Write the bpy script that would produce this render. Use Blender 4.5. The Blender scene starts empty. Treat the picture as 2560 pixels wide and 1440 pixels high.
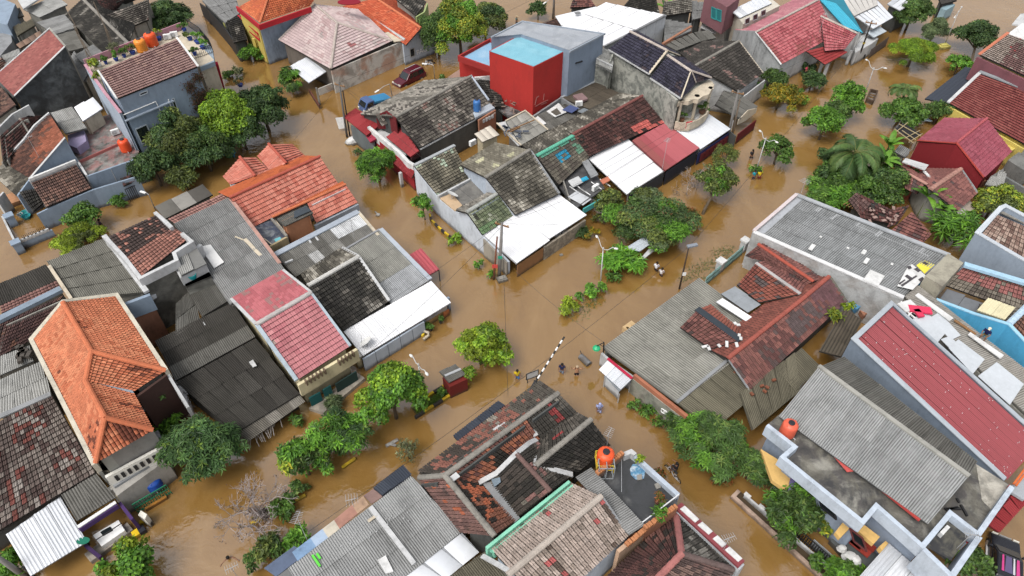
import bpy,bmesh,math,random
import numpy as np
from mathutils import Vector,Matrix
random.seed(7)
RS=np.random.RandomState(11)
scene=bpy.context.scene
COL=scene.collection
R=math.radians
CAM_H,PITCH,FPX=44.0,R(45),1725.0
cam=bpy.data.cameras.new('camera')
cam.sensor_width=36.0
cam.lens=36.0*FPX/2560.0
cam.clip_end=2000
camo=bpy.data.objects.new('camera',cam)
COL.objects.link(camo)
camo.location=(0,0,CAM_H)
camo.rotation_euler=(math.pi/2-PITCH,0,0)
scene.camera=camo
world=bpy.data.worlds.new('World')
scene.world=world
world.use_nodes=True
nt=world.node_tree
nt.nodes.clear()
SUN_EL,SUN_AZ=R(60),R(-140)
sky=nt.nodes.new('ShaderNodeTexSky')
sky.sky_type='NISHITA'
sky.sun_disc=False
sky.sun_elevation=SUN_EL
sky.sun_rotation=SUN_AZ
sky.air_density=1.0
sky.dust_density=4.0
sky.ozone_density=1.0
hs=nt.nodes.new('ShaderNodeHueSaturation')
hs.inputs['Saturation'].default_value=0.25
bg=nt.nodes.new('ShaderNodeBackground')
bg.inputs['Strength'].default_value=0.13
wo=nt.nodes.new('ShaderNodeOutputWorld')
nt.links.new(sky.outputs[0],hs.inputs['Color'])
nt.links.new(hs.outputs[0],bg.inputs['Color'])
nt.links.new(bg.outputs[0],wo.inputs['Surface'])
sun=bpy.data.lights.new('sun','SUN')
sun.energy=1.2
sun.angle=R(32)
sun.color=(1.0,0.96,0.9)
suno=bpy.data.objects.new('sun',sun)
COL.objects.link(suno)
suno.rotation_euler=(math.pi/2-SUN_EL,0,-SUN_AZ+math.pi)
d=Vector((math.sin(SUN_AZ)*math.cos(SUN_EL),math.cos(SUN_AZ)*math.cos(SUN_EL),math.sin(SUN_EL)))
suno.rotation_euler=d.to_track_quat('Z','Y').to_euler()
suno.location=d*200
vs=scene.view_settings
vs.view_transform='Standard'
vs.look='None'
vs.exposure=0.72
vs.gamma=1.0
vs.use_curve_mapping=False
scene.render.engine='CYCLES'
scene.cycles.max_bounces=5
scene.cycles.diffuse_bounces=3
scene.cycles.glossy_bounces=2
scene.cycles.transmission_bounces=2
scene.cycles.use_denoising=True
SP,CP=math.sin(PITCH),math.cos(PITCH)
def at(x,y,z=0.0):
 X=(x-1280)/FPX
 Y=-(y-720)/FPX
 dx,dy,dz=X,CP+Y*SP,-SP+Y*CP
 t=(CAM_H-z)/-dz
 return Vector((dx*t,dy*t,z))
def depth(p):
 return p.y*CP-(p.z-CAM_H)*SP
def pxm(p):
 return FPX/depth(p)
def ztop(bx,by,bz,ty):
 """height of a point straight above (bx,by,bz) that shows at picture row ty"""
 b=at(bx,by,bz)
 lo,hi=bz,bz+25
 for _ in range(40):
  m=(lo+hi)/2
  dd=b.y*CP-(m-CAM_H)*SP
  u=b.y*SP+(m-CAM_H)*CP
  if 720-FPX*u/dd>ty:lo=m
  else:hi=m
 return lo
def lin(c):
 c=c/255.0
 return c/12.92 if c<=0.04045 else((c+0.055)/1.055)**2.4
ALB=0.78
def C(r,g,b,k=1.0):
 y_=.3*r+.59*g+.11*b
 r,g,b=(q*.9+y_*.1 for q in(r,g,b))
 return(min(.85,lin(r)*ALB*k),min(.85,lin(g)*ALB*k),min(.85,lin(b)*ALB*k))
MATS={}
def node(nt,t,**kw):
 n=nt.nodes.new(t)
 for k,v in kw.items():
  setattr(n,k,v)
 return n
def new_mat(key):
 m=bpy.data.materials.new(key)
 m.use_nodes=True
 t=m.node_tree
 b=t.nodes['Principled BSDF']
 return m,t,b
def mixc(t,fac,a,b,mode='MIX'):
 n=node(t,'ShaderNodeMix',data_type='RGBA',blend_type=mode)
 for sock,v in((n.inputs[0],fac),(n.inputs[6],a),(n.inputs[7],b)):
  if hasattr(v,'is_linked'):t.links.new(v,sock)
  elif isinstance(v,(int,float)):sock.default_value=v
  else:sock.default_value=tuple(v)+((1,)if len(v)==3 else())
 return n.outputs[2]
def ramp(t,src,a,b,va=0.0,vb=1.0):
 n=node(t,'ShaderNodeMapRange')
 n.inputs[1].default_value=a;n.inputs[2].default_value=b
 n.inputs[3].default_value=va;n.inputs[4].default_value=vb
 t.links.new(src,n.inputs[0])
 return n.outputs[0]
def noise(t,scale,detail=4,rough=.6,vec=None,dist=0.0):
 n=node(t,'ShaderNodeTexNoise')
 n.inputs['Scale'].default_value=scale
 n.inputs['Detail'].default_value=detail
 n.inputs['Roughness'].default_value=rough
 n.inputs['Distortion'].default_value=dist
 if vec is not None:t.links.new(vec,n.inputs['Vector'])
 return n.outputs[0]
def wpos(t,sx=1,sy=1,sz=1):
 g=node(t,'ShaderNodeNewGeometry')
 m=node(t,'ShaderNodeMapping')
 m.inputs['Scale'].default_value=(sx,sy,sz)
 t.links.new(g.outputs['Position'],m.inputs['Vector'])
 return m.outputs[0]
def mul(t,a,b):
 n=node(t,'ShaderNodeMath',operation='MULTIPLY')
 for s,v in((n.inputs[0],a),(n.inputs[1],b)):
  if hasattr(v,'is_linked'):t.links.new(v,s)
  else:s.default_value=v
 return n.outputs[0]
def bump(t,b,h,strength,distance):
 n=node(t,'ShaderNodeBump')
 n.inputs['Strength'].default_value=strength
 n.inputs['Distance'].default_value=distance
 t.links.new(h,n.inputs['Height'])
 t.links.new(n.outputs[0],b.inputs['Normal'])
def tint_src(t):
 oi=node(t,'ShaderNodeObjectInfo')
 at_=node(t,'ShaderNodeAttribute',attribute_name='tint')
 return mixc(t,1.0,oi.outputs['Color'],at_.outputs['Color'],'ADD')
def piece_mat(key,rough=.85,spec=.3,grime=.5,gscale=.9,dark=(.018,.017,.014),fine=.25,metal=0.0,moss=None,streak=.0,sfreq=9,groove=0,waves=7):
 """roof pieces: colour from the piece itself, weathering by position, groove dirt and shade in colour"""
 if key in MATS:return MATS[key]
 m,t,b=new_mat(key)
 c=tint_src(t)
 p=wpos(t)
 if grime:
  n1=noise(t,gscale,5,.68,p)
  n2=noise(t,gscale*7,3,.6,p)
  f=mul(t,ramp(t,n1,.45,.72),ramp(t,n2,.3,.62,.35,1))
  c=mixc(t,mul(t,f,grime),c,dark)
 if streak:
  pv=node(t,'ShaderNodeAttribute',attribute_name='puv')
  oi=node(t,'ShaderNodeObjectInfo')
  ad=node(t,'ShaderNodeVectorMath',operation='MULTIPLY_ADD')
  t.links.new(pv.outputs['Vector'],ad.inputs[0])
  ad.inputs[1].default_value=(sfreq,.8,1)
  cb=node(t,'ShaderNodeCombineXYZ')
  t.links.new(mul(t,oi.outputs['Random'],60),cb.inputs[0]);t.links.new(mul(t,oi.outputs['Random'],23),cb.inputs[1])
  t.links.new(cb.outputs[0],ad.inputs[2])
  ns=noise(t,1.0,3,.6,ad.outputs[0])
  c=mixc(t,ramp(t,ns,.38,.7,0,streak),c,mixc(t,.75,c,dark))
  c=mixc(t,ramp(t,ns,.5,.25,0,streak*.7),c,mixc(t,1.0,c,(1.5,1.5,1.5),'MULTIPLY'))
 if groove:  # valley dirt that also puts the shade of the corrugation into the colour
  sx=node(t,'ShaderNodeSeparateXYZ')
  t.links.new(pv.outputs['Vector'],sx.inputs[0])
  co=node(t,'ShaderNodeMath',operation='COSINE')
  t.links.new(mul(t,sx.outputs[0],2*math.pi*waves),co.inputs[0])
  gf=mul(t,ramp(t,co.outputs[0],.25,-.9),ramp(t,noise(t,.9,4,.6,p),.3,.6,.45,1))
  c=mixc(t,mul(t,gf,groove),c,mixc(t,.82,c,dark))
 if moss:
  n4=noise(t,gscale*1.7,5,.7,wpos(t,1.1,1.1,1.1))
  c=mixc(t,ramp(t,n4,.56,.7,0,moss),c,(.085,.10,.045))
 n3=noise(t,14,3,.7,p)
 c=mixc(t,ramp(t,n3,.3,.72,0,fine),c,mixc(t,.5,c,(.01,.01,.01)))
 t.links.new(c,b.inputs['Base Color'])
 b.inputs['Roughness'].default_value=rough
 b.inputs['Specular IOR Level'].default_value=spec
 b.inputs['Metallic'].default_value=metal
 MATS[key]=m
 return m
def plaster(c,stain=.35,key=None,rough=.9,sc=.8,dark=(.02,.02,.018)):
 key='plaster_%d_%d_%d_%d'%(c[0]*999,c[1]*999,c[2]*999,stain*100)
 if key in MATS:return MATS[key]
 m,t,b=new_mat(key)
 n1=noise(t,sc,6,.68,wpos(t,1,1,.45))
 n2=noise(t,sc*5,4,.7,wpos(t,1,1,.35))
 f=mul(t,ramp(t,n1,.42,.75),ramp(t,n2,.25,.7))
 col=mixc(t,mul(t,f,min(1,stain*1.5)),c,dark)
 n3=noise(t,3.5,5,.7,wpos(t))
 col=mixc(t,ramp(t,n3,.5,.8,0,.3),col,tuple(min(.85,x*1.35+.01)for x in c))
 n4=noise(t,22,3,.7,wpos(t))
 col=mixc(t,ramp(t,n4,.35,.75,0,.22),col,tuple(x*.5 for x in c))
 sp=node(t,'ShaderNodeSeparateXYZ')
 t.links.new(node(t,'ShaderNodeNewGeometry').outputs['Position'],sp.inputs[0])
 zz=node(t,'ShaderNodeMath',operation='MULTIPLY_ADD')
 t.links.new(n1,zz.inputs[0]);zz.inputs[1].default_value=-.9
 t.links.new(sp.outputs[2],zz.inputs[2])
 col=mixc(t,ramp(t,zz.outputs[0],-.32,.02,.75,0),col,(.055,.038,.02))
 t.links.new(col,b.inputs['Base Color'])
 b.inputs['Roughness'].default_value=rough
 b.inputs['Specular IOR Level'].default_value=.25
 bump(t,b,n4,.25,.02)
 MATS[key]=m
 return m
def stained(key,base,spots,sc=.6,lo=.45,hi=.6,rough=.75):
 """flat concrete with pale and dark stains"""
 if key in MATS:return MATS[key]
 m,t,b=new_mat(key)
 p=wpos(t)
 col=base
 for i,(c,a)in enumerate(spots):
  n=noise(t,sc*(1+.6*i),6,.62,wpos(t,1+.1*i,1.13-.2*i,1),.6)
  col=mixc(t,ramp(t,n,lo,hi,0,a),col,c)
 n4=noise(t,9,4,.7,p)
 col=mixc(t,ramp(t,n4,.3,.75,0,.45),col,mixc(t,.65,col,(.008,.008,.008)))
 t.links.new(col,b.inputs['Base Color'])
 b.inputs['Roughness'].default_value=rough
 MATS[key]=m
 return m
def paint(c,rough=.5,spec=.4,metal=0.0,var=.15,emit=0):
 key='paint_%d_%d_%d_%d_%d'%(c[0]*999,c[1]*999,c[2]*999,rough*100,metal*100)
 if key in MATS:return MATS[key]
 m,t,b=new_mat(key)
 n=noise(t,6,4,.65,wpos(t))
 col=mixc(t,ramp(t,n,.4,.75,0,var*2),c,tuple(x*.55 for x in c))
 t.links.new(col,b.inputs['Base Color'])
 b.inputs['Roughness'].default_value=rough
 b.inputs['Specular IOR Level'].default_value=spec
 b.inputs['Metallic'].default_value=metal
 MATS[key]=m
 return m
def glass():
 if 'glass' in MATS:return MATS['glass']
 m,t,b=new_mat('window_glass')
 b.inputs['Base Color'].default_value=(.012,.016,.018,1)
 b.inputs['Roughness'].default_value=.08
 b.inputs['Specular IOR Level'].default_value=.7
 MATS['glass']=m
 return m
def leaf_mat(key='leaves',trans=.25):
 if key in MATS:return MATS[key]
 m,t,b=new_mat(key)
 c=tint_src(t)
 n=noise(t,5,2,.5,wpos(t))
 c=mixc(t,ramp(t,n,.35,.7,0,.35),c,mixc(t,.55,c,(.0,.004,.0)))
 t.links.new(c,b.inputs['Base Color'])
 b.inputs['Roughness'].default_value=.5
 b.inputs['Specular IOR Level'].default_value=.3
 tr=node(t,'ShaderNodeBsdfTranslucent')
 t.links.new(c,tr.inputs['Color'])
 mx=node(t,'ShaderNodeMixShader')
 mx.inputs[0].default_value=trans
 t.links.new(b.outputs[0],mx.inputs[1])
 t.links.new(tr.outputs[0],mx.inputs[2])
 t.links.new(mx.outputs[0],t.nodes['Material Output'].inputs['Surface'])
 MATS[key]=m
 return m
def bark():return plaster((.10,.075,.05),.4)
class MB:
 def __init__(s):
  s.v=[];s.f=[]
 def add(s,vs_,fs):
  o=len(s.v)
  s.v+=[tuple(p)for p in vs_]
  s.f+=[tuple(i+o for i in f)for f in fs]
  return s
 def plate(s,pts,thick,down=None):
  n=len(pts)
  dn=down if down is not None else Vector((0,0,-thick))
  P=[Vector(p)for p in pts]
  a=sum((P[i].x*P[(i+1)%n].y-P[(i+1)%n].x*P[i].y)for i in range(n))
  if a<0:P.reverse()
  Q=[p+dn for p in P]
  fs=[tuple(range(n)),tuple(range(2*n-1,n-1,-1))]
  for i in range(n):
   j=(i+1)%n
   fs.append((j,i,n+i,n+j))
  return s.add(P+Q,fs)
 def prism(s,pts,z0,z1):
  return s.plate([(p[0],p[1],z1)for p in pts],z1-z0)
 def box(s,c,size,rz=0.0,rot=None):
  M=rot if rot is not None else Matrix.Rotation(rz,3,'Z')
  c=Vector(c)
  h=[x/2 for x in size]
  vv=[c+M@Vector((h[0]*a,h[1]*b,h[2]*d))for d in(-1,1)for a,b in((-1,-1),(1,-1),(1,1),(-1,1))]
  return s.add(vv,[(3,2,1,0),(4,5,6,7),(0,1,5,4),(1,2,6,5),(2,3,7,6),(3,0,4,7)])
 def bar(s,a,b,w,h=None):
  """square bar from a to b"""
  a,b=Vector(a),Vector(b)
  h=h or w
  d=(b-a)
  L=d.length
  if L<1e-6:return s
  q=d.to_track_quat('Y','Z').to_matrix()
  return s.box((a+b)/2,(w,L,h),rot=q)
 def tube(s,pts,r,n=6,cap=True):
  P=[Vector(p)for p in pts]
  rr=r if isinstance(r,(list,tuple))else[r]*len(P)
  rings=[]
  vv=[]
  for i,p in enumerate(P):
   d=(P[min(i+1,len(P)-1)]-P[max(i-1,0)])
   if d.length<1e-6:d=Vector((0,0,1))
   d.normalize()
   up=Vector((0,0,1))if abs(d.z)<.95 else Vector((1,0,0))
   x=d.cross(up).normalized();y=x.cross(d)
   for k in range(n):
    a=2*math.pi*k/n
    vv.append(p+(x*math.cos(a)+y*math.sin(a))*rr[i])
  fs=[]
  for i in range(len(P)-1):
   for k in range(n):
    k2=(k+1)%n
    fs.append((i*n+k,i*n+k2,(i+1)*n+k2,(i+1)*n+k))
  if cap:
   fs.append(tuple(range(n-1,-1,-1)))
   fs.append(tuple((len(P)-1)*n+k for k in range(n)))
  return s.add(vv,fs)
 def lathe(s,c,prof,n=16,sx=1.0,sy=1.0,rz=0.0,cap=True):
  c=Vector(c)
  vv=[]
  for r,z in prof:
   for k in range(n):
    a=2*math.pi*k/n
    x,y=r*math.cos(a)*sx,r*math.sin(a)*sy
    vv.append(c+Vector((x*math.cos(rz)-y*math.sin(rz),x*math.sin(rz)+y*math.cos(rz),z)))
  fs=[]
  m=len(prof)
  for i in range(m-1):
   for k in range(n):
    k2=(k+1)%n
    fs.append((i*n+k,i*n+k2,(i+1)*n+k2,(i+1)*n+k))
  if cap:
   fs.append(tuple(range(n-1,-1,-1)))
   fs.append(tuple((m-1)*n+k for k in range(n)))
  return s.add(vv,fs)
 def strip(s,pts,zb,t,side=0.0):
  """upright wall along a polyline; top follows pts, bottom at zb (number or list), t thick, mitred"""
  P=[Vector(p)for p in pts]
  n=len(P)
  L,Rr=[],[]
  for i in range(n):
   d0=(P[i]-P[i-1]).xy.normalized()if i>0 else None
   d1=(P[i+1]-P[i]).xy.normalized()if i<n-1 else None
   if d0 is None:d0=d1
   if d1 is None:d1=d0
   n0=Vector((-d0.y,d0.x));n1=Vector((-d1.y,d1.x))
   m=(n0+n1)
   if m.length<.2:m=n0.copy()
   m.normalize()
   k=1/max(.45,m.dot(n0))
   L.append(P[i].xy+m*k*t*(.5+side));Rr.append(P[i].xy-m*k*t*(.5-side))
  zbs=zb if isinstance(zb,(list,tuple))else[zb]*n
  vv=[]
  for i in range(n):
   vv+=[(L[i].x,L[i].y,P[i].z),(Rr[i].x,Rr[i].y,P[i].z),(Rr[i].x,Rr[i].y,zbs[i]),(L[i].x,L[i].y,zbs[i])]
  fs=[]
  for i in range(n-1):
   a,b=i*4,i*4+4
   for k in range(4):
    k2=(k+1)%4
    fs.append((a+k,a+k2,b+k2,b+k))
  fs+=[(3,2,1,0),(n*4-4,n*4-3,n*4-2,n*4-1)]
  return s.add(vv,fs)
def mesh_from(name,v,f,mat=None,smooth=False,tint=None):
 me=bpy.data.meshes.new(name)
 me.from_pydata([tuple(p)for p in v],[],f)
 if mat:me.materials.append(mat)
 if smooth:me.polygons.foreach_set('use_smooth',[True]*len(me.polygons))
 if tint is not None:set_tint(me,tint)
 return me
def set_tint(me,cols):
 a=me.color_attributes.new('tint','FLOAT_COLOR','POINT')
 arr=np.ones((len(me.vertices),4),'f')
 arr[:,:3]=cols
 a.data.foreach_set('color',arr.ravel())
def mesh_np(name,V,Fq,mat,tint=None,smooth=False):
 """V (n,3), Fq (m,4) quads"""
 me=bpy.data.meshes.new(name)
 me.vertices.add(len(V));me.vertices.foreach_set('co',np.asarray(V,'f').ravel())
 m,k=Fq.shape
 me.loops.add(m*k);me.loops.foreach_set('vertex_index',np.asarray(Fq,'i').ravel())
 me.polygons.add(m);me.polygons.foreach_set('loop_start',np.arange(0,m*k,k,dtype='i'))
 me.polygons.foreach_set('use_smooth',np.full(m,smooth))
 me.update(calc_edges=True)
 me.materials.append(mat)
 if tint is not None:set_tint(me,tint)
 return me
def tag(o,label=None,cat=None,group=None,kind=None):
 if label:o['label']=label
 if cat:o['category']=cat
 if group:o['group']=group
 if kind:o['kind']=kind
 return o
def link(name,me,parent=None):
 o=bpy.data.objects.new(name,me)
 COL.objects.link(o)
 if parent is not None:o.parent=parent
 o.color=(0,0,0,1)
 return o
class Thing:
 def __init__(s,name,label,cat,base,group=None,rz=0.0):
  s.o=bpy.data.objects.new(name,None)
  s.o.empty_display_size=.3
  COL.objects.link(s.o)
  s.base=Vector(base)
  s.o.location=s.base
  tag(s.o,label,cat,group)
  s.faces=[];s.cells=[]
 def L(s,p):
  return Vector(p)-s.base
 def pt(s,p):
  return at(*p)-s.base
 def part(s,name,mb,mat,parent=None,smooth=False,label=None,kind=None):
  me=mesh_from(name,mb.v,mb.f,mat,smooth)
  o=link(name,me,parent if parent is not None else s.o)
  if label:o['label']=label
  if kind:o['kind']=kind
  return o
def prof_mesh(xs,zs,lift,top=-.006,y0=-.06,y1=1.0,th=.018,gap=.03,edge=True):
 """one sheet or tile: top skin, thin front edge and side edges; open underneath so real gaps show"""
 xs=[gap+x*(1-2*gap)for x in xs]
 n=len(xs)
 A=[(x,y0,z+lift)for x,z in zip(xs,zs)]
 B=[(x,y1,z+top)for x,z in zip(xs,zs)]
 V=A+B+A+[(x,y,z-th)for x,y,z in A]
 F=[(i,i+1,n+i+1,n+i)for i in range(n-1)]
 if not edge:return np.array(A+B,float),np.array(F,int)
 F+=[(3*n+i,3*n+i+1,2*n+i+1,2*n+i)for i in range(n-1)]
 return np.array(V,float),np.array(F,int)
def corr(nw,amp):
 xs,zs=[0.0],[amp]
 for i in range(nw):
  xs+=[(i+.2)/nw,(i+.5)/nw,(i+.8)/nw];zs+=[amp,0.0,amp]
 return xs+[1.0],zs+[amp]
def ribs(nr,amp):
 xs,zs=[0.0],[0.0]
 for i in range(nr):
  c=(i+.5)/nr
  w=.09/nr
  xs+=[c-2.2*w,c-w,c+w,c+2.2*w];zs+=[0,amp,amp,0]
 xs.append(1.0);zs.append(0.0)
 return xs,zs
KIND={'tile':(.33,.37,prof_mesh([0,.1,.25,.4,.5,.6,.75,.9,1],[0,.055,.075,.055,0,.055,.075,.055,0],.105,gap=.05),'roof_tile'),'clay':(.22,.27,prof_mesh([0,.2,.45,.7,1],[.0,.05,.06,.04,.0],.07,gap=.085),'roof_tile'),'clayb':(.27,.34,prof_mesh([0,.2,.45,.7,1],[.01,.055,.06,.035,.01],.075,gap=.055),'roof_tile'),'mtile':(.42,.36,prof_mesh([0,.15,.35,.5,.65,.85,1],[0,.025,.025,.0,.025,.025,0],.085,y1=.96,gap=.012),'roof_tile'),'asb':(1.0,1.75,prof_mesh(*corr(7,.07),.035,gap=.0,y0=-.02,y1=1.01,edge=False),'roof_sheet'),'asbw':(1.0,1.9,prof_mesh(*corr(7,.075),.035,gap=.0,y0=-.02,y1=1.01,edge=False),'roof_sheet'),'metal':(.95,9.0,prof_mesh(*ribs(4,.04),.012,y0=-.004,gap=.008),'roof_sheet'),'metalc':(.9,9.0,prof_mesh(*corr(5,.06),.012,y0=-.004,gap=.006),'roof_sheet'),'flat':(1.25,2.0,prof_mesh([0,.02,.98,1],[0,.012,.012,0],.03,y0=-.004,y1=.985,gap=.008),'roof_sheet'),'panel':(1.1,2.4,prof_mesh([0,.01,.99,1],[0,.01,.01,0],.01,y0=-.002,y1=.995,gap=.006),'roof_sheet'),}
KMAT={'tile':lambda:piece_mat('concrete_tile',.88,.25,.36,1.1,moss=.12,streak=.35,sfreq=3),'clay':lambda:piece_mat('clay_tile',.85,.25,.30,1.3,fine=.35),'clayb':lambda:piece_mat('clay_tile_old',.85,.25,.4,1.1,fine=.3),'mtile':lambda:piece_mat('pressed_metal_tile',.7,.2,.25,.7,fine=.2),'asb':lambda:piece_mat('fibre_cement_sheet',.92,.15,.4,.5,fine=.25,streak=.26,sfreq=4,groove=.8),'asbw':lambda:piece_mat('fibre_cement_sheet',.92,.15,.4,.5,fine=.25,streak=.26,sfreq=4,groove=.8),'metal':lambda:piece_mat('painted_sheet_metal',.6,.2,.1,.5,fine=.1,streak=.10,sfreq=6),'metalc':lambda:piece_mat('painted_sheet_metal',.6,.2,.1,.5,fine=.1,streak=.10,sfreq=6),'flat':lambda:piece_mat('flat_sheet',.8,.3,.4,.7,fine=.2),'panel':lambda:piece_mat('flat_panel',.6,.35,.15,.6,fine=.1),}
UNIT={}
def set_puv(me,uv):
 a=me.attributes.new('puv','FLOAT_VECTOR','POINT')
 a.data.foreach_set('vector',np.asarray(uv,'f').ravel())
def unit_mesh(kind):
 if kind not in UNIT:
  V,F=KIND[kind][2]
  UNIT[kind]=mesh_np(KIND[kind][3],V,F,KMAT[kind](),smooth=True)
  set_puv(UNIT[kind],np.stack([V[:,0],V[:,1],V[:,0]*0],1))
 return UNIT[kind]
_vn={}
def vnoise(x,y,seed):
 def h(i,j):
  k=(i,j,seed)
  if k not in _vn:_vn[k]=random.random()
  return _vn[k]
 i,j=math.floor(x),math.floor(y)
 fx,fy=x-i,y-j
 fx=fx*fx*(3-2*fx);fy=fy*fy*(3-2*fy)
 return(h(i,j)*(1-fx)+h(i+1,j)*fx)*(1-fy)+(h(i,j+1)*(1-fx)+h(i+1,j+1)*fx)*fy
KJIT={'asb':.05,'asbw':.05,'metal':.03,'metalc':.03,'panel':.03,'flat':.05,'mtile':.07,'clay':.12,'clayb':.13,'tile':.15}
def pick(pal,cl,i,j,seed,jit=.13,even=0):
 mean=tuple(sum(w*c[k]for w,c in pal)/sum(w for w,_ in pal)for k in range(3))
 tot=sum(w for w,_ in pal)
 t=.65*vnoise(i*cl,j*cl*.5,seed)+.35*vnoise(i*cl*2.6,j*cl*1.2,seed+500)
 t=.74*(t-.5)*1.9+.5+.26*(random.random()-.5)*1.6
 t=min(.9999,max(0,t))*tot
 for w,c in pal:
  if t<w:break
  t-=w
 k=1+random.uniform(-jit,jit)
 return tuple(min(.85,(x*(1-even)+mean[q]*even)*k)for q,x in enumerate(c))
SEED=[0]
def roof(s,pts,kind,pal,nu=None,nv=None,clip=False,cl=.35,wall=True,patch=(),name='roof',deck=None,jit=None,lift=0.0,size=None,skip=0.0,rj=0.0):
 """one roof slope. pts[0]->pts[1] is the lower edge, the rest go round upwards."""
 P=[s.pt(p)for p in pts]
 SEED[0]+=1
 seed=SEED[0]
 even=.55 if kind in('asb','asbw','flat')and jit is None else 0
 jit=KJIT[kind]if jit is None else jit
 w,l=KIND[kind][:2]
 if size:w,l=size
 n=Vector((0,0,0))
 for i in range(len(P)):
  n+=P[i].cross(P[(i+1)%len(P)])
 n.normalize()
 if n.z<0:n=-n
 if len(P)==4 and not clip:
  dm=MB();G=10
  for q_ in(.04,.12):
   for jj in range(G+1):
    for ii in range(G+1):
     a_,b_=ii/G,jj/G
     dm.v.append(tuple(P[0]*(1-a_)*(1-b_)+P[1]*a_*(1-b_)+P[2]*a_*b_+P[3]*(1-a_)*b_-n*q_))
  o_=(G+1)**2
  for jj in range(G):
   for ii in range(G):
    k_=jj*(G+1)+ii
    dm.f+=[(k_,k_+1,k_+G+2,k_+G+1),(o_+k_+G+1,o_+k_+G+2,o_+k_+1,o_+k_)]
  rim=[i_ for i_ in range(G)]+[G+i_*(G+1)for i_ in range(G)]+[(G+1)*G+G-i_ for i_ in range(G)]+[(G-i_)*(G+1)for i_ in range(G)]
  for i_ in range(len(rim)):
   x_,y_=rim[i_],rim[(i_+1)%len(rim)]
   dm.f.append((x_,o_+x_,o_+y_,y_))
 else:
  dm=MB().plate([p-n*.04 for p in P],.08)
 part=s.part(name,dm,deck or(m_deckl(pal)if kind in('metal','metalc','panel','asb','asbw')else plaster((.03,.027,.024),.2)))
 if wall:
  s.faces.append((pts,P))
 if len(P)==4 and not clip:
  wid=((P[1]-P[0]).length+(P[2]-P[3]).length)/2
  hei=((P[3]-P[0]).length+(P[2]-P[1]).length)/2
  NU=nu or max(1,round(wid/w));NV=nv or max(1,round(hei/l))
  def Bp(u,v):
   return P[0]*(1-u)*(1-v)+P[1]*u*(1-v)+P[2]*u*v+P[3]*(1-u)*v
  for j in range(NV):
   for i in range(NU):
    if skip and random.random()<skip:continue
    u0,v0=i/NU,j/NV
    O=Bp(u0,v0);U=Bp(u0+1/NU,v0)-O;V=Bp(u0,v0+1/NV)-O
    c=pick(pal,cl,i,j,seed,jit,even)
    for(a,b,e,f,cc)in patch:
     if a<=(i+.5)/NU<=b and e<=(j+.5)/NV<=f and random.random()<.85:
      k=1+random.uniform(-jit,jit);c=tuple(min(.85,x*k)for x in cc)
    s.cells.append((part,kind,O+n*lift,U,V,c,None))
 else:
  u=(P[1]-P[0]).normalized()
  v=n.cross(u)
  if v.z<0:v=-v
  Q=[((p-P[0]).dot(u),(p-P[0]).dot(v))for p in P]
  area=sum(Q[i][0]*Q[(i+1)%len(Q)][1]-Q[(i+1)%len(Q)][0]*Q[i][1]for i in range(len(Q)))
  if area<0:Q.reverse()
  u0,u1=min(q[0]for q in Q),max(q[0]for q in Q)
  v0,v1=min(q[1]for q in Q),max(q[1]for q in Q)
  NU=max(1,round((u1-u0)/w));NV=max(1,round((v1-v0)/l))
  w,l=(u1-u0)/NU,(v1-v0)/NV
  def inside(x,y):
   for i in range(len(Q)):
    a,b=Q[i],Q[(i+1)%len(Q)]
    if(b[0]-a[0])*(y-a[1])-(b[1]-a[1])*(x-a[0])<-1e-4:return False
   return True
  for j in range(NV):
   for i in range(NU):
    if skip and random.random()<skip:continue
    x,y=u0+i*w,v0+j*l
    cs=[inside(x+a*w,y+b*l)for a in(0,1)for b in(0,1)]
    O=P[0]+u*x+v*y
    c=pick(pal,cl,i,j,seed,jit,even)
    for(a,b,e,f,cc)in patch:
     if a<=(i+.5)/NU<=b and e<=(j+.5)/NV<=f and random.random()<.85:
      k=1+random.uniform(-jit,jit);c=tuple(min(.85,x_*k)for x_ in cc)
    if all(cs):
     s.cells.append((part,kind,O+n*lift,u*w,v*l,c,None))
    elif any(cs)or inside(x+w/2,y+l/2):
     s.cells.append((part,kind,O+n*lift,u*w,v*l,c,(P[0],u,v,n,Q)))
 return part
def clip_poly(poly,Q):
 """poly: list of (u,v,w); Q convex ccw"""
 for i in range(len(Q)):
  a,b=Q[i],Q[(i+1)%len(Q)]
  ex,ey=b[0]-a[0],b[1]-a[1]
  out=[]
  def dd(p):return ex*(p[1]-a[1])-ey*(p[0]-a[0])
  for k in range(len(poly)):
   p,q=poly[k],poly[(k+1)%len(poly)]
   dp,dq=dd(p),dd(q)
   if dp>=0:out.append(p)
   if(dp>=0)!=(dq>=0):
    t=dp/(dp-dq)
    out.append(tuple(p[m]+(q[m]-p[m])*t for m in range(3)))
  poly=out
  if len(poly)<3:return None
 return poly
def m_deckl(pal):return plaster(tuple(.5*sum(w*c[k]for w,c in pal)/sum(w for w,_ in pal)for k in range(3)),.2)
NPIECE=[0,0]
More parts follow.
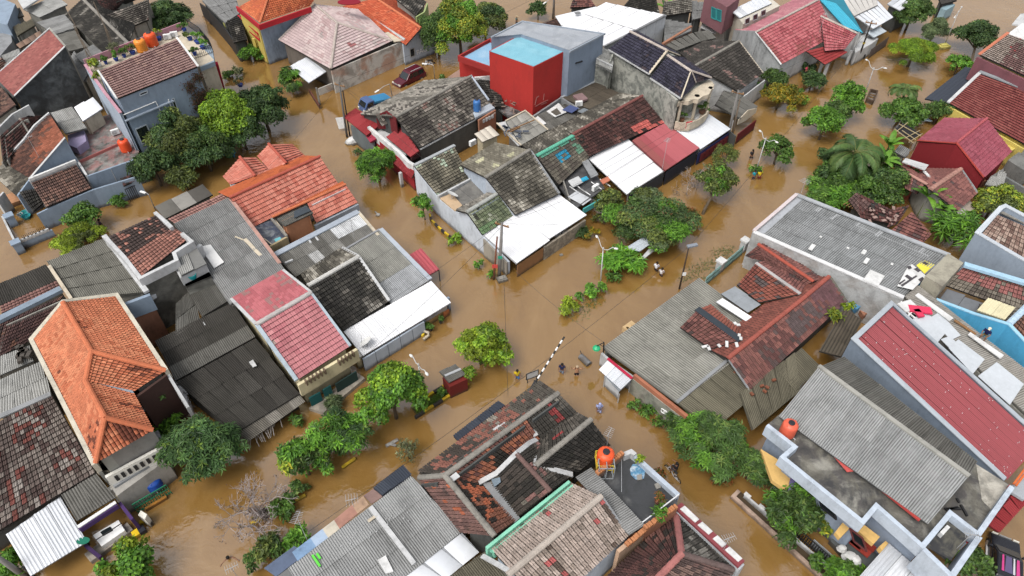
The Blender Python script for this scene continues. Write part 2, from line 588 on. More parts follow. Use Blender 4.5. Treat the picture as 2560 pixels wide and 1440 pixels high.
def finish(s,wallmat=None,zb=-.8,inset=.28,drop=.13,maxobj=300,minpx=9.0,open_edges=()):
 if wallmat is not None and s.faces:
  mb=MB()
  edges=[]
  for fi,(pts,P)in enumerate(s.faces):
   n=len(P)
   for i in range(n):
    edges.append((fi,i,pts[i],pts[(i+1)%n],P[i],P[(i+1)%n],sum(P,Vector())/n))
  def near(a,b):return abs(a[0]-b[0])<9 and abs(a[1]-b[1])<9
  for e in edges:
   if any(o[0]!=e[0]and((near(e[2],o[2])and near(e[3],o[3]))or(near(e[2],o[3])and near(e[3],o[2])))for o in edges):continue
   a,b,c=e[4],e[5],e[6]
   dv=(b-a);dv.z=0
   if dv.length<.5:continue
   dv.normalize()
   nn=Vector((-dv.y,dv.x,0))
   if nn.dot(c-a)<0:nn=-nn
   s0=min(inset,(b-a).length/4)
   k=s0/max(.01,(b-a).xy.length)
   a2=a+(b-a)*k+nn*inset;b2=b-(b-a)*k+nn*inset
   zz=zb-s.base.z
   T=nn*.12
   ta,tb=a2-Vector((0,0,drop)),b2-Vector((0,0,drop))
   if min(ta.z,tb.z)<zz+.1:continue
   vv=[ta,tb,tb+T,ta+T]+[Vector((p.x,p.y,zz))for p in(a2,b2,b2+T,a2+T)]
   mb.add(vv,[(0,1,2,3),(0,4,5,1),(1,5,6,2),(2,6,7,3),(3,7,4,0)])
  if mb.v:s.part('wall',mb,wallmat)
 whole,rest=[],[]
 for c in s.cells:
  part,kind,O,U,V,col,cq=c
  wp=O+U*.5+V*.5+s.base
  size=math.sqrt(U.length*V.length)*pxm(wp)
  if cq is None and size>=minpx:whole.append((depth(wp),c))
  else:rest.append(c)
 whole.sort(key=lambda t:t[0])
 for d_,c in whole[:maxobj]:
  part,kind,O,U,V,col,cq=c
  n=U.cross(V).normalized()
  if n.z<0:
   O=O+U;U=-U;n=-n
  wob=random.uniform(-.012,.012)if kind in('tile','clay','clayb')else random.uniform(-.004,.004)
  V2=V+n*wob*V.length
  M=Matrix(((U.x,V2.x,n.x,O.x),(U.y,V2.y,n.y,O.y),(U.z,V2.z,n.z,O.z),(0,0,0,1)))
  o=bpy.data.objects.new(KIND[kind][3],unit_mesh(kind))
  COL.objects.link(o)
  o.parent=part
  o.matrix_parent_inverse=M
  o.color=(col[0],col[1],col[2],1)
 NPIECE[0]+=min(maxobj,len(whole))
 rest+=[c for d_,c in whole[maxobj:]]
 NPIECE[1]+=len(rest)
 by={}
 for c in rest:by.setdefault(c[1],[]).append(c)
 for kind,cs in by.items():
  V0,F0=KIND[kind][2]
  k=len(V0)
  VV,FF,TT,UU=[],[],[],[]
  off=0
  extraF=[]
  ev,ef,ec=[],[],[]
  for(part,_,O,U,V,col,cq)in cs:
   n=U.cross(V).normalized()
   if n.z<0:
    O=O+U;U=-U;n=-n
   wob=random.uniform(-.012,.012)*V.length
   A=np.array([U,V,n]).astype(float)
   pts=V0@A+np.array(O)
   pts+=np.outer(V0[:,1]*wob,np.array(n))
   if cq is None:
    VV.append(pts);FF.append(F0+off);TT.append(np.tile(col,(k,1)));off+=k
    q_=random.randint(0,40);UU.append(np.stack([V0[:,0]+q_,V0[:,1],V0[:,0]*0+q_],1))
   else:
    P0,u,v,nn,Q=cq
    rel=pts-np.array(P0)
    loc=np.stack([rel@np.array(u),rel@np.array(v),rel@np.array(nn)],1)
    for f in F0:
     pl=clip_poly([tuple(loc[i])for i in f],Q)
     if pl:
      b0=len(ev)
      for q in pl:
       ev.append(P0+u*q[0]+v*q[1]+nn*q[2]);ec.append(col)
      ef.append(tuple(range(b0,b0+len(pl))))
  nm=KIND[kind][3]+'s'
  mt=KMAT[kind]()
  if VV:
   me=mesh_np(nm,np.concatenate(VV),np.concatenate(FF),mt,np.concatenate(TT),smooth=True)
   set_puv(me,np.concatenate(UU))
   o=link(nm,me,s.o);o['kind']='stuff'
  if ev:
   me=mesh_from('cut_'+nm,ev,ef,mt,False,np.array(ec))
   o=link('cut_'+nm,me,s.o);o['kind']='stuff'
def ridge(s,pts,r=.13,mat=None,seg=.42,name='ridge_cap'):
 P=[s.pt(p)if len(p)==3 and not isinstance(p,Vector)else p for p in pts]
 mb=MB()
 for a,b in zip(P[:-1],P[1:]):
  d=b-a
  n=max(1,round(d.length/seg))
  x=d.normalized()
  side=x.cross(Vector((0,0,1))).normalized()
  up=side.cross(x)
  for i in range(n):
   p0=a+d*(i/n)-x*.03;p1=a+d*((i+1)/n)+x*.03
   vv=[]
   for p,rr in((p0,r*1.12),(p1,r*.95)):
    for k in range(6):
     an=math.pi*(k/5)*1.1-.05*math.pi
     vv.append(p+side*rr*math.cos(an)+up*(rr*.85*math.sin(an)+.03))
   fs=[(k,k+1,7+k,6+k)for k in range(5)]+[(0,1,2,3,4,5),(11,10,9,8,7,6)]
   mb.add(vv,fs)
 return s.part(name,mb,mat or piece('ridge_old',(.24,.22,.19)))
def piece(key,c):
 return plaster(c,.45)
def parapet(s,pts,zb,t=.16,mat=None,name='parapet',up=0.0,side=0.0):
 P=[s.pt((p[0],p[1],p[2]))+Vector((0,0,up))for p in pts]
 z=zb if isinstance(zb,(list,tuple))else[zb]*len(P)
 return s.part(name,MB().strip(P,[q-s.base.z for q in z],t,side),mat)
def coping(s,pts,w=.24,h=.08,mat=None,up=0.0,name='coping'):
 P=[s.pt(p)+Vector((0,0,up))for p in pts]
 mb=MB()
 mb.strip([p+Vector((0,0,h))for p in P],[p.z+.003 for p in P],w)
 return s.part(name,mb,mat)
def slab(s,pts,thick,mat,name='slab',parent=None):
 return s.part(name,MB().plate([s.pt(p)for p in pts],thick),mat,parent)
def block(s,pts,zb,mat,name='wall'):
 P=[s.pt(p)for p in pts]
 zz=zb-s.base.z
 n=len(P)
 a=sum((P[i].x*P[(i+1)%n].y-P[(i+1)%n].x*P[i].y)for i in range(n))
 if a<0:P.reverse()
 vv=P+[Vector((p.x,p.y,zz))for p in P]
 fs=[tuple(range(n)),tuple(range(2*n-1,n-1,-1))]+[((i+1)%n,i,n+i,n+(i+1)%n)for i in range(n)]
 return s.part(name,MB().add(vv,fs),mat)
def on_wall(px,py,A,B):
 """point where the sight line meets the upright plane through A,B (site points)"""
 o=Vector((0,0,CAM_H))
 dr=(at(px,py,0)-o).normalized()
 n=(B-A).cross(Vector((0,0,1))).normalized()
 t=(A-o).dot(n)/dr.dot(n)
 return o+dr*t,n
def window(s,A,B,quad,frame=(.5,.5,.48),pane=None,name='window',fr=.07,off=.05,bars=0):
 """quad: four picture positions on the wall through A,B -> frame and pane, standing proud of the wall"""
 A,B=Vector(A),Vector(B)
 W=[]
 for q in quad:
  p,n=on_wall(q[0],q[1],A,B)
  if n.y>0:n=-n
  W.append(p-s.base+n*off)
 c=sum(W,Vector())/4
 mb=MB()
 for i in range(4):
  a,b=W[i],W[(i+1)%4]
  mb.bar(a,b,fr,.09)
 f=s.part(name,mb,paint(frame))
 q=MB().add([p-n*(off*.6)for p in W],[(0,1,2,3)])
 s.part('pane',q,pane or glass(),f)
 if bars:
  bm_=MB()
  for k in range(1,bars+1):
   t=k/(bars+1)
   bm_.bar(W[0].lerp(W[1],t),W[3].lerp(W[2],t),.035)
  s.part('bar',bm_,paint(frame),f)
 return f
def house(label,px,py,cat='house',name='house',group=None):
 return Thing(name,label,cat,at(px,py,0),group)
PAL={'mango':[(4,(.045,.085,.022)),(3,(.06,.115,.026)),(2,(.085,.15,.03)),(1,(.12,.17,.04))],'blue':[(4,(.042,.088,.027)),(3,(.058,.118,.036)),(2,(.08,.15,.042)),(.7,(.12,.19,.03))],'dark':[(4,(.034,.068,.022)),(3,(.048,.092,.028)),(2,(.068,.115,.034)),(1,(.09,.14,.036))],'lime':[(3,(.13,.23,.016)),(3,(.17,.28,.02)),(2,(.22,.33,.03)),(3,(.085,.16,.018))],'bright':[(3,(.065,.16,.02)),(3,(.10,.22,.025)),(2,(.14,.29,.03)),(1,(.045,.10,.018))],'limey':[(3,(.20,.28,.02)),(3,(.26,.34,.025)),(2,(.16,.22,.02)),(1,(.10,.15,.02))],'olive':[(3,(.075,.10,.028)),(3,(.10,.13,.032)),(2,(.14,.17,.035)),(1,(.05,.075,.022))],'grey':[(3,(.07,.10,.045)),(3,(.10,.135,.06)),(2,(.13,.17,.07)),(1,(.055,.085,.04))],'gold':[(3,(.22,.17,.012)),(3,(.16,.15,.015)),(2,(.09,.12,.018)),(1,(.28,.16,.01))],'cassia':[(5,(.06,.105,.04)),(5,(.085,.14,.045)),(2,(.11,.17,.05)),(.9,(.16,.085,.035)),(.4,(.2,.18,.04))],'fern':[(3,(.07,.18,.02)),(3,(.10,.24,.025)),(2,(.15,.30,.03))],'shrub':[(3,(.05,.11,.02)),(3,(.075,.15,.025)),(2,(.11,.2,.03))],'yg':[(3,(.16,.22,.025)),(3,(.22,.27,.03)),(2,(.10,.16,.025)),(1,(.32,.30,.03))],'spar':[(3,(.13,.14,.075)),(3,(.17,.18,.09)),(2,(.10,.13,.05))],'rust':[(3,(.22,.07,.02)),(2,(.12,.08,.02)),(2,(.06,.09,.02))],'dead':[(3,(.10,.05,.035)),(3,(.07,.04,.03)),(1,(.12,.10,.03))],'palm':[(3,(.05,.10,.028)),(3,(.075,.13,.035)),(2,(.11,.17,.045))],}
def palpick(pal,n):
 w=np.array([p[0]for p in pal],float);w/=w.sum()
 c=np.array([p[1]for p in pal])
 k=RS.choice(len(pal),n,p=w)
 return c[k]*RS.uniform(.95,1.4,(n,1))
def unit(v):return v/(np.linalg.norm(v,axis=1,keepdims=True)+1e-9)
def leaf_quads(P,D,N,ln,wd):
 """diamond leaves at P pointing D with face normal N"""
 S=unit(np.cross(D,N))
 a=P;b=P+D*(ln*.5)[:,None]+S*(wd*.5)[:,None]
 c=P+D*ln[:,None]-N*(ln*.18)[:,None];d_=P+D*(ln*.5)[:,None]-S*(wd*.5)[:,None]
 n=len(P)
 V=np.stack([a,b,c,d_],1).reshape(-1,3)
 F=np.arange(4*n).reshape(n,4)
 return V,F
def crown_points(C0,Rx,Rz,blobs,per,seed,fill=.15):
 """points on the outer shells of many overlapping leaf clumps; returns points, outward directions, clump id"""
 rs=np.random.RandomState(seed)
 st=rs.uniform(.86,1.14,2);an=rs.uniform(0,6.28)
 cs=[]
 for i in range(blobs):
  v=rs.normal(size=3);v/=np.linalg.norm(v)
  v[2]=abs(v[2])*1.15-.45
  r=rs.uniform(.13,.36)
  q=rs.uniform(.42,1.12-r*.6)
  c,s_=math.cos(an),math.sin(an)
  x,y=v[0]*c+v[1]*s_,-v[0]*s_+v[1]*c
  v=np.array([(x*st[0])*c-(y*st[1])*s_,(x*st[0])*s_+(y*st[1])*c,v[2]])
  cs.append((v*q,r))
 P,D,B=[],[],[]
 for i,(c,r)in enumerate(cs):
  k=max(6,int(per*(r/.36)**2))
  v=rs.normal(size=(k,3));v=unit(v)
  v[:,2]=np.where(v[:,2]<-.3,-v[:,2],v[:,2])
  rad=r*rs.uniform(.8,1.15,(k,1))
  inner=rs.rand(k,1)<fill
  rad=np.where(inner,rad*rs.uniform(.3,.8,(k,1)),rad)
  P.append(c+v*rad);D.append(v);B.append(np.full(k,i))
 P=np.concatenate(P);D=np.concatenate(D);B=np.concatenate(B)
 return np.array(C0)+P*[Rx,Rx,Rz],D,B,[(np.array(C0)+c*np.array([Rx,Rx,Rz]),r)for c,r in cs]
TSEED=[100]
def tree(label,px,py,rpx,h=3.2,pal='mango',style='broad',blobs=None,dens=1.0,leaf=None,rz=.8,name='tree',cat='tree',group=None,base=None,ground=-.6,trunk_r=None,pal2=None):
 TSEED[0]+=1
 seed=TSEED[0]
 rs=np.random.RandomState(seed)
 Rw=rpx/pxm(at(px,py,h))
 if ground<0:h=min(h,.95*Rw*rz+.45)
 Cc=at(px,py,h)
 b=at(base[0],base[1],0)if base else Vector((Cc.x,Cc.y,0))
 b.z=ground
 T=Thing(name,label,cat,b,group)
 c0=np.array(Cc-b)
 blobs=blobs or int(12+Rw*9)
 ln0,wd0=leaf or{'broad':(.38,.15),'round':(.27,.19),'fine':(.24,.09),'rosette':(.46,.13)}[style]
 area=4*math.pi*(Rw*.36)**2
 per=dens*1.5*area/(ln0*wd0*.5)
 if style=='rosette':per/=7.5
 P,D,B,cs=crown_points(c0,Rw,Rw*rz,blobs,per,seed)
 n=len(P)
 shift=rs.uniform(.6,1.35,blobs)
 bp=palpick(PAL[pal],n)
 if pal2:
  ps=pal2 if isinstance(pal2,tuple)else(pal2,)
  m2=rs.rand(blobs)
  for q,p2 in enumerate(ps):
   mm=(m2>=q*.55/len(ps))&(m2<(q+1)*.55/len(ps))
   bp=np.where(mm[B][:,None],palpick(PAL[p2],n),bp)
 col=bp*shift[B][:,None]
 if style=='rosette':
  k=6
  ax=unit(D*.7+np.array([0,0,.75])+rs.normal(size=(n,3))*.25)
  t=unit(np.cross(ax,rs.normal(size=(n,3))));bt=np.cross(ax,t)
  VV,FF,CC=[],[],[]
  for q in range(k):
   a=2*math.pi*q/k+rs.uniform(-.3,.3,n)
   d_=unit(t*np.cos(a)[:,None]+bt*np.sin(a)[:,None]+ax*rs.uniform(-.15,.35,(n,1)))
   V,F=leaf_quads(P,d_,ax,ln0*rs.uniform(.7,1.2,n),wd0*rs.uniform(.8,1.2,n))
   FF.append(F+4*n*q);VV.append(V);CC.append(np.repeat(col*rs.uniform(.85,1.15,(n,1)),4,0))
  V,F,cc=np.concatenate(VV),np.concatenate(FF),np.concatenate(CC)
 else:
  N=unit(D+np.array([0,0,.5])+rs.normal(size=(n,3))*.55)
  d_=unit(np.cross(N,rs.normal(size=(n,3)))+np.array([0,0,-.25]))
  V,F=leaf_quads(P,d_,N,ln0*rs.uniform(.65,1.3,n),wd0*rs.uniform(.7,1.25,n))
  cc=np.repeat(col,4,0)
 crown=link('crown',mesh_np('crown',V,F,leaf_mat(),cc),T.o)
 r0=trunk_r or max(.05,Rw*.06)
 mb=MB()
 fork=Vector(c0)*.55
 fork.z=c0[2]-Rw*rz*.5
 if fork.z<.25:fork.z=.25
 mb.tube([(0,0,-.2),fork*.5+Vector((.06*rs.randn(),.06*rs.randn(),0)),fork],[r0*1.2,r0,r0*.8],7)
 for(c,r)in cs[:min(9,len(cs))]:
  e=Vector(c)
  m=fork.lerp(e,.5)+Vector((rs.randn()*.1,rs.randn()*.1,.1))*Rw*.3
  mb.tube([fork,m,e],[r0*.6,r0*.38,r0*.12],5)
 T.part('trunk',mb,bark())
 return T
def shrub(label,px,py,rpx,h=.45,pal='shrub',style='round',**kw):
 kw.setdefault('name','shrub');kw.setdefault('cat','shrub');kw.setdefault('blobs',9);kw.setdefault('rz',.75)
 return tree(label,px,py,rpx,h,pal,style,**kw)
def frond_mesh(origin,az,el,L,droop,wid,nl,rs,leafw=.045,v=.5):
 """a feather leaf: curved rib with two rows of leaflets"""
 pts=[]
 p=np.array(origin,float);e=el
 seg=9
 for i in range(seg+1):
  pts.append(p.copy())
  p=p+np.array([math.cos(az)*math.cos(e),math.sin(az)*math.cos(e),math.sin(e)])*L/seg
  e-=droop/seg*(1+i/seg)
 pts=np.array(pts)
 V,F=[],[]
 for i in range(nl):
  t=.12+.86*i/nl
  k=t*seg;i0=min(seg-1,int(k));f=k-i0
  q=pts[i0]*(1-f)+pts[i0+1]*f
  d=pts[i0+1]-pts[i0];d/=np.linalg.norm(d)
  sd=np.cross(d,[0,0,1]);sd/=np.linalg.norm(sd)+1e-9
  w=wid*math.sin(math.pi*min(1,.18+t*.8))**.7
  for sg in(-1,1):
   dir_=sd*sg*.85+d*.55-np.array([0,0,v])*rs.uniform(.5,1.1)
   dir_/=np.linalg.norm(dir_)
   tip=q+dir_*w*rs.uniform(.85,1.1)
   o=len(V)
   V+=[q-d*leafw,q+d*leafw,tip+d*leafw*.2,tip-d*leafw*.2]
   F.append((o,o+1,o+2,o+3))
 return V,F,pts
def palm(label,px,py,rpx,h,nf=16,pal='palm',base=None,trunk_r=.14,droop=1.5,nl=46,wid=.16,el=(.2,1.1),name='palm_tree',cat='palm tree',leafw=.035,v=.5,frond_name='frond'):
 TSEED[0]+=1
 rs=np.random.RandomState(TSEED[0])
 c=at(px,py,h)
 Rw=rpx/pxm(c)
 b=at(*base,0)if base else Vector((c.x,c.y,0))
 b.z=-.6
 T=Thing(name,label,cat,b)
 top=c-b
 T.part('trunk',MB().tube([(0,0,-.2),top*.5,top],[trunk_r*1.4,trunk_r,trunk_r*.8],8),plaster((.16,.14,.11),.4))
 for i in range(nf):
  az=2.4*i+rs.uniform(-.2,.2)
  e=rs.uniform(*el)
  L=Rw*rs.uniform(1.0,1.35)
  V,F,pts=frond_mesh(top,az,e,L,droop*rs.uniform(.8,1.2),L*wid,nl,rs,leafw,v)
  cl=palpick(PAL[pal],1)[0]
  cc=np.tile(cl,(len(V),1))*rs.uniform(.8,1.2,(len(V),1))
  mb=MB().tube([tuple(p)for p in pts],[.04*(1-k/11)for k in range(len(pts))],4,cap=False)
  nv=len(V)
  VV=list(V)+list(mb.v)
  FF=list(F)+[tuple(i_+nv for i_ in f)for f in mb.f]
  cc=np.concatenate([cc,np.tile(np.array([.16,.17,.05]),(len(mb.v),1))])
  link(frond_name,mesh_from(frond_name,VV,FF,leaf_mat(),False,cc),T.o)
 return T
def banana(label,px,py,rpx,h,nl=8,base=None,pal='bright'):
 TSEED[0]+=1
 rs=np.random.RandomState(TSEED[0])
 c=at(px,py,h)
 Rw=rpx/pxm(c)
 b=at(*base,0)if base else Vector((c.x,c.y,0));b.z=-.6
 T=Thing('banana_plant',label,'banana plant',b)
 top=c-b
 T.part('stem',MB().tube([(0,0,-.1),top*.6,top],[.16,.12,.07],8),plaster((.14,.17,.06),.3))
 for i in range(nl):
  az=2.4*i+rs.uniform(-.3,.3);e=rs.uniform(.35,1.25)
  L=Rw*rs.uniform(.9,1.3);seg=10
  p=np.array(top,float);P=[]
  for k in range(seg+1):
   P.append(p.copy())
   p=p+np.array([math.cos(az)*math.cos(e),math.sin(az)*math.cos(e),math.sin(e)])*L/seg
   e-=rs.uniform(.9,1.5)/seg*(.5+k/seg)
  V,F=[],[]
  for k in range(seg):
   d=P[k+1]-P[k];sd=np.cross(d,[0,0,1]);sd/=np.linalg.norm(sd)+1e-9
   w0=.3*math.sin(math.pi*min(1,.1+k/seg*.9))**.6;w1=.3*math.sin(math.pi*min(1,.1+(k+.9)/seg*.9))**.6 if k<seg-1 else.02
   dip=np.array([0,0,-.10])
   o=len(V)
   V+=[P[k],P[k+1],P[k+1]+sd*w1+dip,P[k]+sd*w0+dip,P[k]-sd*w0+dip,P[k+1]-sd*w1+dip]
   F+=[(o,o+1,o+2,o+3),(o,o+4,o+5,o+1)]
  cl=palpick(PAL[pal],1)[0]
  link('leaf',mesh_from('leaf',V,F,leaf_mat(),False,np.tile(cl,(len(V),1))*rs.uniform(.85,1.15,(len(V),1))),T.o)
 return T
def bare_tree(label,px,py,rpx,h,base,pal='dead',leaves=220,thick=.06):
 TSEED[0]+=1
 rs=np.random.RandomState(TSEED[0])
 c=at(px,py,h);Rw=rpx/pxm(c)
 b=at(*base,0);b.z=-.6
 T=Thing('tree',label,'tree',b)
 mb=MB();tips=[]
 def grow(p,d,L,r,lv):
  q=p+d*L
  m=p+d*L*.5+Vector(rs.randn(3)*L*.06)
  mb.tube([p,m,q],[r,r*.85,r*.65],5 if lv<2 else 3,cap=False)
  if lv>=5:tips.append(q);return
  if lv>=3:tips.append(q)
  for k in range(3 if lv<4 else 2):
   nd=(d+Vector(rs.randn(3))*.6+Vector((0,0,.05))).normalized()
   grow(q,nd,L*rs.uniform(.6,.85),r*.74,lv+1)
 top=(c-b)
 L0=top.length*.35
 for k in range(3):
  d=(top.normalized()+Vector(rs.randn(3))*.45).normalized()
  grow(Vector((0,0,0)),d,L0*rs.uniform(.8,1.1),thick,0)
 T.part('trunk',mb,plaster((.30,.26,.25),.2))
 if leaves:
  tp=np.array([tuple(t)for t in tips])
  k=RS.choice(len(tp),leaves)
  P=tp[k]+rs.normal(size=(leaves,3))*.1
  D=unit(rs.normal(size=(leaves,3)));N=unit(np.cross(D,rs.normal(size=(leaves,3))))
  V,F=leaf_quads(P,D,N,np.full(leaves,.16),np.full(leaves,.08))
  link('crown',mesh_np('crown',V,F,leaf_mat(),np.repeat(palpick(PAL[pal],leaves),4,0)),T.o)
 return T
def skin_obj(name,verts,edges,radii,mat,parent,sub=1,smooth=True,root=0):
 me=bpy.data.meshes.new(name)
 me.from_pydata([tuple(v)for v in verts],edges,[])
 me.materials.append(mat)
 o=link(name,me,parent)
 o.modifiers.new('skin','SKIN')
 sv=me.skin_vertices[0].data if me.skin_vertices else None
 if sv is None:
  bm_=bmesh.new();bm_.from_mesh(me);bm_.verts.layers.skin.verify();bm_.to_mesh(me);bm_.free()
  sv=me.skin_vertices[0].data
 for i,r in enumerate(radii):
  r=r if isinstance(r,tuple)else(r,r)
  sv[i].radius=r
  sv[i].use_root=(i==root)
 o.modifiers['skin'].use_smooth_shade=smooth
 m=o.modifiers.new('sub','SUBSURF');m.levels=sub;m.render_levels=sub
 return o
SKIN_T=(.20,.10,.06)
def person(label,px,py,rz,shirt=None,shorts=(.03,.03,.04),hair=(.01,.009,.008),pose='wade',k=1.0,z=-.45,hijab=None,sleeves=True,skin=SKIN_T,cap=None,base=None):
 """px,py: where the feet would stand (water level at the body); rz: facing (deg, 0 = +X)"""
 b=base.copy()if base is not None else at(px,py,0)
 b.z=z
 T=Thing('person',label,'person',b)
 T.o.rotation_euler.z=R(rz)
 H=1.66*k
 S=lambda x,y,zz:Vector((x*H,y*H,zz*H))
 pel,waist,chest,neck,head=S(0,0,.52),S(.005,0,.60),S(.01,0,.73),S(.01,0,.83),S(.03,0,.91)
 topc=S(.03,0,.965)
 P=[pel,waist,chest,neck,head,topc]
 E=[(0,1),(1,2),(2,3),(3,4),(4,5)]
 r=[(.085*H,.085*H),(.075*H,.075*H),(.085*H,.085*H),.032*H,.058*H,.045*H]
 arms,legs=[],[]
 if pose=='wade':
  lg=[(S(.02,.055,.49),S(.09,.06,.28),S(.03,.06,.04),S(.10,.06,.015)),(S(0,-.055,.49),S(0,-.06,.27),S(-.09,-.06,.05),S(-.03,-.06,.015))]
  ar=[(S(.0,.115,.79),S(-.02,.15,.63),S(.08,.15,.52),S(.11,.14,.50)),(S(.0,-.115,.79),S(.02,-.155,.64),S(.12,-.13,.56),S(.15,-.12,.56))]
 elif pose=='raise':
  lg=[(S(.0,.055,.49),S(.02,.065,.27),S(0,.07,.04),S(.07,.07,.015)),(S(0,-.055,.49),S(.02,-.065,.27),S(-.02,-.07,.04),S(.05,-.07,.015))]
  ar=[(S(.0,.115,.79),S(.02,.24,.74),S(.06,.26,.88),S(.08,.26,.92)),(S(.0,-.115,.79),S(.03,-.24,.76),S(.05,-.28,.90),S(.06,-.28,.95))]
 elif pose=='sit':
  lg=[(S(.03,.06,.50),S(.24,.10,.52),S(.26,.11,.27),S(.33,.11,.25)),(S(.03,-.06,.50),S(.24,-.10,.50),S(.24,-.11,.26),S(.31,-.11,.24))]
  ar=[(S(.03,.115,.79),S(.12,.17,.66),S(.26,.13,.62),S(.30,.12,.61)),(S(.03,-.115,.79),S(.12,-.17,.66),S(.26,-.13,.62),S(.30,-.12,.61))]
 elif pose=='ride':
  lg=[(S(.03,.06,.49),S(.19,.07,.40),S(.14,.07,.18),S(.20,.07,.16)),(S(.03,-.06,.49),S(.22,-.07,.44),S(.16,-.07,.25),S(.22,-.07,.23))]
  ar=[(S(.06,.115,.79),S(.18,.16,.68),S(.32,.15,.62),S(.36,.14,.61)),(S(.06,-.115,.79),S(.18,-.16,.68),S(.32,-.15,.62),S(.36,-.14,.61))]
 elif pose=='swim':
  lg=[(S(.0,.055,.49),S(.02,.065,.27),S(0,.07,.04),S(.07,.07,.015)),(S(0,-.055,.49),S(.02,-.065,.27),S(-.02,-.07,.04),S(.05,-.07,.015))]
  ar=[(S(.0,.115,.79),S(.12,.22,.80),S(.25,.30,.83),S(.30,.32,.84)),(S(.0,-.115,.79),S(.05,-.2,.78),S(.10,-.3,.8),S(.14,-.33,.8))]
 for l in lg:
  o=len(P);P+=list(l);E+=[(0,o),(o,o+1),(o+1,o+2),(o+2,o+3)]
  r+=[.058*H,.04*H,.027*H,.024*H]
 for a in ar:
  o=len(P);P+=list(a);E+=[(2,o),(o,o+1),(o+1,o+2),(o+2,o+3)]
  r+=[.036*H,.027*H,.019*H,.022*H]
  d=(a[3]-a[2]).normalized()
  sd=Vector((0,0,1)).cross(d).normalized()
  for q in range(4):
   P.append(a[3]+d*(.045+.006*(q in(1,2)))*H+sd*(.012*(q-1.5))*H+Vector((0,0,-.008*H)))
   E.append((o+3,len(P)-1));r.append(.0055*H)
  P.append(a[3]+d*.012*H+sd*.03*H);E.append((o+3,len(P)-1));r.append(.0065*H)
 ms=paint(skin,.6,.3,var=.05)
 body=skin_obj('body',P,E,r,ms,T.o)
 hair_m=paint(hair,.7,.2,var=.05)
 hd=head+S(.005,0,.02)
 f=MB()
 for sg in(-1,1):
  f.box(hd+S(.056,.022*sg,-.012),(.006,.016,.009))
 T.part('eyes',f,paint((.01,.01,.01),.3))
 T.part('nose',MB().box(hd+S(.062,0,-.026),(.02,.018,.03)),ms)
 T.part('mouth',MB().box(hd+S(.058,0,-.05),(.008,.04,.009)),paint((.16,.05,.04),.5))
 T.part('ears',MB().box(hd+S(0,.058,-.02),(.03,.015,.045)).box(hd+S(0,-.058,-.02),(.03,.015,.045)),ms)
 if hijab:
  T.part('headscarf',MB().lathe(hd+S(-.006,0,-.10),[(.085*H,-.12*H),(.09*H,-.02*H),(.066*H,.05*H),(.07*H,.11*H),(.05*H,.155*H),(.01*H,.17*H)],12),paint(hijab,.9,.2),smooth=True)
 elif cap:
  T.part('cap',MB().lathe(hd+S(0,0,0),[(.07*H,.0),(.068*H,.03*H),(.045*H,.055*H),(.005,.062*H)],12).box(hd+S(.09,0,.005),(.09*H,.09*H,.01)),paint(cap,.8,.2),smooth=False)
 else:
  T.part('hair',MB().lathe(hd+S(-.012,0,-.012),[(.058*H,-.03*H),(.07*H,.01*H),(.066*H,.045*H),(.042*H,.07*H),(.004,.078*H)],12),hair_m,smooth=True)
 if shirt:
  q=1.16
  V=[pel+S(0,0,.01),waist,chest,neck-S(0,0,.03)]
  Ed=[(0,1),(1,2),(2,3)]
  rr=[.095*H,.088*H,.098*H,.05*H]
  for a in ar:
   o=len(V);V+=[a[0],a[0].lerp(a[1],.75 if sleeves else.3)];Ed+=[(2,o),(o,o+1)];rr+=[.05*H,.042*H]
  skin_obj('shirt',V,Ed,rr,paint(shirt,.9,.15),T.o)
 if shorts:
  V=[pel+S(0,0,.04),pel]
  Ed=[(0,1)];rr=[.09*H,.096*H]
  for l in lg:
   o=len(V);V+=[l[0],l[0].lerp(l[1],.9)];Ed+=[(1,o),(o,o+1)];rr+=[.07*H,.056*H]
  skin_obj('shorts',V,Ed,rr,paint(shorts,.9,.15),T.o)
 return T
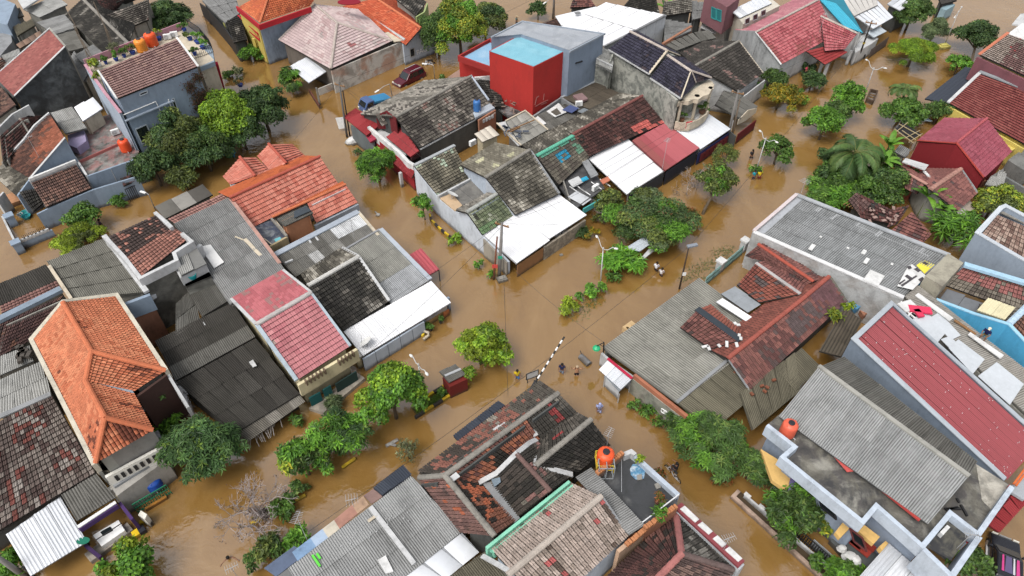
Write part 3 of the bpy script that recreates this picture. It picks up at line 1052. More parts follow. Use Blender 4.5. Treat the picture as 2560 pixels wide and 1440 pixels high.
def water_tank(label,px,py,z,r=.55,hh=1.15,col=None,stand=0.0):
 """px,py,z: centre of its base"""
 col=col or(.62,.105,.025)
 T=Thing('water_tank',label,'water tank',at(px,py,z))
 m=paint(col,.45,.4,var=.1)
 pr=[(r*.97,0),(r,.04)]
 for k in range(5):
  zz=.1+k*(hh-.2)/5
  pr+=[(r,zz),(r*1.025,zz+.05),(r,zz+.1)]
 pr+=[(r*.99,hh-.06),(r*.9,hh+.03),(r*.55,hh+.12),(r*.42,hh+.13)]
 T.part('tank_body',MB().lathe((0,0,stand),pr,24),m,smooth=True)
 lid=T.part('lid',MB().lathe((0,0,stand+hh+.12),[(r*.42,0),(r*.42,.07),(r*.36,.1),(.02,.11)],18),paint((.02,.02,.025),.5)if stand>=0 else m,smooth=False)
 T.part('outlet_pipe',MB().tube([(r*.6,-r*.85,stand+.12),(r*.8,-r*1.05,stand+.12),(r*.8,-r*1.05,-.3)],.03,6),paint((.5,.5,.5)))
 mb=MB()
 for a in(0.5,2.0,3.6,5.1):
  mb.lathe((r*.72*math.cos(a),r*.72*math.sin(a),stand+hh+.03),[(.07,0),(.07,.06),(.02,.07)],8)
 T.part('filler_cap',mb,m)
 if stand>0:
  st=MB()
  for a,b in((-1,-1),(1,-1),(1,1),(-1,1)):
   st.bar((a*r,b*r,-.02),(a*r,b*r,stand+.5),.05)
  for zz in(stand-.04,stand+.5):
   for a,b,c_,d_ in((-1,-1,1,-1),(1,-1,1,1),(1,1,-1,1),(-1,1,-1,-1)):
    st.bar((a*r,b*r,zz),(c_*r,d_*r,zz),.045)
  st.bar((-r,0,stand-.04),(r,0,stand-.04),.05).bar((0,-r,stand-.045),(0,r,stand-.045),.05)
  T.part('stand',st,paint((.55,.40,.03),.6))
 return T
def ac_unit(label,px,py,z,rz=0.0):
 T=Thing('air_conditioner',label,'air conditioner',at(px,py,z))
 T.o.rotation_euler.z=R(rz)
 w=paint((.72,.72,.70),.5)
 T.part('casing',MB().box((0,0,.28),(.8,.3,.56)),w)
 g=MB()
 M=Matrix.Rotation(math.pi/2,3,'X')
 for rr in(.22,.15,.08):
  pts=[(-.12+rr*math.cos(a),-.165,.28+rr*math.sin(a))for a in np.linspace(0,2*math.pi,17)]
  g.tube(pts,.012,4,cap=False)
 T.part('grille',g,paint((.25,.25,.25),.5))
 T.part('bracket',MB().bar((-.3,.2,-.02),(-.3,-.2,-.02),.04).bar((.3,.2,-.02),(.3,-.2,-.02),.04),paint((.1,.1,.1)))
 return T
def street_pole(label,base,top,zt,r=.1,mat=None,arms=(),name='utility_pole',cat='utility pole',lean=True,zb=-.6,extra=None):
 b=at(*base,0);b.z=zb
 t=at(top[0],top[1],zt)
 T=Thing(name,label,cat,b)
 tp=t-b
 T.part('pole',MB().tube([(0,0,0),tp*.5,tp],[r*1.15,r,r*.75],8),mat or plaster((.22,.21,.20),.4),smooth=True)
 return T,tp
def double_lamp(label,base,top,h1,h2,zt,group='twin-headed street lamps'):
 T,tp=street_pole(label,base,top,zt,.055,paint((.5,.5,.5),.5),name='street_lamp',cat='street lamp')
 T.o['group']=group
 w=paint((.45,.45,.44),.4)
 hs_=[at(h[0],h[1],zt+.25)-T.base for h in(h1,h2)]
 for e in hs_:
  m1=tp.lerp(e,.35)+Vector((0,0,-.15));m2=tp.lerp(e,.75)+Vector((0,0,.18))
  arm=T.part('arm',MB().tube([tp-Vector((0,0,.05)),m1,m2,e],.035,6),w,smooth=True)
  dr=(e-tp);dr.z=0;dr.normalize()
  hm=MB().lathe(e,[(.02,.1),(.1,.09),(.14,.03),(.12,-.03),(.02,-.05)],12,1.5,.8,math.atan2(dr.y,dr.x))
  T.part('lamp_head',hm,paint((.6,.6,.58),.35),smooth=True)
 T.part('collar',MB().lathe(tp-Vector((0,0,.12)),[(.08,0),(.08,.2),(.03,.3)],8),w)
 return T
def bar_lamp(label,base,top,head,zt,group='single-arm street lamps',hc=(.75,.75,.73)):
 T,tp=street_pole(label,base,top,zt,.05,paint((.16,.15,.14),.6),name='street_lamp',cat='street lamp')
 T.o['group']=group
 h=at(head[0],head[1],zt+.1)-T.base
 T.part('arm',MB().tube([tp,tp.lerp(h,.5)+Vector((0,0,.12)),h],.03,6),paint((.45,.45,.45)))
 dr=(h-tp);dr.z=0;dr.normalize()
 a=math.atan2(dr.y,dr.x)
 T.part('lamp_head',MB().box(h+dr*.25,(.65,.2,.1),a),paint(hc,.4))
 return T
def cable(label,pts,sag=.35,r=.014,n=14,group=None):
 """pts: list of site points"""
 mb=MB()
 P=[]
 for a,b in zip(pts[:-1],pts[1:]):
  for i in range(n):
   t=i/n
   p=a.lerp(b,t);p.z-=sag*4*t*(1-t)
   P.append(p)
 P.append(pts[-1])
 base=P[0].copy()
 mb.tube([p-base for p in P],r,4,cap=False)
 o=link('power_cable',mesh_from('power_cable',mb.v,mb.f,paint((.02,.02,.02),.6)))
 o.location=base
 tag(o,label,'cable',group or 'power cables over the streets')
 return o
def antenna(label,px,py,z,hh=1.3,rz=0.0,tilt=0.0,ne=6,L=.6,group='tv antennas on the roofs'):
 T=Thing('tv_antenna',label,'antenna',at(px,py,z),group)
 T.o.rotation_euler.z=R(rz)
 al=paint((.34,.34,.34),.4,.3)
 T.part('mast',MB().tube([(0,0,-.6),(0,0,hh)],.02,6),al)
 T.part('boom',MB().bar((-.38,0,hh),(.42,0,hh),.03),al)
 for i in range(ne):
  x=-.34+.72*i/(ne-1)
  T.part('element',MB().bar((x,-L/2*(1-.05*i),hh+.02),(x,L/2*(1-.05*i),hh+.02),.016),al)
 return T
def dish(label,px,py,z,r=.42,rz=0.0,tilt=35,col=(.62,.62,.60)):
 T=Thing('satellite_dish',label,'satellite dish',at(px,py,z))
 T.o.rotation_euler.z=R(rz)
 mb=MB()
 n=20
 vv,fs=[],[]
 M=Matrix.Rotation(R(tilt),3,'Y')
 rings=[(0,0),(.35,.03),(.7,.09),(1,.2)]
 for q,zz in rings:
  for k in range(n):
   a=2*math.pi*k/n
   vv.append(M@Vector((r*q*math.cos(a),r*q*math.sin(a),r*zz*1.1))+Vector((0,0,.5)))
 for i in range(3):
  for k in range(n):
   k2=(k+1)%n
   fs.append((i*n+k,i*n+k2,(i+1)*n+k2,(i+1)*n+k))
 mb.add(vv,fs)
 T.part('reflector',mb,paint(col,.45),smooth=True)
 T.part('mast',MB().tube([(0,0,-.2),(0,0,.5)],.03,6),paint((.4,.4,.4)))
 T.part('feed_arm',MB().bar(M@Vector((r*.9,0,.2*r))+Vector((0,0,.5)),M@Vector((0,0,r*1.1))+Vector((0,0,.5)),.025),paint((.3,.3,.3)))
 return T
def simple(name,label,cat,base,parts,group=None,rz=0.0):
 """parts: list of (part name, MB in local space, material)"""
 T=Thing(name,label,cat,base,group)
 T.o.rotation_euler.z=rz
 for p in parts:
  T.part(p[0],p[1],p[2],smooth=(len(p)>3 and p[3]))
 return T
def pot_plant(label,px,py,z,rpx,pal='bright',pot=(.02,.05,.25),hh=.35,style='round',group=None):
 b=at(px,py,z)
 T=Thing('potted_plant',label,'potted plant',b,group)
 rw=rpx/pxm(b)
 T.part('pot',MB().lathe((0,0,0),[(rw*.35,0),(rw*.5,hh),(rw*.45,hh+.005),(rw*.4,hh-.06)],12),paint(pot,.5))
 TSEED[0]+=1
 P,D,B,cs=crown_points((0,0,hh+rw*.75),rw,rw*.9,6,90,TSEED[0])
 rs=np.random.RandomState(TSEED[0])
 n=len(P)
 N=unit(D+np.array([0,0,.5])+rs.normal(size=(n,3))*.5)
 d_=unit(np.cross(N,rs.normal(size=(n,3))))
 V,F=leaf_quads(P,d_,N,.2*rs.uniform(.7,1.3,n),.13*rs.uniform(.7,1.3,n))
 link('foliage',mesh_np('foliage',V,F,leaf_mat(),np.repeat(palpick(PAL[pal],n),4,0)),T.o)
 T.part('stem',MB().tube([(0,0,hh*.7),(0,0,hh+rw*.7)],.025,5),bark())
 return T
gm=MB().add([(-400,-300,-.62),(400,-300,-.62),(400,500,-.62),(-400,500,-.62)],[(0,1,2,3)])
tag(link('ground',mesh_from('ground',gm.v,gm.f,stained('mud',(.16,.12,.08),[((.09,.07,.05),.6)]))),kind='structure')
m,t,b=new_mat('flood_water')
p=wpos(t)
n1=noise(t,.045,4,.55,p,.5)
n2=noise(t,.16,5,.62,wpos(t,1.4,.8,1),1.6)
c=mixc(t,ramp(t,n1,.35,.68),(.19,.10,.025),(.245,.14,.044))
c=mixc(t,ramp(t,n2,.45,.7,0,.55),c,(.275,.165,.06))
c=mixc(t,ramp(t,n2,.42,.25,0,.5),c,(.15,.076,.018))
t.links.new(c,b.inputs['Base Color'])
b.inputs['Roughness'].default_value=.055
b.inputs['IOR'].default_value=2.3
b.inputs['Specular IOR Level'].default_value=.5
w1=noise(t,.75,3,.5,wpos(t,1,1.35,1),1.0)
w2=noise(t,3.2,3,.6,wpos(t,1.2,1,1),.6)
w3=noise(t,.11,2,.5,p)
a1=node(t,'ShaderNodeMath',operation='MULTIPLY_ADD')
t.links.new(w1,a1.inputs[0]);a1.inputs[1].default_value=1.0
t.links.new(mul(t,w2,.35),a1.inputs[2])
hgt=mul(t,a1.outputs[0],ramp(t,w3,.38,.68,.12,1.0))
bump(t,b,hgt,.45,.15)
wm=MB().add([(-400,-300,0),(400,-300,0),(400,500,0),(-400,500,0)],[(0,1,2,3)])
tag(link('flood_water',mesh_from('flood_water',wm.v,wm.f,m)),kind='structure')
def W(*a):return list(a)
P_DARK=W((4,C(78,74,66)),(3,C(106,101,90)),(2,C(138,132,120)),(1,C(180,174,160)))
P_BLACK=W((5,C(54,52,49)),(3,C(74,71,66)),(2,C(108,103,96)),(1,C(150,145,136)))
P_GREY=W((3,C(105,100,92)),(3,C(135,130,120)),(2,C(160,153,142)),(1,C(85,80,74)))
P_MIXED=W((3,C(70,64,60)),(3,C(104,98,90)),(2,C(150,140,130)),(.8,C(128,100,92)))
P_MOSS=W((3,C(86,96,74)),(3,C(112,122,92)),(2,C(140,146,118)),(2,C(165,170,148)),(1,C(64,66,56)))
P_MAROON=W((4,C(130,84,78)),(3,C(148,96,88)),(2,C(112,72,69)),(1,C(96,78,76)))
P_BROWN=W((4,C(112,84,76)),(3,C(135,100,88)),(2,C(92,72,66)),(1,C(150,116,100)))
P_OBROWN=W((3,C(140,88,74)),(3,C(120,76,66)),(2,C(176,100,74)),(2,C(60,54,50)),(1,C(104,84,76)))
P_REDDARK=W((4,C(70,46,44)),(3,C(96,62,58)),(2,C(58,50,47)),(1,C(130,88,80)))
P_ORANGE=W((4,C(214,124,86)),(3,C(222,136,96)),(3,C(200,110,74)),(.5,C(120,64,46)))
P_ORED=W((4,C(206,118,98)),(3,C(214,130,110)),(3,C(192,102,84)),(1,C(178,94,80)))
P_PINK=W((4,C(198,124,128)),(3,C(186,110,116)),(2,C(208,138,140)),(.6,C(166,140,132)))
P_RED=W((4,C(188,96,102)),(3,C(200,110,114)),(2,C(172,82,88)),(1,C(160,86,84)))
P_PALEPINK=W((4,C(205,180,178)),(3,C(216,194,190)),(2,C(196,166,164)),(1,C(188,172,168)))
P_TAN=W((4,C(178,160,148)),(3,C(192,174,162)),(2,C(158,142,130)),(.6,C(190,96,94)),(.6,C(104,88,78)))
P_REDGREY=W((4,C(112,98,92)),(3,C(140,128,120)),(2,C(92,74,70)),(1.6,C(134,76,68)),(.8,C(166,156,148)))
P_NAVY=W((4,C(60,58,76)),(3,C(70,68,86)),(2,C(50,48,64)),(1,C(84,72,78)))
P_ASB=W((4,C(148,149,148)),(3,C(160,160,159)),(2,C(136,136,134)),(1,C(172,172,170)))
P_ASBD=W((4,C(112,110,104)),(3,C(126,124,118)),(2,C(98,96,90)),(1,C(140,138,132)))
P_ASBK=W((4,C(68,65,60)),(3,C(80,77,72)),(2,C(58,55,52)),(1,C(94,91,86)))
P_ASBM=W((4,C(130,124,104)),(3,C(114,108,90)),(2,C(144,138,118)),(1,C(98,92,78)))
P_ASBB=W((3,C(96,86,74)),(3,C(112,102,88)),(2,C(82,74,64)))
P_ASBL=W((4,C(176,176,172)),(2,C(188,188,184)),(2,C(164,163,158)))
P_WHITE=W((1,C(248,248,250)),(1,C(240,241,244)))
P_ZINC=W((3,C(214,218,224)),(2,C(226,229,234)),(1,C(202,206,212)))
P_REDM=W((3,C(166,78,84)),(2,C(174,86,90)),(1,C(158,70,76)))
P_DRED=W((3,C(150,44,48)),(2,C(160,52,56)))
P_MRED=W((3,C(160,76,90)),(3,C(168,84,98)),(1,C(150,70,84)))
P_SLATE=W((2,C(62,68,80)),(1,C(70,76,88)))
P_CYAN=W((2,C(60,175,205)),(1,C(70,185,214)))
P_GREEN=W((3,C(70,140,118)),(2,C(90,158,136)),(1,C(60,112,96)))
c_red=C(206,100,92);c_rust=C(170,96,76);c_teal=C(90,190,170);c_blu=C(40,150,190);c_pale=C(196,208,180)
c_wh=C(225,220,210)
BLUEGREY=C(150,168,188,.95)
PALEBLUE=C(196,208,222,.95)
WHITEW=C(226,228,230,.92)
DIRTY=C(176,174,164,.9)
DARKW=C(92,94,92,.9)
m_white=plaster(C(228,228,226),.42)
m_white2=plaster(C(205,206,206),.5)
m_bg=plaster(BLUEGREY,.3)
m_pb=plaster(PALEBLUE,.4)
m_dirty=plaster(DIRTY,.75)
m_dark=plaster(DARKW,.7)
m_grey=plaster(C(150,152,154),.5)
m_brick=plaster(C(176,120,92),.45)
m_cream=plaster(C(214,200,176),.45)
m_redw=plaster(C(198,52,46),.25)
m_maroonw=plaster(C(140,34,40),.15)
m_conc=plaster(C(150,146,138),.65)
m_yellow=plaster(C(220,196,96),.3)
m_mint=plaster(C(138,216,184),.25)
m_purple=plaster(C(80,54,110),.3)
m_cyanw=plaster(C(80,178,226),.25)
m_tan=plaster(C(236,190,110),.25)
m_pinkw=plaster(C(205,150,165),.35)
m_blackp=paint((.015,.015,.016),.6)
m_wood=plaster(C(150,110,70),.4)
m_steel=paint((.45,.46,.47),.4,.5,.4)
m_whitep=paint((.7,.7,.69),.45)
m_rcap=plaster(C(196,182,172),.5)
m_ocap=plaster(C(216,120,80),.3)
m_redcap=plaster(C(190,90,72),.3)
m_gcap=plaster(C(150,145,136),.6)
def Q(a,b,ze,c,d,zr):return[(a[0],a[1],ze),(b[0],b[1],ze),(c[0],c[1],zr),(d[0],d[1],zr)]
def Z(z,*pts):return[(p[0],p[1],z)for p in pts]
h=house('red tiled lean-to house with tall blackened side wall',100,250)
roof(h,[(-12,192,5.3),(36,240,5.3),(162,117,8.5),(125,72,8.5)],'clay',W((4,C(160,92,86)),(3,C(170,102,94)),(2,C(148,82,78))),wall=False,size=(.3,.34))
parapet(h,[(36,240,5.35),(162,117,8.6)],-.6,.18,stained('black_wall',C(70,76,80),[(C(120,128,132),.7),((.02,.022,.024),.7)],.45),name='wall',up=.05)
parapet(h,[(163.5,116,8.6),(124,71,8.6)],-.6,.18,m_dirty,name='wall',up=.06)
coping(h,[(36,240,5.42),(162,117,8.68)],.26,.06,m_white2)
coping(h,[(-12,191,5.3),(125,71,8.6)],.2,.1,m_white2)
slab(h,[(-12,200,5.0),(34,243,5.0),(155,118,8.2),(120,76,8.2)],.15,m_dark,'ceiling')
parapet(h,[(-12,194,5.0),(34,243,5.0)],-.6,.18,m_dark,name='wall')
finish(h,None)
h=house('brown hipped tile house at the west edge behind the rust-red tile house',60,330)
roof(h,Q((8,408),(75,338),4.0,(50,297),(0,340),5.2),'tile',P_REDDARK,wall=True)
roof(h,Q((75,338),(112,290),4.0,(72,290),(50,297),5.2),'tile',P_REDDARK)
roof(h,Q((-30,290),(-10,300),4.4,(40,262),(0,215),5.4),'tile',P_BROWN)
parapet(h,[(-10,325,5.0),(30,285,5.2),(72,262,5.5)],1.0,.2,m_white2)
ridge(h,[(50,297,5.2),(72,333,4.2)],mat=m_gcap)
finish(h,m_dirty)
h=house('rust-brown tile lean-to house with pale blue gable wall',120,400)
roof(h,[(14,408,3.3),(76,446,3.3),(163,346,5.8),(124,284,5.8)],'tile',W((3,C(90,62,54)),(3,C(122,82,68)),(3,C(160,92,68)),(2,C(178,104,78))),wall=False,cl=.12)
roof(h,[(-20,432,2.4),(44,490,2.4),(76,447,3.3),(14,409,3.3)],'tile',P_DARK,wall=False)
parapet(h,[(44,490,2.45),(76,446,3.35),(163,345,5.9)],-.6,.2,m_bg,name='wall',up=.05)
parapet(h,[(10,403,3.5),(60,350,4.6),(86,315,5.3),(123,283,5.95)],1.0,.22,m_white2,up=.1)
coping(h,[(76,446,3.42),(163,345,5.97)],.26,.06,m_white2,up=.03)
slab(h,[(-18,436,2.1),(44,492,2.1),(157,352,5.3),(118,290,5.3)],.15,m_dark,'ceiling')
finish(h,None)
h=house('small brown tiled front house with white blocks along its top wall',170,500)
roof(h,Q((116,519),(229,471),2.3,(190,410),(77,456),3.4),'tile',P_BROWN,wall=False)
parapet(h,[(75,455,3.5),(191,408,3.5)],-.6,.22,m_white2,up=.15,name='wall')
for i in range(9):
 f=(i+.5)/9
 x,y=75+116*f,452-47*f
 p_=h.pt((x,y,3.65))
 h.part('wall_block',MB().box(p_+Vector((0,0,.14)),(.5,.26,.28),R(42)),m_white)
parapet(h,[(92,535,2.0),(118,522,2.1),(232,474,2.2),(345,440,2.4)],-.6,.18,m_bg,name='wall')
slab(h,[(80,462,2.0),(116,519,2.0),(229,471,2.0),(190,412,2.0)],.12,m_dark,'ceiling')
roof(h,Q((309,466),(346,450),1.9,(336,433),(300,447),2.3),'tile',P_REDDARK,wall=False,name='awning')
gate=MB()
A_,B_=h.pt((312,470,1.5)),h.pt((348,455,1.5))
for i in range(9):
 q_=A_.lerp(B_,i/8)+Vector((.1,-.25,0))
 gate.bar(q_,Vector((q_.x,q_.y,-.6-h.base.z)),.05)
gate.bar(A_+Vector((.1,-.25,0)),B_+Vector((.1,-.25,0)),.06)
h.part('gate',gate,m_blackp)
finish(h,None)
h=house('stained flat roof terrace with red edge beside the tall blue-grey house',270,380,'terrace house')
m_court=stained('court_floor',(.17,.165,.155),[((.36,.34,.31),.8),((.03,.03,.025),.85),((.32,.14,.13),.6)],.5)
block(h,Z(2.75,(216,303),(275,285),(347,377),(346,397),(219,443),(190,400),(168,338)),-.6,m_court)
parapet(h,Z(2.8,(197,408),(300,362)),2.7,.12,plaster(C(190,110,105),.5),up=.25)
parapet(h,Z(2.78,(219,443),(350,397)),-.6,.2,m_bg,up=.15,name='wall')
parapet(h,Z(2.78,(219,443),(190,397)),.4,.2,m_white2,up=.3,name='wall')
for(x0,y0,x1,y1)in((280,415,302,470),(225,437,245,445)):
 pass
h.part('drain_pipe',MB().tube([h.pt((276,421,2.8))+Vector((.1,-.15,0)),h.pt((276,421,2.8))+Vector((.1,-.15,-3.3))],.05,6),m_steel)
finish(h,None)
h=house('grey lean-to canopy over purple and blue wash room walls',175,320,'shed','shed')
roof(h,Q((163,335),(217,321),4.3,(180,267),(127,283),4.9),'asb',P_ASBL,wall=False)
block(h,Z(3.6,(168,338),(210,326),(216,352),(192,370),(172,362)),2.0,plaster(C(172,160,196),.3))
roof(h,Q((207,303),(257,271),4.6,(230,247),(185,268),4.9),'panel',P_WHITE,wall=True)
finish(h,m_cream,zb=2.5)
h=house('tall blue-grey house with brown metal tile roof and plant terrace',390,300)
ze,zr=8.7,9.9
roof(h,Q((293,247),(496,166),ze,(443,97),(246,178),zr),'mtile',W((4,C(146,112,106)),(3,C(156,122,116)),(2,C(136,102,98)),(1,C(166,130,120))),wall=False,cl=.2)
coping(h,[(293,248,ze+.02),(245,177,zr+.02)],.18,.1,m_white)
coping(h,[(496,167,ze+.02),(442,95,zr+.02)],.22,.12,m_white)
A1,B1=at(293,247,ze),at(496,166,ze)
dir_f=(B1-A1).normalized();inw=Vector((-dir_f.y,dir_f.x,0))
for(p0,p1,z0,z1,nm)in((A1+inw*.2+dir_f*.15,B1+inw*.2-dir_f*.15,-.6,ze-.12,'wall'),):
 h.part(nm,MB().strip([p0+Vector((0,0,z1-ze))-h.base,p1+Vector((0,0,z1-ze))-h.base],z0,.25),m_bg)
F0,F1=A1+inw*.07+dir_f*.15,B1+inw*.07-dir_f*.15
back0,back1=at(246,178,zr),at(443,97,zr)
for a,b_ in((A1,back0),(B1,back1)):
 h.part('wall',MB().strip([(a+inw*.45).lerp(a+inw*.45,0)-h.base+Vector((0,0,-.2))+dir_f*(.25 if a is A1 else-.25),b_-inw*.1-h.base+Vector((0,0,-.2))+dir_f*(.25 if a is A1 else-.25)],-.6,.2),m_bg)
h.part('wall',MB().strip([back0-h.base+Vector((0,0,-.2)),back1-h.base+Vector((0,0,-.2))],-.6,.2),m_bg)
lz=6.3
l0,l1=A1.copy(),B1.copy()
h.part('ledge',MB().box(((F0+F1)/2-h.base)*Vector((1,1,0))+Vector((0,0,lz-h.base.z))-inw*.12-dir_f*2.0,((F1-F0).length*.62,.3,.12),math.atan2(dir_f.y,dir_f.x)),plaster(C(170,184,200),.2))
parapet(h,[(213,162,8.0),(262,232,7.6),(302,283,7.2),(302.5,284,7.0)],-.6,.22,plaster(C(176,190,206),.25),name='wall')
coping(h,[(213,162,8.0),(262,232,7.6),(302,283,7.2)],.3,.08,m_pinkw)
block(h,Z(7.3,(217,168),(456,76),(480,90),(535,150),(500,166),(443,97),(247,178),(262,228)),-.6,m_cream,'terrace')
parapet(h,Z(7.3,(216,166),(457,72)),7.25,.12,m_pinkw,up=.8)
rail=MB()
pl=[h.pt((x,y,7.3))for x,y in((484,148),(503,143),(534,131),(528,118),(503,88),(470,66))]
for a,b_ in zip(pl[:-1],pl[1:]):
 rail.bar(a+Vector((0,0,.95)),b_+Vector((0,0,.95)),.06).bar(a+Vector((0,0,.1)),b_+Vector((0,0,.1)),.04)
 nn=max(2,int((b_-a).length/.22))
 for i in range(nn):rail.bar(a.lerp(b_,i/nn),a.lerp(b_,i/nn)+Vector((0,0,.95)),.03)
h.part('railing',rail,m_blackp)
slab(h,Z(7.28,(500,168),(536,154),(530,118),(495,90)),.5,plaster(C(150,166,180),.3),'balcony')
h.part('post',MB().bar(h.pt((541,158,6.4)),h.pt((558,221,0.2)),.34),plaster(C(205,40,70),.15))
window(h,F0,F1,[(349,240),(368,232),(368,226),(349,233)],(.4,.45,.5),fr=.04)
window(h,F0,F1,[(438,278),(445,275),(434,245),(428,248)],(.4,.45,.5),fr=.04)
window(h,F0,F1,[(412,298),(431,290),(428,284),(410,291)],(.7,.72,.74),fr=.07)
window(h,F0,F1,[(355,360),(383,346),(365,311),(338,323)],(.36,.40,.44),fr=.1)
pm=MB()
for pa,pb in(((308,286),(388,253)),((388,253),(405,288)),((419,247),(441,308))):
 a,n_=on_wall(pa[0],pa[1],F0,F1);b_,_=on_wall(pb[0],pb[1],F0,F1)
 n_=n_ if n_.y<0 else-n_
 pm.tube([a-h.base+n_*.12,b_-h.base+n_*.12],.05,6)
h.part('drain_pipe',pm,m_whitep)
finish(h,None)
rs=np.random.RandomState(5)
ivp,ivd=[],[]
for(x,y,rr,k)in((490,190,14,260),(470,212,14,240),(500,240,24,700),(512,285,18,420),(500,262,22,500),(485,300,12,150)):
 for _ in range(k):
  a,n_=on_wall(x+rs.randn()*rr*.5,y+rs.randn()*rr*.5,F0,F1)
  n_=n_ if n_.y<0 else-n_
  ivp.append(a+n_*(.2+rs.rand()*.3));ivd.append(n_)
ivp=np.array([tuple(q)for q in ivp]);ivd=np.array([tuple(q)for q in ivd])
N_=unit(ivd+rs.normal(size=ivd.shape)*.6);D_=unit(np.cross(N_,rs.normal(size=N_.shape))+np.array([0,0,-.5]))
V_,F_=leaf_quads(ivp,D_,N_,rs.uniform(.15,.35,len(ivp)),rs.uniform(.06,.12,len(ivp)))
tag(link('creeper',mesh_np('creeper',V_,F_,leaf_mat(),np.repeat(palpick([(3,(.10,.055,.035)),(2,(.07,.04,.028)),(1,(.06,.07,.025))],len(ivp)),4,0))),'dead brown creeper on the corner of the tall blue-grey house','creeper')
for x,y,z_,lab,r_,hh_,col in((357,127,7.35,'pale orange water tank on the plant terrace',.62,1.25,(.72,.24,.03)),(383,113,7.35,'darker orange-red water tank on the plant terrace',.65,1.35,(.66,.085,.02))):
 water_tank(lab,x,y,z_,r_,hh_,col)
water_tank('orange water tank with black lid on the stained flat roof',317,376,2.8,.54,1.2,(.68,.075,.02))
ac_unit('air conditioner box nearer the tanks on the plant terrace',420,97,7.4,20)
ac_unit('air conditioner box at the end of the row on the plant terrace',437,91,7.4,20)
ac_unit('air conditioner box at the west end of the plant terrace',245,166,7.4,25)
ac_unit('air conditioner box lying on the stained flat roof',290,335,2.9,40)
pots=[(292,152,12,'bright','round green potted bush west of the tanks'),(266,160,9,'shrub','small green potted bush near the west air conditioner'),(312,143,10,'shrub','small plant in a blue pot left of the orange tanks'),(333,135,15,'olive','yellowish potted tree left of the orange tanks'),(398,100,16,'yg','bright potted bush between the tanks and air conditioners'),(462,78,12,'shrub','potted bush at the far corner of the plant terrace'),(476,100,13,'olive','potted plant beside the tan terrace floor'),(496,108,18,'fern','wide green potted plant by the terrace railing'),(508,122,14,'fern','lowest green potted plant by the terrace railing'),(488,138,11,'shrub','potted plant beside the gable of the brown roof'),(602,216,14,'spar','thin plant in a blue pot by the flooded street')]
for x,y,rr,pl_,lab in pots:
 pot_plant(lab,x,y,7.32 if x<600 else.3,rr,pl_,group=None)
tree('bare twiggy bush in a terrace pot above the black roofs',285,118,18,8.4,'spar','fine',dens=.25,base=(290,135),ground=7.3,name='shrub',cat='shrub')
tree('yellow-green bush trained along the west terrace wall',232,158,14,8.3,'yg','round',base=(232,165),ground=7.3,name='shrub',cat='shrub',rz=1.2)
tree('yellow-green creeper hanging down the west terrace edge',243,188,11,8.0,'yg','round',base=(243,192),ground=7.0,name='shrub',cat='shrub',rz=1.2)
h=house('black mossy tile house with pale broken ridge',250,80)
roof(h,Q((163,38),(264,137),4.6,(322,110),(207,-2),6.0),'tile',P_BLACK)
roof(h,Q((338,66),(240,-30),4.8,(207,-2),(322,110),6.0),'tile',P_BLACK)
ridge(h,[(206,-4,6.02),(240,30,6.02),(322,110,6.02)],.2,m_gcap)
finish(h,m_dirty)
h=house('brown and pale tile house with green sheet beside the dark mango tree',320,40)
roof(h,Q((333,66),(372,50),4.6,(372,-2),(266,38),5.8),'tile',P_MIXED)
roof(h,Q((295,16),(352,-6),5.0,(350,-20),(290,5),5.8),'flat',W((1,C(150,190,180))),wall=False)
roof(h,Q((266,38),(292,22),5.2,(330,-20),(236,-10),6.0),'tile',P_REDDARK)
finish(h,m_dirty)
JUM=[('pale patched sheet roof at the far corner of the west block','asb',P_ASBL,Q((60,24),(100,45),4.6,(168,12),(140,-10),5.0)),('grey corrugated roof in the middle of the jumbled west roofs','asb',P_ASB,Q((93,57),(137,88),4.3,(190,70),(160,37),4.9)),('grey corrugated roof just below the black mossy house','asb',P_ASBD,Q((138,90),(172,130),4.2,(224,117),(187,77),4.8)),('grey corrugated roof touching the west terrace wall','asb',P_ASB,Q((187,140),(216,166),4.6,(264,138),(233,112),5.0)),('olive corrugated shed roof in the west jumble','asbw',P_ASBM,Q((43,91),(88,64),4.2,(80,50),(33,68),4.5)),('rusty flat roof in a white frame above the red lean-to','panel',W((1,C(140,110,90)),(1,C(122,96,80))),Q((50,121),(107,88),4.3,(100,76),(40,111),4.5)),('pale sheet roof at the west edge','asb',P_ASBL,Q((12,168),(56,150),3.8,(48,122),(4,140),4.1)),('brown tile roof at the extreme west edge','tile',P_BROWN,Q((-20,205),(20,165),3.6,(6,144),(-30,160),4.4)),('small grey shed at the top edge of the west block','asb',P_ASBD,Q((22,52),(60,40),4.2,(50,20),(12,30),4.4)),('dark sheet roof between the jumbled west roofs','asb',P_ASBK,Q((160,130),(188,140),3.9,(190,95),(165,92),4.2)),('grey roof next to the blackened wall','asb',P_ASB,Q((176,150),(210,205),3.9,(232,170),(186,128),4.3)),]
for lab,k,pal,q in JUM:
 cx=sum(p[0]for p in q)/4;cy=sum(p[1]for p in q)/4
 h=house(lab,cx,cy+40,'house')
 roof(h,q,k,pal)
 finish(h,m_dirty)
h=house('pale blue concrete house at the top left corner',20,60)
block(h,Z(5.4,(-40,50),(18,62),(38,10),(-20,-15)),-.6,m_bg)
slab(h,Z(5.6,(43,-2),(58,22),(98,-4),(70,-20)),.2,m_white2)
finish(h,None)
h=house('weathered grey wall house left of the rusty framed roof',15,100)
block(h,Z(4.0,(-30,90),(27,78),(30,105),(0,140),(-30,130)),-.6,m_grey)
finish(h,None)
T=Thing('garden_wall','blue-grey garden wall with white pierced blocks and pillars','wall',at(90,600,0))
pA,pB,pC=T.pt((40,612,.75)),T.pt((130,574,.75)),T.pt((132,573,.75))
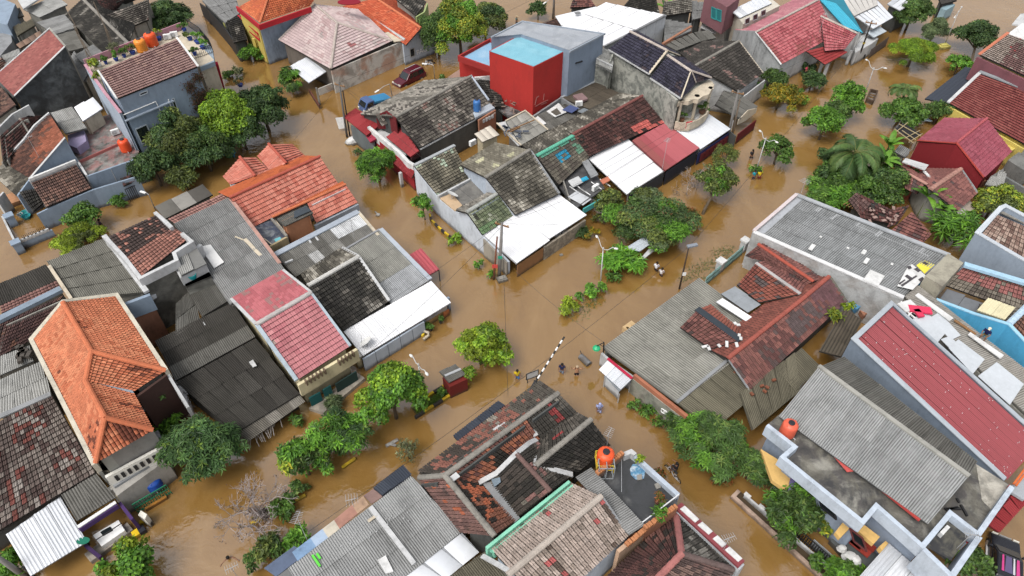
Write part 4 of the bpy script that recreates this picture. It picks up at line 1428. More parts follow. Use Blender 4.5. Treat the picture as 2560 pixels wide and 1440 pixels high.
T.part('wall',MB().strip([pA,pB],-.6,.22),m_bg)
for i in range(7):
 q0=pA.lerp(pB,.22+i*.105)
 T.part('pierced_block',MB().box(q0+Vector((0,0,.16)),(.5,.2,.3),R(40)).box(q0+Vector((.05,-.1,.16)),(.16,.06,.16),R(40)),m_white2)
for i in range(16):
 q0=pA.lerp(pB,.22+i*.046)
 T.part('spike',MB().bar(q0+Vector((0,.1,.3)),q0+Vector((0,.1,.62)),.03),m_blackp)
for(x,y)in((42,612),(25,545)):
 q0=T.pt((x,y,.9))
 T.part('pillar',MB().box(q0+Vector((0,0,-.6)),(.7,.7,1.8),R(42)).box(q0+Vector((0,0,.35)),(.85,.85,.12),R(42)),m_bg)
T.part('wall',MB().strip([T.pt((5,540,.5)),T.pt((38,606,.5))],-.6,.18),m_white2)
h=house('small dark front shed and terracotta porch at the left edge',50,520,'shed','shed')
roof(h,Q((83,530),(108,508),1.9,(100,470),(48,480),2.7),'tile',P_BLACK,wall=False)
slab(h,Z(.5,(20,512),(52,500),(38,478),(5,490)),.6,plaster(C(196,140,100),.3),'porch')
parapet(h,Z(2.2,(-10,500),(8,480)),-.6,.2,m_white2,name='wall')
finish(h,None)
for x,y,lab,cc in((65,536,'upper teal washtub floating in the flooded yard',(.03,.25,.25)),(68,545,'lower teal washtub floating in the flooded yard',(.02,.2,.22)),(53,541,'grey bucket floating beside the teal washtubs',(.25,.27,.28))):
 rr=.42 if cc[1]<.26 else.28
 simple('washtub',lab,'washtub',at(x,y,.02),[('tub',MB().lathe((0,0,0),[(rr*.7,-.05),(rr,.3),(rr*1.05,.31),(rr*.92,.29),(rr*.62,.02)],16),paint(cc,.4))])
h=house('grey sheet canopy house with black gate at the top street',570,60)
roof(h,Q((563,58),(602,32),3.0,(588,-10),(505,2),3.3),'asb',P_ASB,size=(1.4,2.2))
roof(h,Q((584,108),(618,100),2.8,(604,38),(567,52),4.0),'tile',P_BLACK)
parapet(h,Z(2.4,(500,8),(520,22),(566,75),(590,110)),-.6,.18,m_blackp,name='gate')
h.part('pillar',MB().box(h.pt((570,82,1.0)),(.4,.4,3.0)).box(h.pt((532,35,1.0)),(.4,.4,3.0)),plaster(C(190,190,110),.3))
h.part('frame',MB().bar(h.pt((506,40,0)),h.pt((524,58,0)),.08).bar(h.pt((506,40,1.2)),h.pt((524,58,1.2)),.06).bar(h.pt((506,40,0)),h.pt((506,40,1.2)),.06).bar(h.pt((524,58,0)),h.pt((524,58,1.2)),.06),m_wood)
finish(h,m_dark)
h=house('two-storey yellow house with orange tiles and red balcony band',700,90)
roof(h,Q((650,57),(775,14),6.0,(815,-40),(672,-12),8.0),'clayb',W((4,C(222,118,72)),(3,C(210,106,64)),(2,C(196,96,62)),(1,C(230,150,110))))
roof(h,Q((597,18),(650,57),6.0,(672,-12),(660,-18),8.0),'clayb',W((4,C(222,118,72)),(3,C(210,106,64)),(1,C(196,96,62))))
ridge(h,[(650,57,6.05),(672,-12,8.05)],mat=m_ocap)
parapet(h,[(593,16,5.9),(649,62,5.9),(776,18,5.9)],5.3,.2,plaster(C(196,40,50),.1),up=.06,side=-.4,name='fascia')
parapet(h,Z(5.2,(649,66),(778,22)),-.6,.25,plaster(C(160,178,200,.95),.55),up=.1,side=.3,name='wall')
parapet(h,Z(5.2,(600,30),(646,66)),-.6,.25,m_yellow,side=.3,name='wall')
slab(h,Z(3.1,(602,58),(648,98),(660,92),(612,50)),.2,plaster(C(230,220,130),.3),'balcony')
brm=MB()
a,b_=h.pt((600,56,3.1)),h.pt((650,102,3.1))
for i in range(15):
 q0=a.lerp(b_,i/14);brm.bar(q0,q0+Vector((0,0,.9)),.07)
brm.bar(a+Vector((0,0,.95)),b_+Vector((0,0,.95)),.16).bar(a+Vector((0,0,.05)),b_+Vector((0,0,.05)),.2)
h.part('balcony_railing',brm,plaster(C(200,34,48),.1))
for x,y in((607,112),(648,150)):
 q0=h.pt((x,y,0));h.part('pillar',MB().box(q0+Vector((0,0,1.2)),(.35,.35,3.6)),m_yellow)
h.part('emblem',MB().lathe(h.pt((873,6,6.2)),[(1.1,0),(1.1,.1)],20,1.4,.8),plaster(C(150,24,44),.1))
finish(h,None)
h=house('pale pink hipped metal tile house with peeling brick side wall',870,150)
ze,zr=3.3,5.6
roof(h,[(698,101,ze),(827,173,ze),(843,57,zr),(787,11,zr)],'mtile',P_PALEPINK,size=(.5,.42),cl=.25)
roof(h,[(827,173,ze),(980,103,ze),(843,57,zr)],'mtile',P_PALEPINK,size=(.5,.42),cl=.25,patch=((.46,.56,.3,.5,C(176,112,112)),))
roof(h,[(980,103,ze),(900,24,ze),(787,11,zr),(843,57,zr)],'mtile',P_PALEPINK,size=(.5,.42),cl=.25)
ridge(h,[(827,172,ze+.05),(843,57,zr+.03),(787,11,zr+.03)],.17,m_rcap)
ridge(h,[(843,57,zr+.03),(980,102,ze+.05)],.17,m_rcap)
ridge(h,[(698,100,ze+.05),(787,11,zr+.03)],.13,m_rcap)
m_peel=stained('peeling_wall',C(204,200,190,1.1),[(C(186,144,120,1.1),.9),(C(120,112,100),.6)],.35,.5,.62)
parapet(h,Z(3.0,(829,178),(1009,102)),-.6,.2,m_peel,side=.3,name='wall')
parapet(h,Z(3.5,(893,14),(1011,98)),-.6,.35,m_white2,name='wall')
slab(h,Z(3.3,(985,104),(1010,100),(985,75),(962,82)),.12,m_cream)
roof(h,Q((772,207),(823,174),2.2,(775,138),(723,166),2.7),'metal',P_ZINC,wall=False,name='canopy')
parapet(h,Z(.9,(795,222),(832,207)),-.6,.18,m_peel,name='wall')
h.part('post',MB().bar(h.pt((800,262,0))+Vector((0,0,-.5)),h.pt((800,262,0))+Vector((0,0,2.3)),.2),m_conc)
parapet(h,Z(.6,(772,222),(798,262)),-.6,.12,plaster(C(120,70,60),.5),name='wall')
finish(h,plaster(C(120,112,104),.5),inset=.4)
h=house('orange clay tile house with blue graffiti wall behind the red car',1020,130)
roof(h,Q((857,16),(1015,113),3.1,(1052,71),(940,-4),4.6),'clay',W((4,C(212,98,62)),(3,C(198,86,54)),(3,C(222,112,74)),(1,C(160,76,56))),size=(.27,.33))
roof(h,Q((1062,78),(985,-6),3.4,(940,-4),(1052,71),4.6),'clay',W((4,C(196,88,56)),(3,C(184,78,50)),(1,C(160,76,56))),size=(.27,.33))
ridge(h,[(940,-4,4.65),(1052,70,4.65)],.16,m_ocap)
gA,gB=at(1013,163,0),at(1098,128,0)
h.part('wall',MB().strip([h.L(gA)+Vector((0,0,2.9)),h.L(gA.lerp(gB,.45))+Vector((0,0,4.2)),h.L(gA.lerp(gB,.9))+Vector((0,0,2.9))],-.6,.2),m_pb)
window(h,gA-Vector((0,.12,0)),gB-Vector((0,.12,0)),[(1026,143),(1037,139),(1035,119),(1024,123)],(.3,.3,.28))
cu=bpy.data.curves.new('graffiti','FONT');cu.body='PAG';cu.size=.95;cu.extrude=.01
tmp=bpy.data.objects.new('graffiti',cu);COL.objects.link(tmp)
me=tmp.to_mesh();g2=bpy.data.meshes.new_from_object(tmp);bpy.data.objects.remove(tmp)
g2.materials.clear();g2.materials.append(m_whitep)
go=link('graffiti',g2,h.o)
aw,n_=on_wall(1040,137,gA,gB);n_=n_ if n_.y<0 else-n_
dx=(gB-gA).normalized()
go.matrix_basis=Matrix(((dx.x,0,n_.x,0),(dx.y,0,n_.y,0),(0,1,0,0),(0,0,0,1)))
go.location=h.L(aw)+n_*.14
finish(h,None)
h=house('dark tile house with green gable at the top edge behind the orange roof',1020,10)
roof(h,Q((1040,40),(1066,5),4.2,(1005,-30),(985,-6),5.2),'tile',P_BLACK)
parapet(h,Z(4.4,(1040,42),(1060,30),(1068,8)),-.6,.2,plaster(C(168,186,120),.3),name='wall')
finish(h,m_dirty)
h=house('dark speckled tile house with red awnings and blue water tank',1090,290)
ze,zr=3.3,5.4
roof(h,[(1049,370,ze),(1236,270,ze),(1177,192,zr),(990,294,zr)],'tile',P_MIXED,cl=.3)
roof(h,[(1062,202,3.6),(901,286,3.6),(990,293,zr),(1177,192,zr)],'clayb',P_GREY,size=(.3,.34),cl=.2)
roof(h,[(954,315,3.8),(989,298,3.8),(968,275,4.8),(940,289,4.8)],'tile',P_MIXED,wall=False)
ridge(h,[(990,293,zr+.04),(1177,191,zr+.04)],.17,m_gcap)
parapet(h,[(990,296,zr-.05),(966,277,zr-.2),(940,289,4.6)],3.0,.1,plaster(C(120,36,40),.2),name='gable_board')
coping(h,[(1177,190,zr+.02),(1222,252,4.0)],.2,.14,plaster(C(180,192,206),.3))
slab(h,Z(3.7,(1188,294),(1237,269),(1215,250),(1178,270)),.25,plaster(C(176,186,196),.35),'tank_platform')
parapet(h,Z(3.45,(1196,300),(1238,274)),-.6,.2,m_brick,name='wall')
pv=MB()
for i in range(4):
 q0=h.pt((1206,299,3.0)).lerp(h.pt((1228,288,3.0)),i/3)
 pv.box(q0+Vector((.15,-.35,.05)),(.28,.12,.4),R(42))
h.part('vent_block',pv,m_white2)
parapet(h,Z(3.05,(1050,374),(1190,298)),-.6,.2,plaster(C(96,94,88),.9),name='wall',side=.2)
coping(h,Z(3.06,(1050,374),(1190,298)),.3,.1,m_white2)
h.part('pillar',MB().box(h.pt((1051,380,1.2)),(.3,.3,3.8),R(42)),m_white)
roof(h,Q((917,340),(858,292),2.7,(889,272),(953,311),3.2),'metalc',P_DRED,wall=False,name='awning')
roof(h,Q((926,357),(915,341),2.3,(926,333),(941,348),2.6),'metalc',W((1,C(170,44,70))),wall=False,name='awning')
roof(h,Q((1027,393),(966,343),3.1,(1004,316),(1048,377),3.7),'metalc',P_DRED,wall=False,name='awning')
parapet(h,Z(3.0,(1027,396),(1050,382)),2.6,.12,plaster(C(70,40,40),.2),name='fascia')
parapet(h,Z(2.2,(878,313),(935,355)),-.6,.18,plaster(C(112,120,122),.4),name='wall')
slab(h,Z(2.6,(930,330),(1005,392),(1040,372),(965,305)),.2,m_white2,'balcony')
parapet(h,Z(2.7,(923,325),(1000,389),(1022,413),(1037,421)),2.0,.35,m_white,up=.45)
parapet(h,Z(2.55,(932,336),(1000,396),(1034,426)),-.6,.2,plaster(C(170,40,48),.15),name='wall')
roof(h,Q((1030,446),(985,408),2.0,(996,394),(1037,430),2.5),'clay',P_DRED,wall=False,name='awning')
h.part('pillar',MB().box(h.pt((1004,455,.6)),(.3,.3,2.4),R(42)),m_white2)
finish(h,m_dark)
water_tank('blue water tank on the grey platform of the dark tile house',1193,276,3.75,.42,1.15,(.04,.14,.36))
h=house('white corner house with mossy tile roofs and a long white carport',1200,560)
roof(h,Q((1095,491),(1176,447),2.5,(1136,366),(1036,416),3.6),'tile',W((3,C(92,88,76)),(4,C(120,114,98)),(2,C(142,135,116)),(.7,C(178,194,170))),cl=.3,patch=((.4,.5,.85,.97,c_pale),(.05,.12,.9,1,c_pale),(.84,.95,.28,.4,c_pale)))
roof(h,Q((1240,357),(1150,412),3.6,(1214,444),(1325,376),5.2),'clayb',W((3,C(110,104,90)),(3,C(132,126,110)),(2,C(150,144,126)),(.8,C(190,186,150))),size=(.32,.36),patch=((.55,.8,.3,.42,C(200,196,158)),))
roof(h,[(1288,537,3.0),(1398,485,3.0),(1325,376,5.2),(1214,444,5.2)],'tile',P_DARK,cl=.25)
roof(h,[(1206,587,2.5),(1289,537,2.5),(1244,484,4.0),(1167,531,4.0)],'tile',P_MOSS,cl=.4,patch=((0,.5,0,.25,C(110,140,96)),))
roof(h,[(1229,478,3.4),(1140,526,3.4),(1166,532,4.0),(1244,485,4.0)],'clayb',P_GREY,wall=False)
ridge(h,[(1214,444,5.25),(1325,375,5.25)],.18,m_gcap)
ridge(h,[(1167,531,4.05),(1244,484,4.05)],.2,plaster(C(176,178,172),.4))
coping(h,[(1325,376,5.2),(1398,485,3.05)],.26,.1,m_grey)
coping(h,[(1036,415,3.65),(1137,365,3.65)],.34,.16,plaster(C(176,180,182),.4))
slab(h,Z(2.6,(1128,484),(1180,451),(1238,478),(1156,513)),.15,stained('flat_asphalt',(.12,.115,.105),[((.22,.21,.19),.6)]),'flat_roof')
slab(h,Z(2.62,(1100,495),(1129,483),(1156,513),(1138,527)),.16,plaster(C(206,176,140),.3),'flat_roof')
parapet(h,[(1214,446,5.0),(1289,537,2.9)],1.0,.12,plaster(C(196,204,214),.4),name='gable_wall',side=.5)
parapet(h,Z(2.6,(1095,493),(1178,449)),2.2,.2,m_white2,up=.2)
parapet(h,Z(3.0,(1175,437),(1236,478)),2.4,.12,plaster(C(120,160,130),.3),name='gutter')
m_wwall=plaster(C(214,222,232,.98),.45)
parapet(h,[(1036,418,3.4),(1096,493,2.45),(1101,499,2.4),(1138,529,2.5),(1167,534,3.5),(1207,590,2.3),(1272,655,1.5)],-.6,.2,m_wwall,name='wall',side=.2)
roof(h,[(1291,659,1.9),(1374,601,1.9),(1290,536,2.7),(1208,588,2.4)],'metalc',P_WHITE,wall=False,name='carport_roof')
roof(h,[(1372,598,1.9),(1466,538,1.9),(1399,487,2.7),(1289,537,2.7)],'metalc',P_WHITE,wall=False,name='carport_roof')
m_stone=stained('stone_wall',C(176,164,144,.9),[(C(120,110,96),.8),((.07,.06,.05),.5)],1.6)
parapet(h,Z(1.55,(1360,618),(1463,549)),-.6,.2,m_stone,name='wall')
parapet(h,Z(1.5,(1293,663),(1358,620)),-.5,.08,plaster(C(150,106,66),.35),name='gate')
for x,y in((1292,664),(1359,619),(1404,590)):
 h.part('post',MB().box(h.pt((x,y,.5)),(.12,.12,2.2)),m_blackp)
parapet(h,[(1212,596,2.2),(1270,655,1.6)],-.6,.14,plaster(C(168,160,146),.6),name='wall',side=-.9)
finish(h,m_pb)
dish('white satellite dish on the tan roof patch of the white corner house',1130,497,2.65,.62,40)
ac_unit('air conditioner on the street wall of the white corner house',1112,512,1.9,-52)
ac_unit('air conditioner between the dark stained wall and the mossy roof',1182,362,2.8,42)
h=house('tiny cream water tower shed with rusty white sheet roof',1216,345,'shed','shed')
roof(h,[(1206,355,3.9),(1249,337,3.9),(1224,313,4.4),(1186,334,4.4)],'panel',W((2,C(206,196,180)),(1,C(176,140,120))),size=(.8,1.6))
finish(h,plaster(C(196,182,150),.5),zb=1.0,inset=.2)
h=house('ruined blackened roof beside the red box house',1240,240)
roof(h,[(1230,268,3.0),(1262,268,3.0),(1243,204,4.2),(1188,197,4.4)],'tile',P_BLACK,skip=.18)
slab(h,Z(2.6,(1236,266),(1265,250),(1310,276),(1280,300)),.2,stained('black_rubble',(.03,.03,.028),[((.25,.25,.25),.7)],1.2),'flat_roof')
parapet(h,[(1186,193,4.6),(1232,189,4.7),(1243,203,4.3)],2.5,.25,m_white)
deb=MB()
for i in range(60):
 q0=h.pt((random.uniform(1200,1290),random.uniform(205,285),3.4));deb.box(q0,(random.uniform(.2,.8),random.uniform(.08,.3),.06),random.uniform(0,3))
h.part('rubble',deb,plaster(C(140,120,108),.5),kind='stuff')
finish(h,m_dark)
h=house('brick edged yard hut between the red car and the red box house',1150,190,'hut','hut')
roof(h,Q((1118,194),(1160,205),2.4,(1185,186),(1150,172),2.8),'flat',W((1,C(180,160,140)),(1,C(150,110,96))))
finish(h,m_brick)
h=house('loose grey sheet roof in a pale frame below the red box house',1310,330)
roof(h,[(1303,363,3.4),(1369,325,3.4),(1313,278,3.9),(1264,303,3.9)],'flat',W((3,C(150,148,140)),(2,C(166,164,156)),(1,C(196,196,194)),(1,C(124,122,116))),size=(.9,1.3),jit=.2)
coping(h,[(1264,303,3.95),(1313,277,3.95),(1370,325,3.45)],.16,.08,m_cream)
coping(h,[(1242,308,3.6),(1303,364,3.45)],.16,.08,m_cream)
slab(h,[(1242,308,3.4),(1264,303,3.5),(1303,362,3.3),(1295,364,3.3)],.1,m_white2)
j=MB()
for i in range(16):
 q0=h.pt((random.uniform(1262,1318),random.uniform(318,345),3.8));j.box(q0+Vector((0,0,.12)),(random.uniform(.2,.9),random.uniform(.12,.35),.06),random.uniform(0,3))
h.part('debris',j,plaster(C(86,92,104),.3),kind='stuff')
j=MB()
j.bar(h.pt((1268,328,4.0)),h.pt((1336,300,4.0)),.09).bar(h.pt((1275,330,4.02)),h.pt((1300,318,4.02)),.1)
h.part('plank',j,m_wood)
finish(h,m_conc)
h=house('red cube house with turquoise flat roof',1320,200)
zt_=8.5
cor=[(1223,127),(1334,168),(1423,123),(1307,83)]
slab(h,Z(zt_+.05,(1225,127.5),(1334,165.5),(1420,122.5),(1307,85)),.045,stained('turquoise_roof',C(128,196,216),[(C(150,208,224),.6),(C(110,176,198),.4)],.4),'flat_roof')
block(h,Z(zt_,*cor),-.6,m_redw)
cor=[(1147,139),(1236,168),(1262,118),(1224,97)]
slab(h,Z(6.1,*cor),.2,stained('blue_roof',C(140,190,225),[(C(176,210,232),.6)],.5),'flat_roof')
block(h,Z(5.95,*cor),-.6,m_redw)
parapet(h,Z(6.5,(1236,170),(1147,139),(1224,97),(1270,112)),5.8,.2,plaster(C(176,50,46),.2))
sc_=MB()
for(x0,y0,x1,y1)in((1337,262,1341,244),(1341,244,1347,240),(1338,266,1352,258),(1352,258,1370,250),(1358,250,1360,234),(1352,262,1366,256)):
 a,n_=on_wall(x0,y0,at(1334,168,zt_),at(1423,123,zt_));b_,_=on_wall(x1,y1,at(1334,168,zt_),at(1423,123,zt_))
 n_=n_ if n_.y<0 else-n_
 sc_.bar(h.L(a)+n_*.03,h.L(b_)+n_*.02,.07,.07)
h.part('plaster_scar',sc_,plaster(C(190,120,112),.3))
finish(h,None)
h=house('blue-grey plastered hall with flat grey roof behind the red cube',1440,110,'building')
block(h,Z(8.9,(1302,86),(1424,127),(1510,83),(1306,53),(1228,92)),-.6,plaster(C(146,162,182,.95),.35))
slab(h,Z(8.98,(1304,85),(1424,125),(1507,83),(1306,55),(1232,92)),.06,stained('grey_membrane',C(168,174,182),[(C(186,190,196),.6),(C(140,146,152),.5)],.25),'flat_roof')
parapet(h,Z(9.1,(1228,92),(1306,52),(1511,83),(1424,128)),8.9,.16,plaster(C(160,170,182),.2))
pu=MB()
for i in range(3):
 a,n_=on_wall(1440+i*6,157-i*2,at(1424,127,8.9),at(1510,83,8.9));n_=n_ if n_.y<0 else-n_
 pu.box(h.L(a)+n_*.02,(.3,.3,.1),.7)
h.part('vent_hole',pu,m_blackp)
finish(h,None)
h=house('hall with wide dazzling white roof and panelled wall',1540,90,'building')
ro=Z(6.0,(1403,66),(1510,114),(1663,36),(1515,5))
roof(h,[(1403,66,6.0),(1510,114,6.0),(1663,36,6.2),(1515,5,6.2)],'panel',P_WHITE,wall=False,size=(1.6,6))
roof(h,[(1388,40,5.7),(1404,64,5.7),(1500,20,5.9),(1490,16,5.9)],'panel',P_WHITE,wall=False,size=(1.6,6))
roof(h,[(1348,62,5.2),(1404,68,5.2),(1443,48,5.4),(1408,40,5.4)],'tile',P_BROWN)
m_pan=plaster(C(206,210,214),.3)
pA,pB=h.pt((1512,116,5.8)),h.pt((1664,40,5.9))
for i in range(6):
 a,b_=pA.lerp(pB,i/6+.003),pA.lerp(pB,(i+1)/6-.003)
 h.part('wall_panel',MB().strip([a,b_],-.6,.15),m_pan)
parapet(h,Z(6.05,(1510,115),(1665,37)),5.85,.12,m_grey,name='gutter',side=-.4)
slab(h,Z(6.25,(1436,30),(1448,28),(1452,32),(1440,34)),.12,m_grey,'hatch')
finish(h,m_white2)
h=house('narrow tall house with navy glazed tiles and rounded cream balcony',1640,220)
ze,zr=6.5,7.9
roof(h,[(1522,123,ze+.5),(1623,184,ze+.5),(1668,127,zr+.5),(1575,80,zr+.5)],'tile',P_NAVY,wall=False,cl=.2)
roof(h,[(1700,139,ze+.6),(1588,78,ze+.6),(1575,79,zr+.5),(1668,127,zr+.5)],'tile',P_NAVY,wall=False)
roof(h,[(1626,194,ze),(1703,245,ze),(1727,178,zr),(1669,140,zr)],'tile',P_NAVY,wall=False,cl=.2)
roof(h,[(1738,205,ze),(1776,195,ze),(1727,178,zr)],'tile',P_NAVY,wall=False)
roof(h,[(1703,245,ze),(1738,206,ze),(1727,178,zr)],'tile',P_NAVY,wall=False)
roof(h,[(1778,194,ze),(1706,145,ze),(1669,140,zr),(1727,178,zr)],'tile',P_NAVY,wall=False)
for p_ in([(1575,79,zr+.55),(1668,127,zr+.55)],[(1669,139,zr+.05),(1727,178,zr+.05),(1738,206,ze+.05)],[(1727,178,zr+.05),(1777,195,ze+.05)]):
 ridge(h,p_,.16,m_rcap)
coping(h,[(1623,184,ze+.5),(1668,127,zr+.52)],.25,.12,m_cream)
coping(h,[(1668,127,zr+.52),(1699,139,ze+.7)],.25,.12,m_cream)
coping(h,[(1703,245,ze+.02),(1727,178,zr)],.14,.1,m_cream)
m_nav=stained('mottled_wall',C(190,190,178,.95),[(C(120,124,116),.75),(C(90,94,90),.6)],.8,.48,.6)
parapet(h,[(1497,150,5.0),(1525,152,6.6),(1533,132,6.75),(1627,194,6.3),(1694,250,6.3)],-.6,.25,m_nav,name='wall')
coping(h,[(1521,125,ze+.42),(1624,187,ze+.42)],.2,.14,m_white2)
coping(h,[(1626,197,ze-.1),(1702,248,ze-.1)],.2,.14,m_white2)
block(h,[(1560,120,6.4),(1626,190,6.2),(1700,246,6.0),(1770,200,6.0),(1690,140,6.2),(1600,85,6.6)],-.6,m_nav)
parapet(h,Z(5.6,(1490,160),(1530,168)),-.6,.2,m_nav,name='wall')
rl=MB()
a,b_=h.pt((1490,163,5.7)),h.pt((1529,182,5.7))
for i in range(12):rl.bar(a.lerp(b_,i/11),a.lerp(b_,i/11)+Vector((0,0,.8)),.07)
rl.bar(a+Vector((0,0,.85)),b_+Vector((0,0,.85)),.1)
h.part('railing',rl,m_white2)
roof(h,Q((1489,160),(1530,178),6.2,(1535,130),(1500,118),6.4),'asb',P_ASBL,wall=False)
def wavy(z,th,grow,mat,nm):
 c0=[(1694,258),(1706,251),(1722,253),(1734,247),(1746,249),(1758,240),(1772,236),(1780,222),(1786,212),(1780,203),(1768,198),(1735,203),(1706,235)]
 slab(h,[(x,y,z)for x,y in c0],th,mat,nm)
wavy(6.0,.5,0,m_cream,'canopy')
bal=[(1686,318),(1700,322),(1722,322),(1745,312),(1762,299),(1770,286),(1762,272),(1730,268),(1695,290)]
slab(h,[(x,y,3.0)for x,y in bal],.3,m_cream,'balcony')
parapet(h,[(x,y,3.0)for x,y in bal[:7]],2.95,.15,m_cream,up=.75)
for x,y in((1692,312),(1730,300),(1764,280)):
 q0=h.pt((x,y,3.0));h.part('pillar',MB().lathe(q0,[(.18,0),(.18,2.8),(.3,3.0)],10),m_cream)
h.part('towel',MB().box(h.pt((1722,312,3.45)),(.75,.1,.75),R(20)),plaster(C(214,20,60),.05))
slab(h,Z(3.05,(1705,290),(1745,300),(1755,275),(1722,270)),.04,m_white)
finish(h,None)
pot_plant('leafy potted plant at the west end of the rounded balcony',1703,304,3.05,15,'shrub',(.2,.1,.06))
pot_plant('leafy potted plant at the east end of the rounded balcony',1754,283,3.05,17,'shrub',(.2,.1,.06))
h=house('long tile row house part maroon with green topped neighbour',1480,330)
ze,zr=2.7,4.9
roof(h,[(1472,390,ze),(1660,307,ze),(1606,241,zr),(1432,337,zr)],'tile',P_REDDARK,cl=.22,patch=((.62,.85,.05,.32,c_red),(.8,1,.0,.12,c_red)))
ridge(h,[(1432,336,zr+.05),(1606,240,zr+.05)],.17,plaster(C(140,84,78),.4))
roof(h,[(1551,233,3.4),(1400,316,3.4),(1432,337,zr),(1606,241,zr)],'clayb',P_DARK,size=(.32,.36))
coping(h,[(1432,337,zr),(1472,390,ze)],.2,.1,plaster(C(110,90,80),.4))
roof(h,[(1471,396,2.3),(1567,486,1.9),(1660,428,1.9),(1562,340,2.5)],'panel',P_WHITE,wall=False,size=(1.5,6),name='carport_roof')
roof(h,[(1662,427,2.1),(1748,370,2.1),(1661,309,2.75),(1580,352,2.75)],'metalc',P_RED,wall=False,name='carport_roof')
parapet(h,Z(1.6,(1575,487),(1660,432)),-.6,.1,plaster(C(60,62,66),.3),name='gate')
parapet(h,Z(1.7,(1665,430),(1742,378)),-.6,.1,plaster(C(44,46,58),.4),name='gate')
for x,y in((1570,488),(1660,430),(1745,374)):h.part('post',MB().box(h.pt((x,y,.6)),(.12,.12,2.5)),m_whitep)
finish(h,m_dark)
antenna('tall tv antenna standing on the red carport roof',1655,425,2.1,3.6,60)
h=house('green ridged tile house between the mossy house and the white canopy',1400,420)
roof(h,[(1396,462,2.6),(1472,392,2.6),(1433,341,4.7),(1342,391,4.7)],'tile',W((3,C(92,84,76)),(3,C(110,104,92)),(2,C(140,132,116)),(.6,C(96,140,110))),cl=.3,patch=((0,1,.84,1,C(92,160,136)),(.35,.62,.45,.75,c_blu),(.85,1,.3,.8,C(104,150,124))))
roof(h,[(1400,314,3.3),(1305,364,3.3),(1342,391,4.7),(1433,341,4.7)],'clayb',P_DARK,size=(.32,.36))
ridge(h,[(1342,390,4.75),(1433,340,4.75)],.2,plaster(C(100,190,160),.25))
slab(h,Z(2.2,(1395,462),(1470,400),(1512,470),(1440,520)),.2,stained('wet_roof',(.05,.05,.052),[((.12,.12,.12),.5)]),'flat_roof')
roof(h,Q((1457,514),(1479,498),2.1,(1445,478),(1419,492),2.5),'flat',W((2,C(214,220,226)),(1,C(150,130,110))),wall=False)
slab(h,Z(2.7,(1420,452),(1446,440),(1458,455),(1432,468)),.08,m_white2,'sheet')
slab(h,Z(2.75,(1452,446),(1466,440),(1472,447),(1456,454)),.08,plaster(C(40,170,210),.1),'sheet')
slab(h,Z(3.0,(1455,405),(1470,398),(1496,436),(1478,444)),.1,m_grey,'sheet')
parapet(h,[(1398,420,2.9),(1425,500,2.4)],1.5,.12,m_conc)
h.part('fascia',MB().strip([h.pt((1458,522,2.0)),h.pt((1500,498,2.0))],1.4,.12),plaster(C(80,180,176),.2))
jb=MB()
for x,y in((1424,466),(1438,462),(1450,470),(1478,455),(1500,448)):jb.bar(h.pt((x,y,2.4)),h.pt((x+26,y+18,2.4)),.07)
h.part('pipe',jb,m_whitep)
slab(h,Z(2.9,(1500,450),(1520,440),(1526,450),(1508,460)),.1,plaster(C(205,120,90),.2),'board')
finish(h,m_dark)
ac_unit('air conditioner on the cluttered flat roof above the laundry',1488,474,2.3,45)
h=house('sheet roof patchwork at the foot of the red cube with solar panel',1400,280)
roof(h,[(1368,330,3.0),(1440,292,3.0),(1402,260,3.2),(1333,294,3.2)],'asb',P_ASBD,cl=.6)
roof(h,[(1479,277,3.0),(1551,235,3.0),(1486,205,3.3),(1405,246,3.3)],'asb',P_ASBB,cl=.5)
roof(h,[(1442,291,2.9),(1481,276,2.9),(1440,250,3.1),(1404,262,3.1)],'flat',P_ASBK)
parapet(h,[(1330,292,3.3),(1403,243,3.6),(1448,272,3.3)],2.2,.2,m_grey)
parapet(h,Z(3.4,(1402,243),(1487,203)),2.6,.25,plaster(C(186,192,198),.3))
slab(h,Z(3.4,(1367,278),(1397,257),(1416,280),(1388,292)),.08,m_white,'sheet')
slab(h,Z(3.46,(1377,279),(1392,270),(1403,283),(1390,288)),.05,plaster(C(96,90,80),.4),'sheet')
slab(h,Z(3.5,(1406,274),(1425,262),(1447,270),(1430,282)),.06,plaster(C(78,92,140),.15),'solar_panel')
slab(h,Z(3.3,(1336,296),(1345,290),(1366,308),(1354,314)),.06,m_white,'sheet')
slab(h,Z(3.3,(1444,278),(1460,270),(1490,280),(1470,288)),.06,plaster(C(130,138,144),.2),'sheet')
slab(h,Z(3.6,(1432,238),(1455,232),(1470,246),(1450,254)),.25,plaster(C(150,120,120),.4),'tarpaulin')
finish(h,m_conc)
ac_unit('air conditioner lying on the sheet roofs below the red cube',1447,264,3.2,10)
h=house('silver carport and blue gate under the rounded balcony',1760,340,'carport','carport')
roof(h,[(1751,373,2.0),(1827,322,2.0),(1764,280,2.7),(1692,326,2.7)],'metal',P_ZINC,wall=False)
parapet(h,Z(1.5,(1746,384),(1822,332)),-.6,.12,plaster(C(40,44,92),.4),name='gate')
pn=MB()
for i in range(6):
 a=h.pt((1750,385,1.3)).lerp(h.pt((1820,337,1.3)),(i+.5)/6);pn.box(a+Vector((.05,-.12,-.5)),(.7,.06,1.0),R(42))
h.part('gate_panel',pn,plaster(C(110,36,40),.3))
for x,y in((1750,376),(1826,326)):h.part('post',MB().box(h.pt((x,y,.6)),(.14,.14,2.6)),m_whitep)
finish(h,None)
h=house('black tile house with pale speckles beside the navy roof',1800,190)
ze,zr=3.2,5.4
roof(h,[(1845,229,ze),(1907,184,ze),(1847,104,zr),(1737,166,zr)],'tile',W((5,C(62,58,54)),(3,C(80,75,70)),(1,C(140,110,104))),cl=.3)
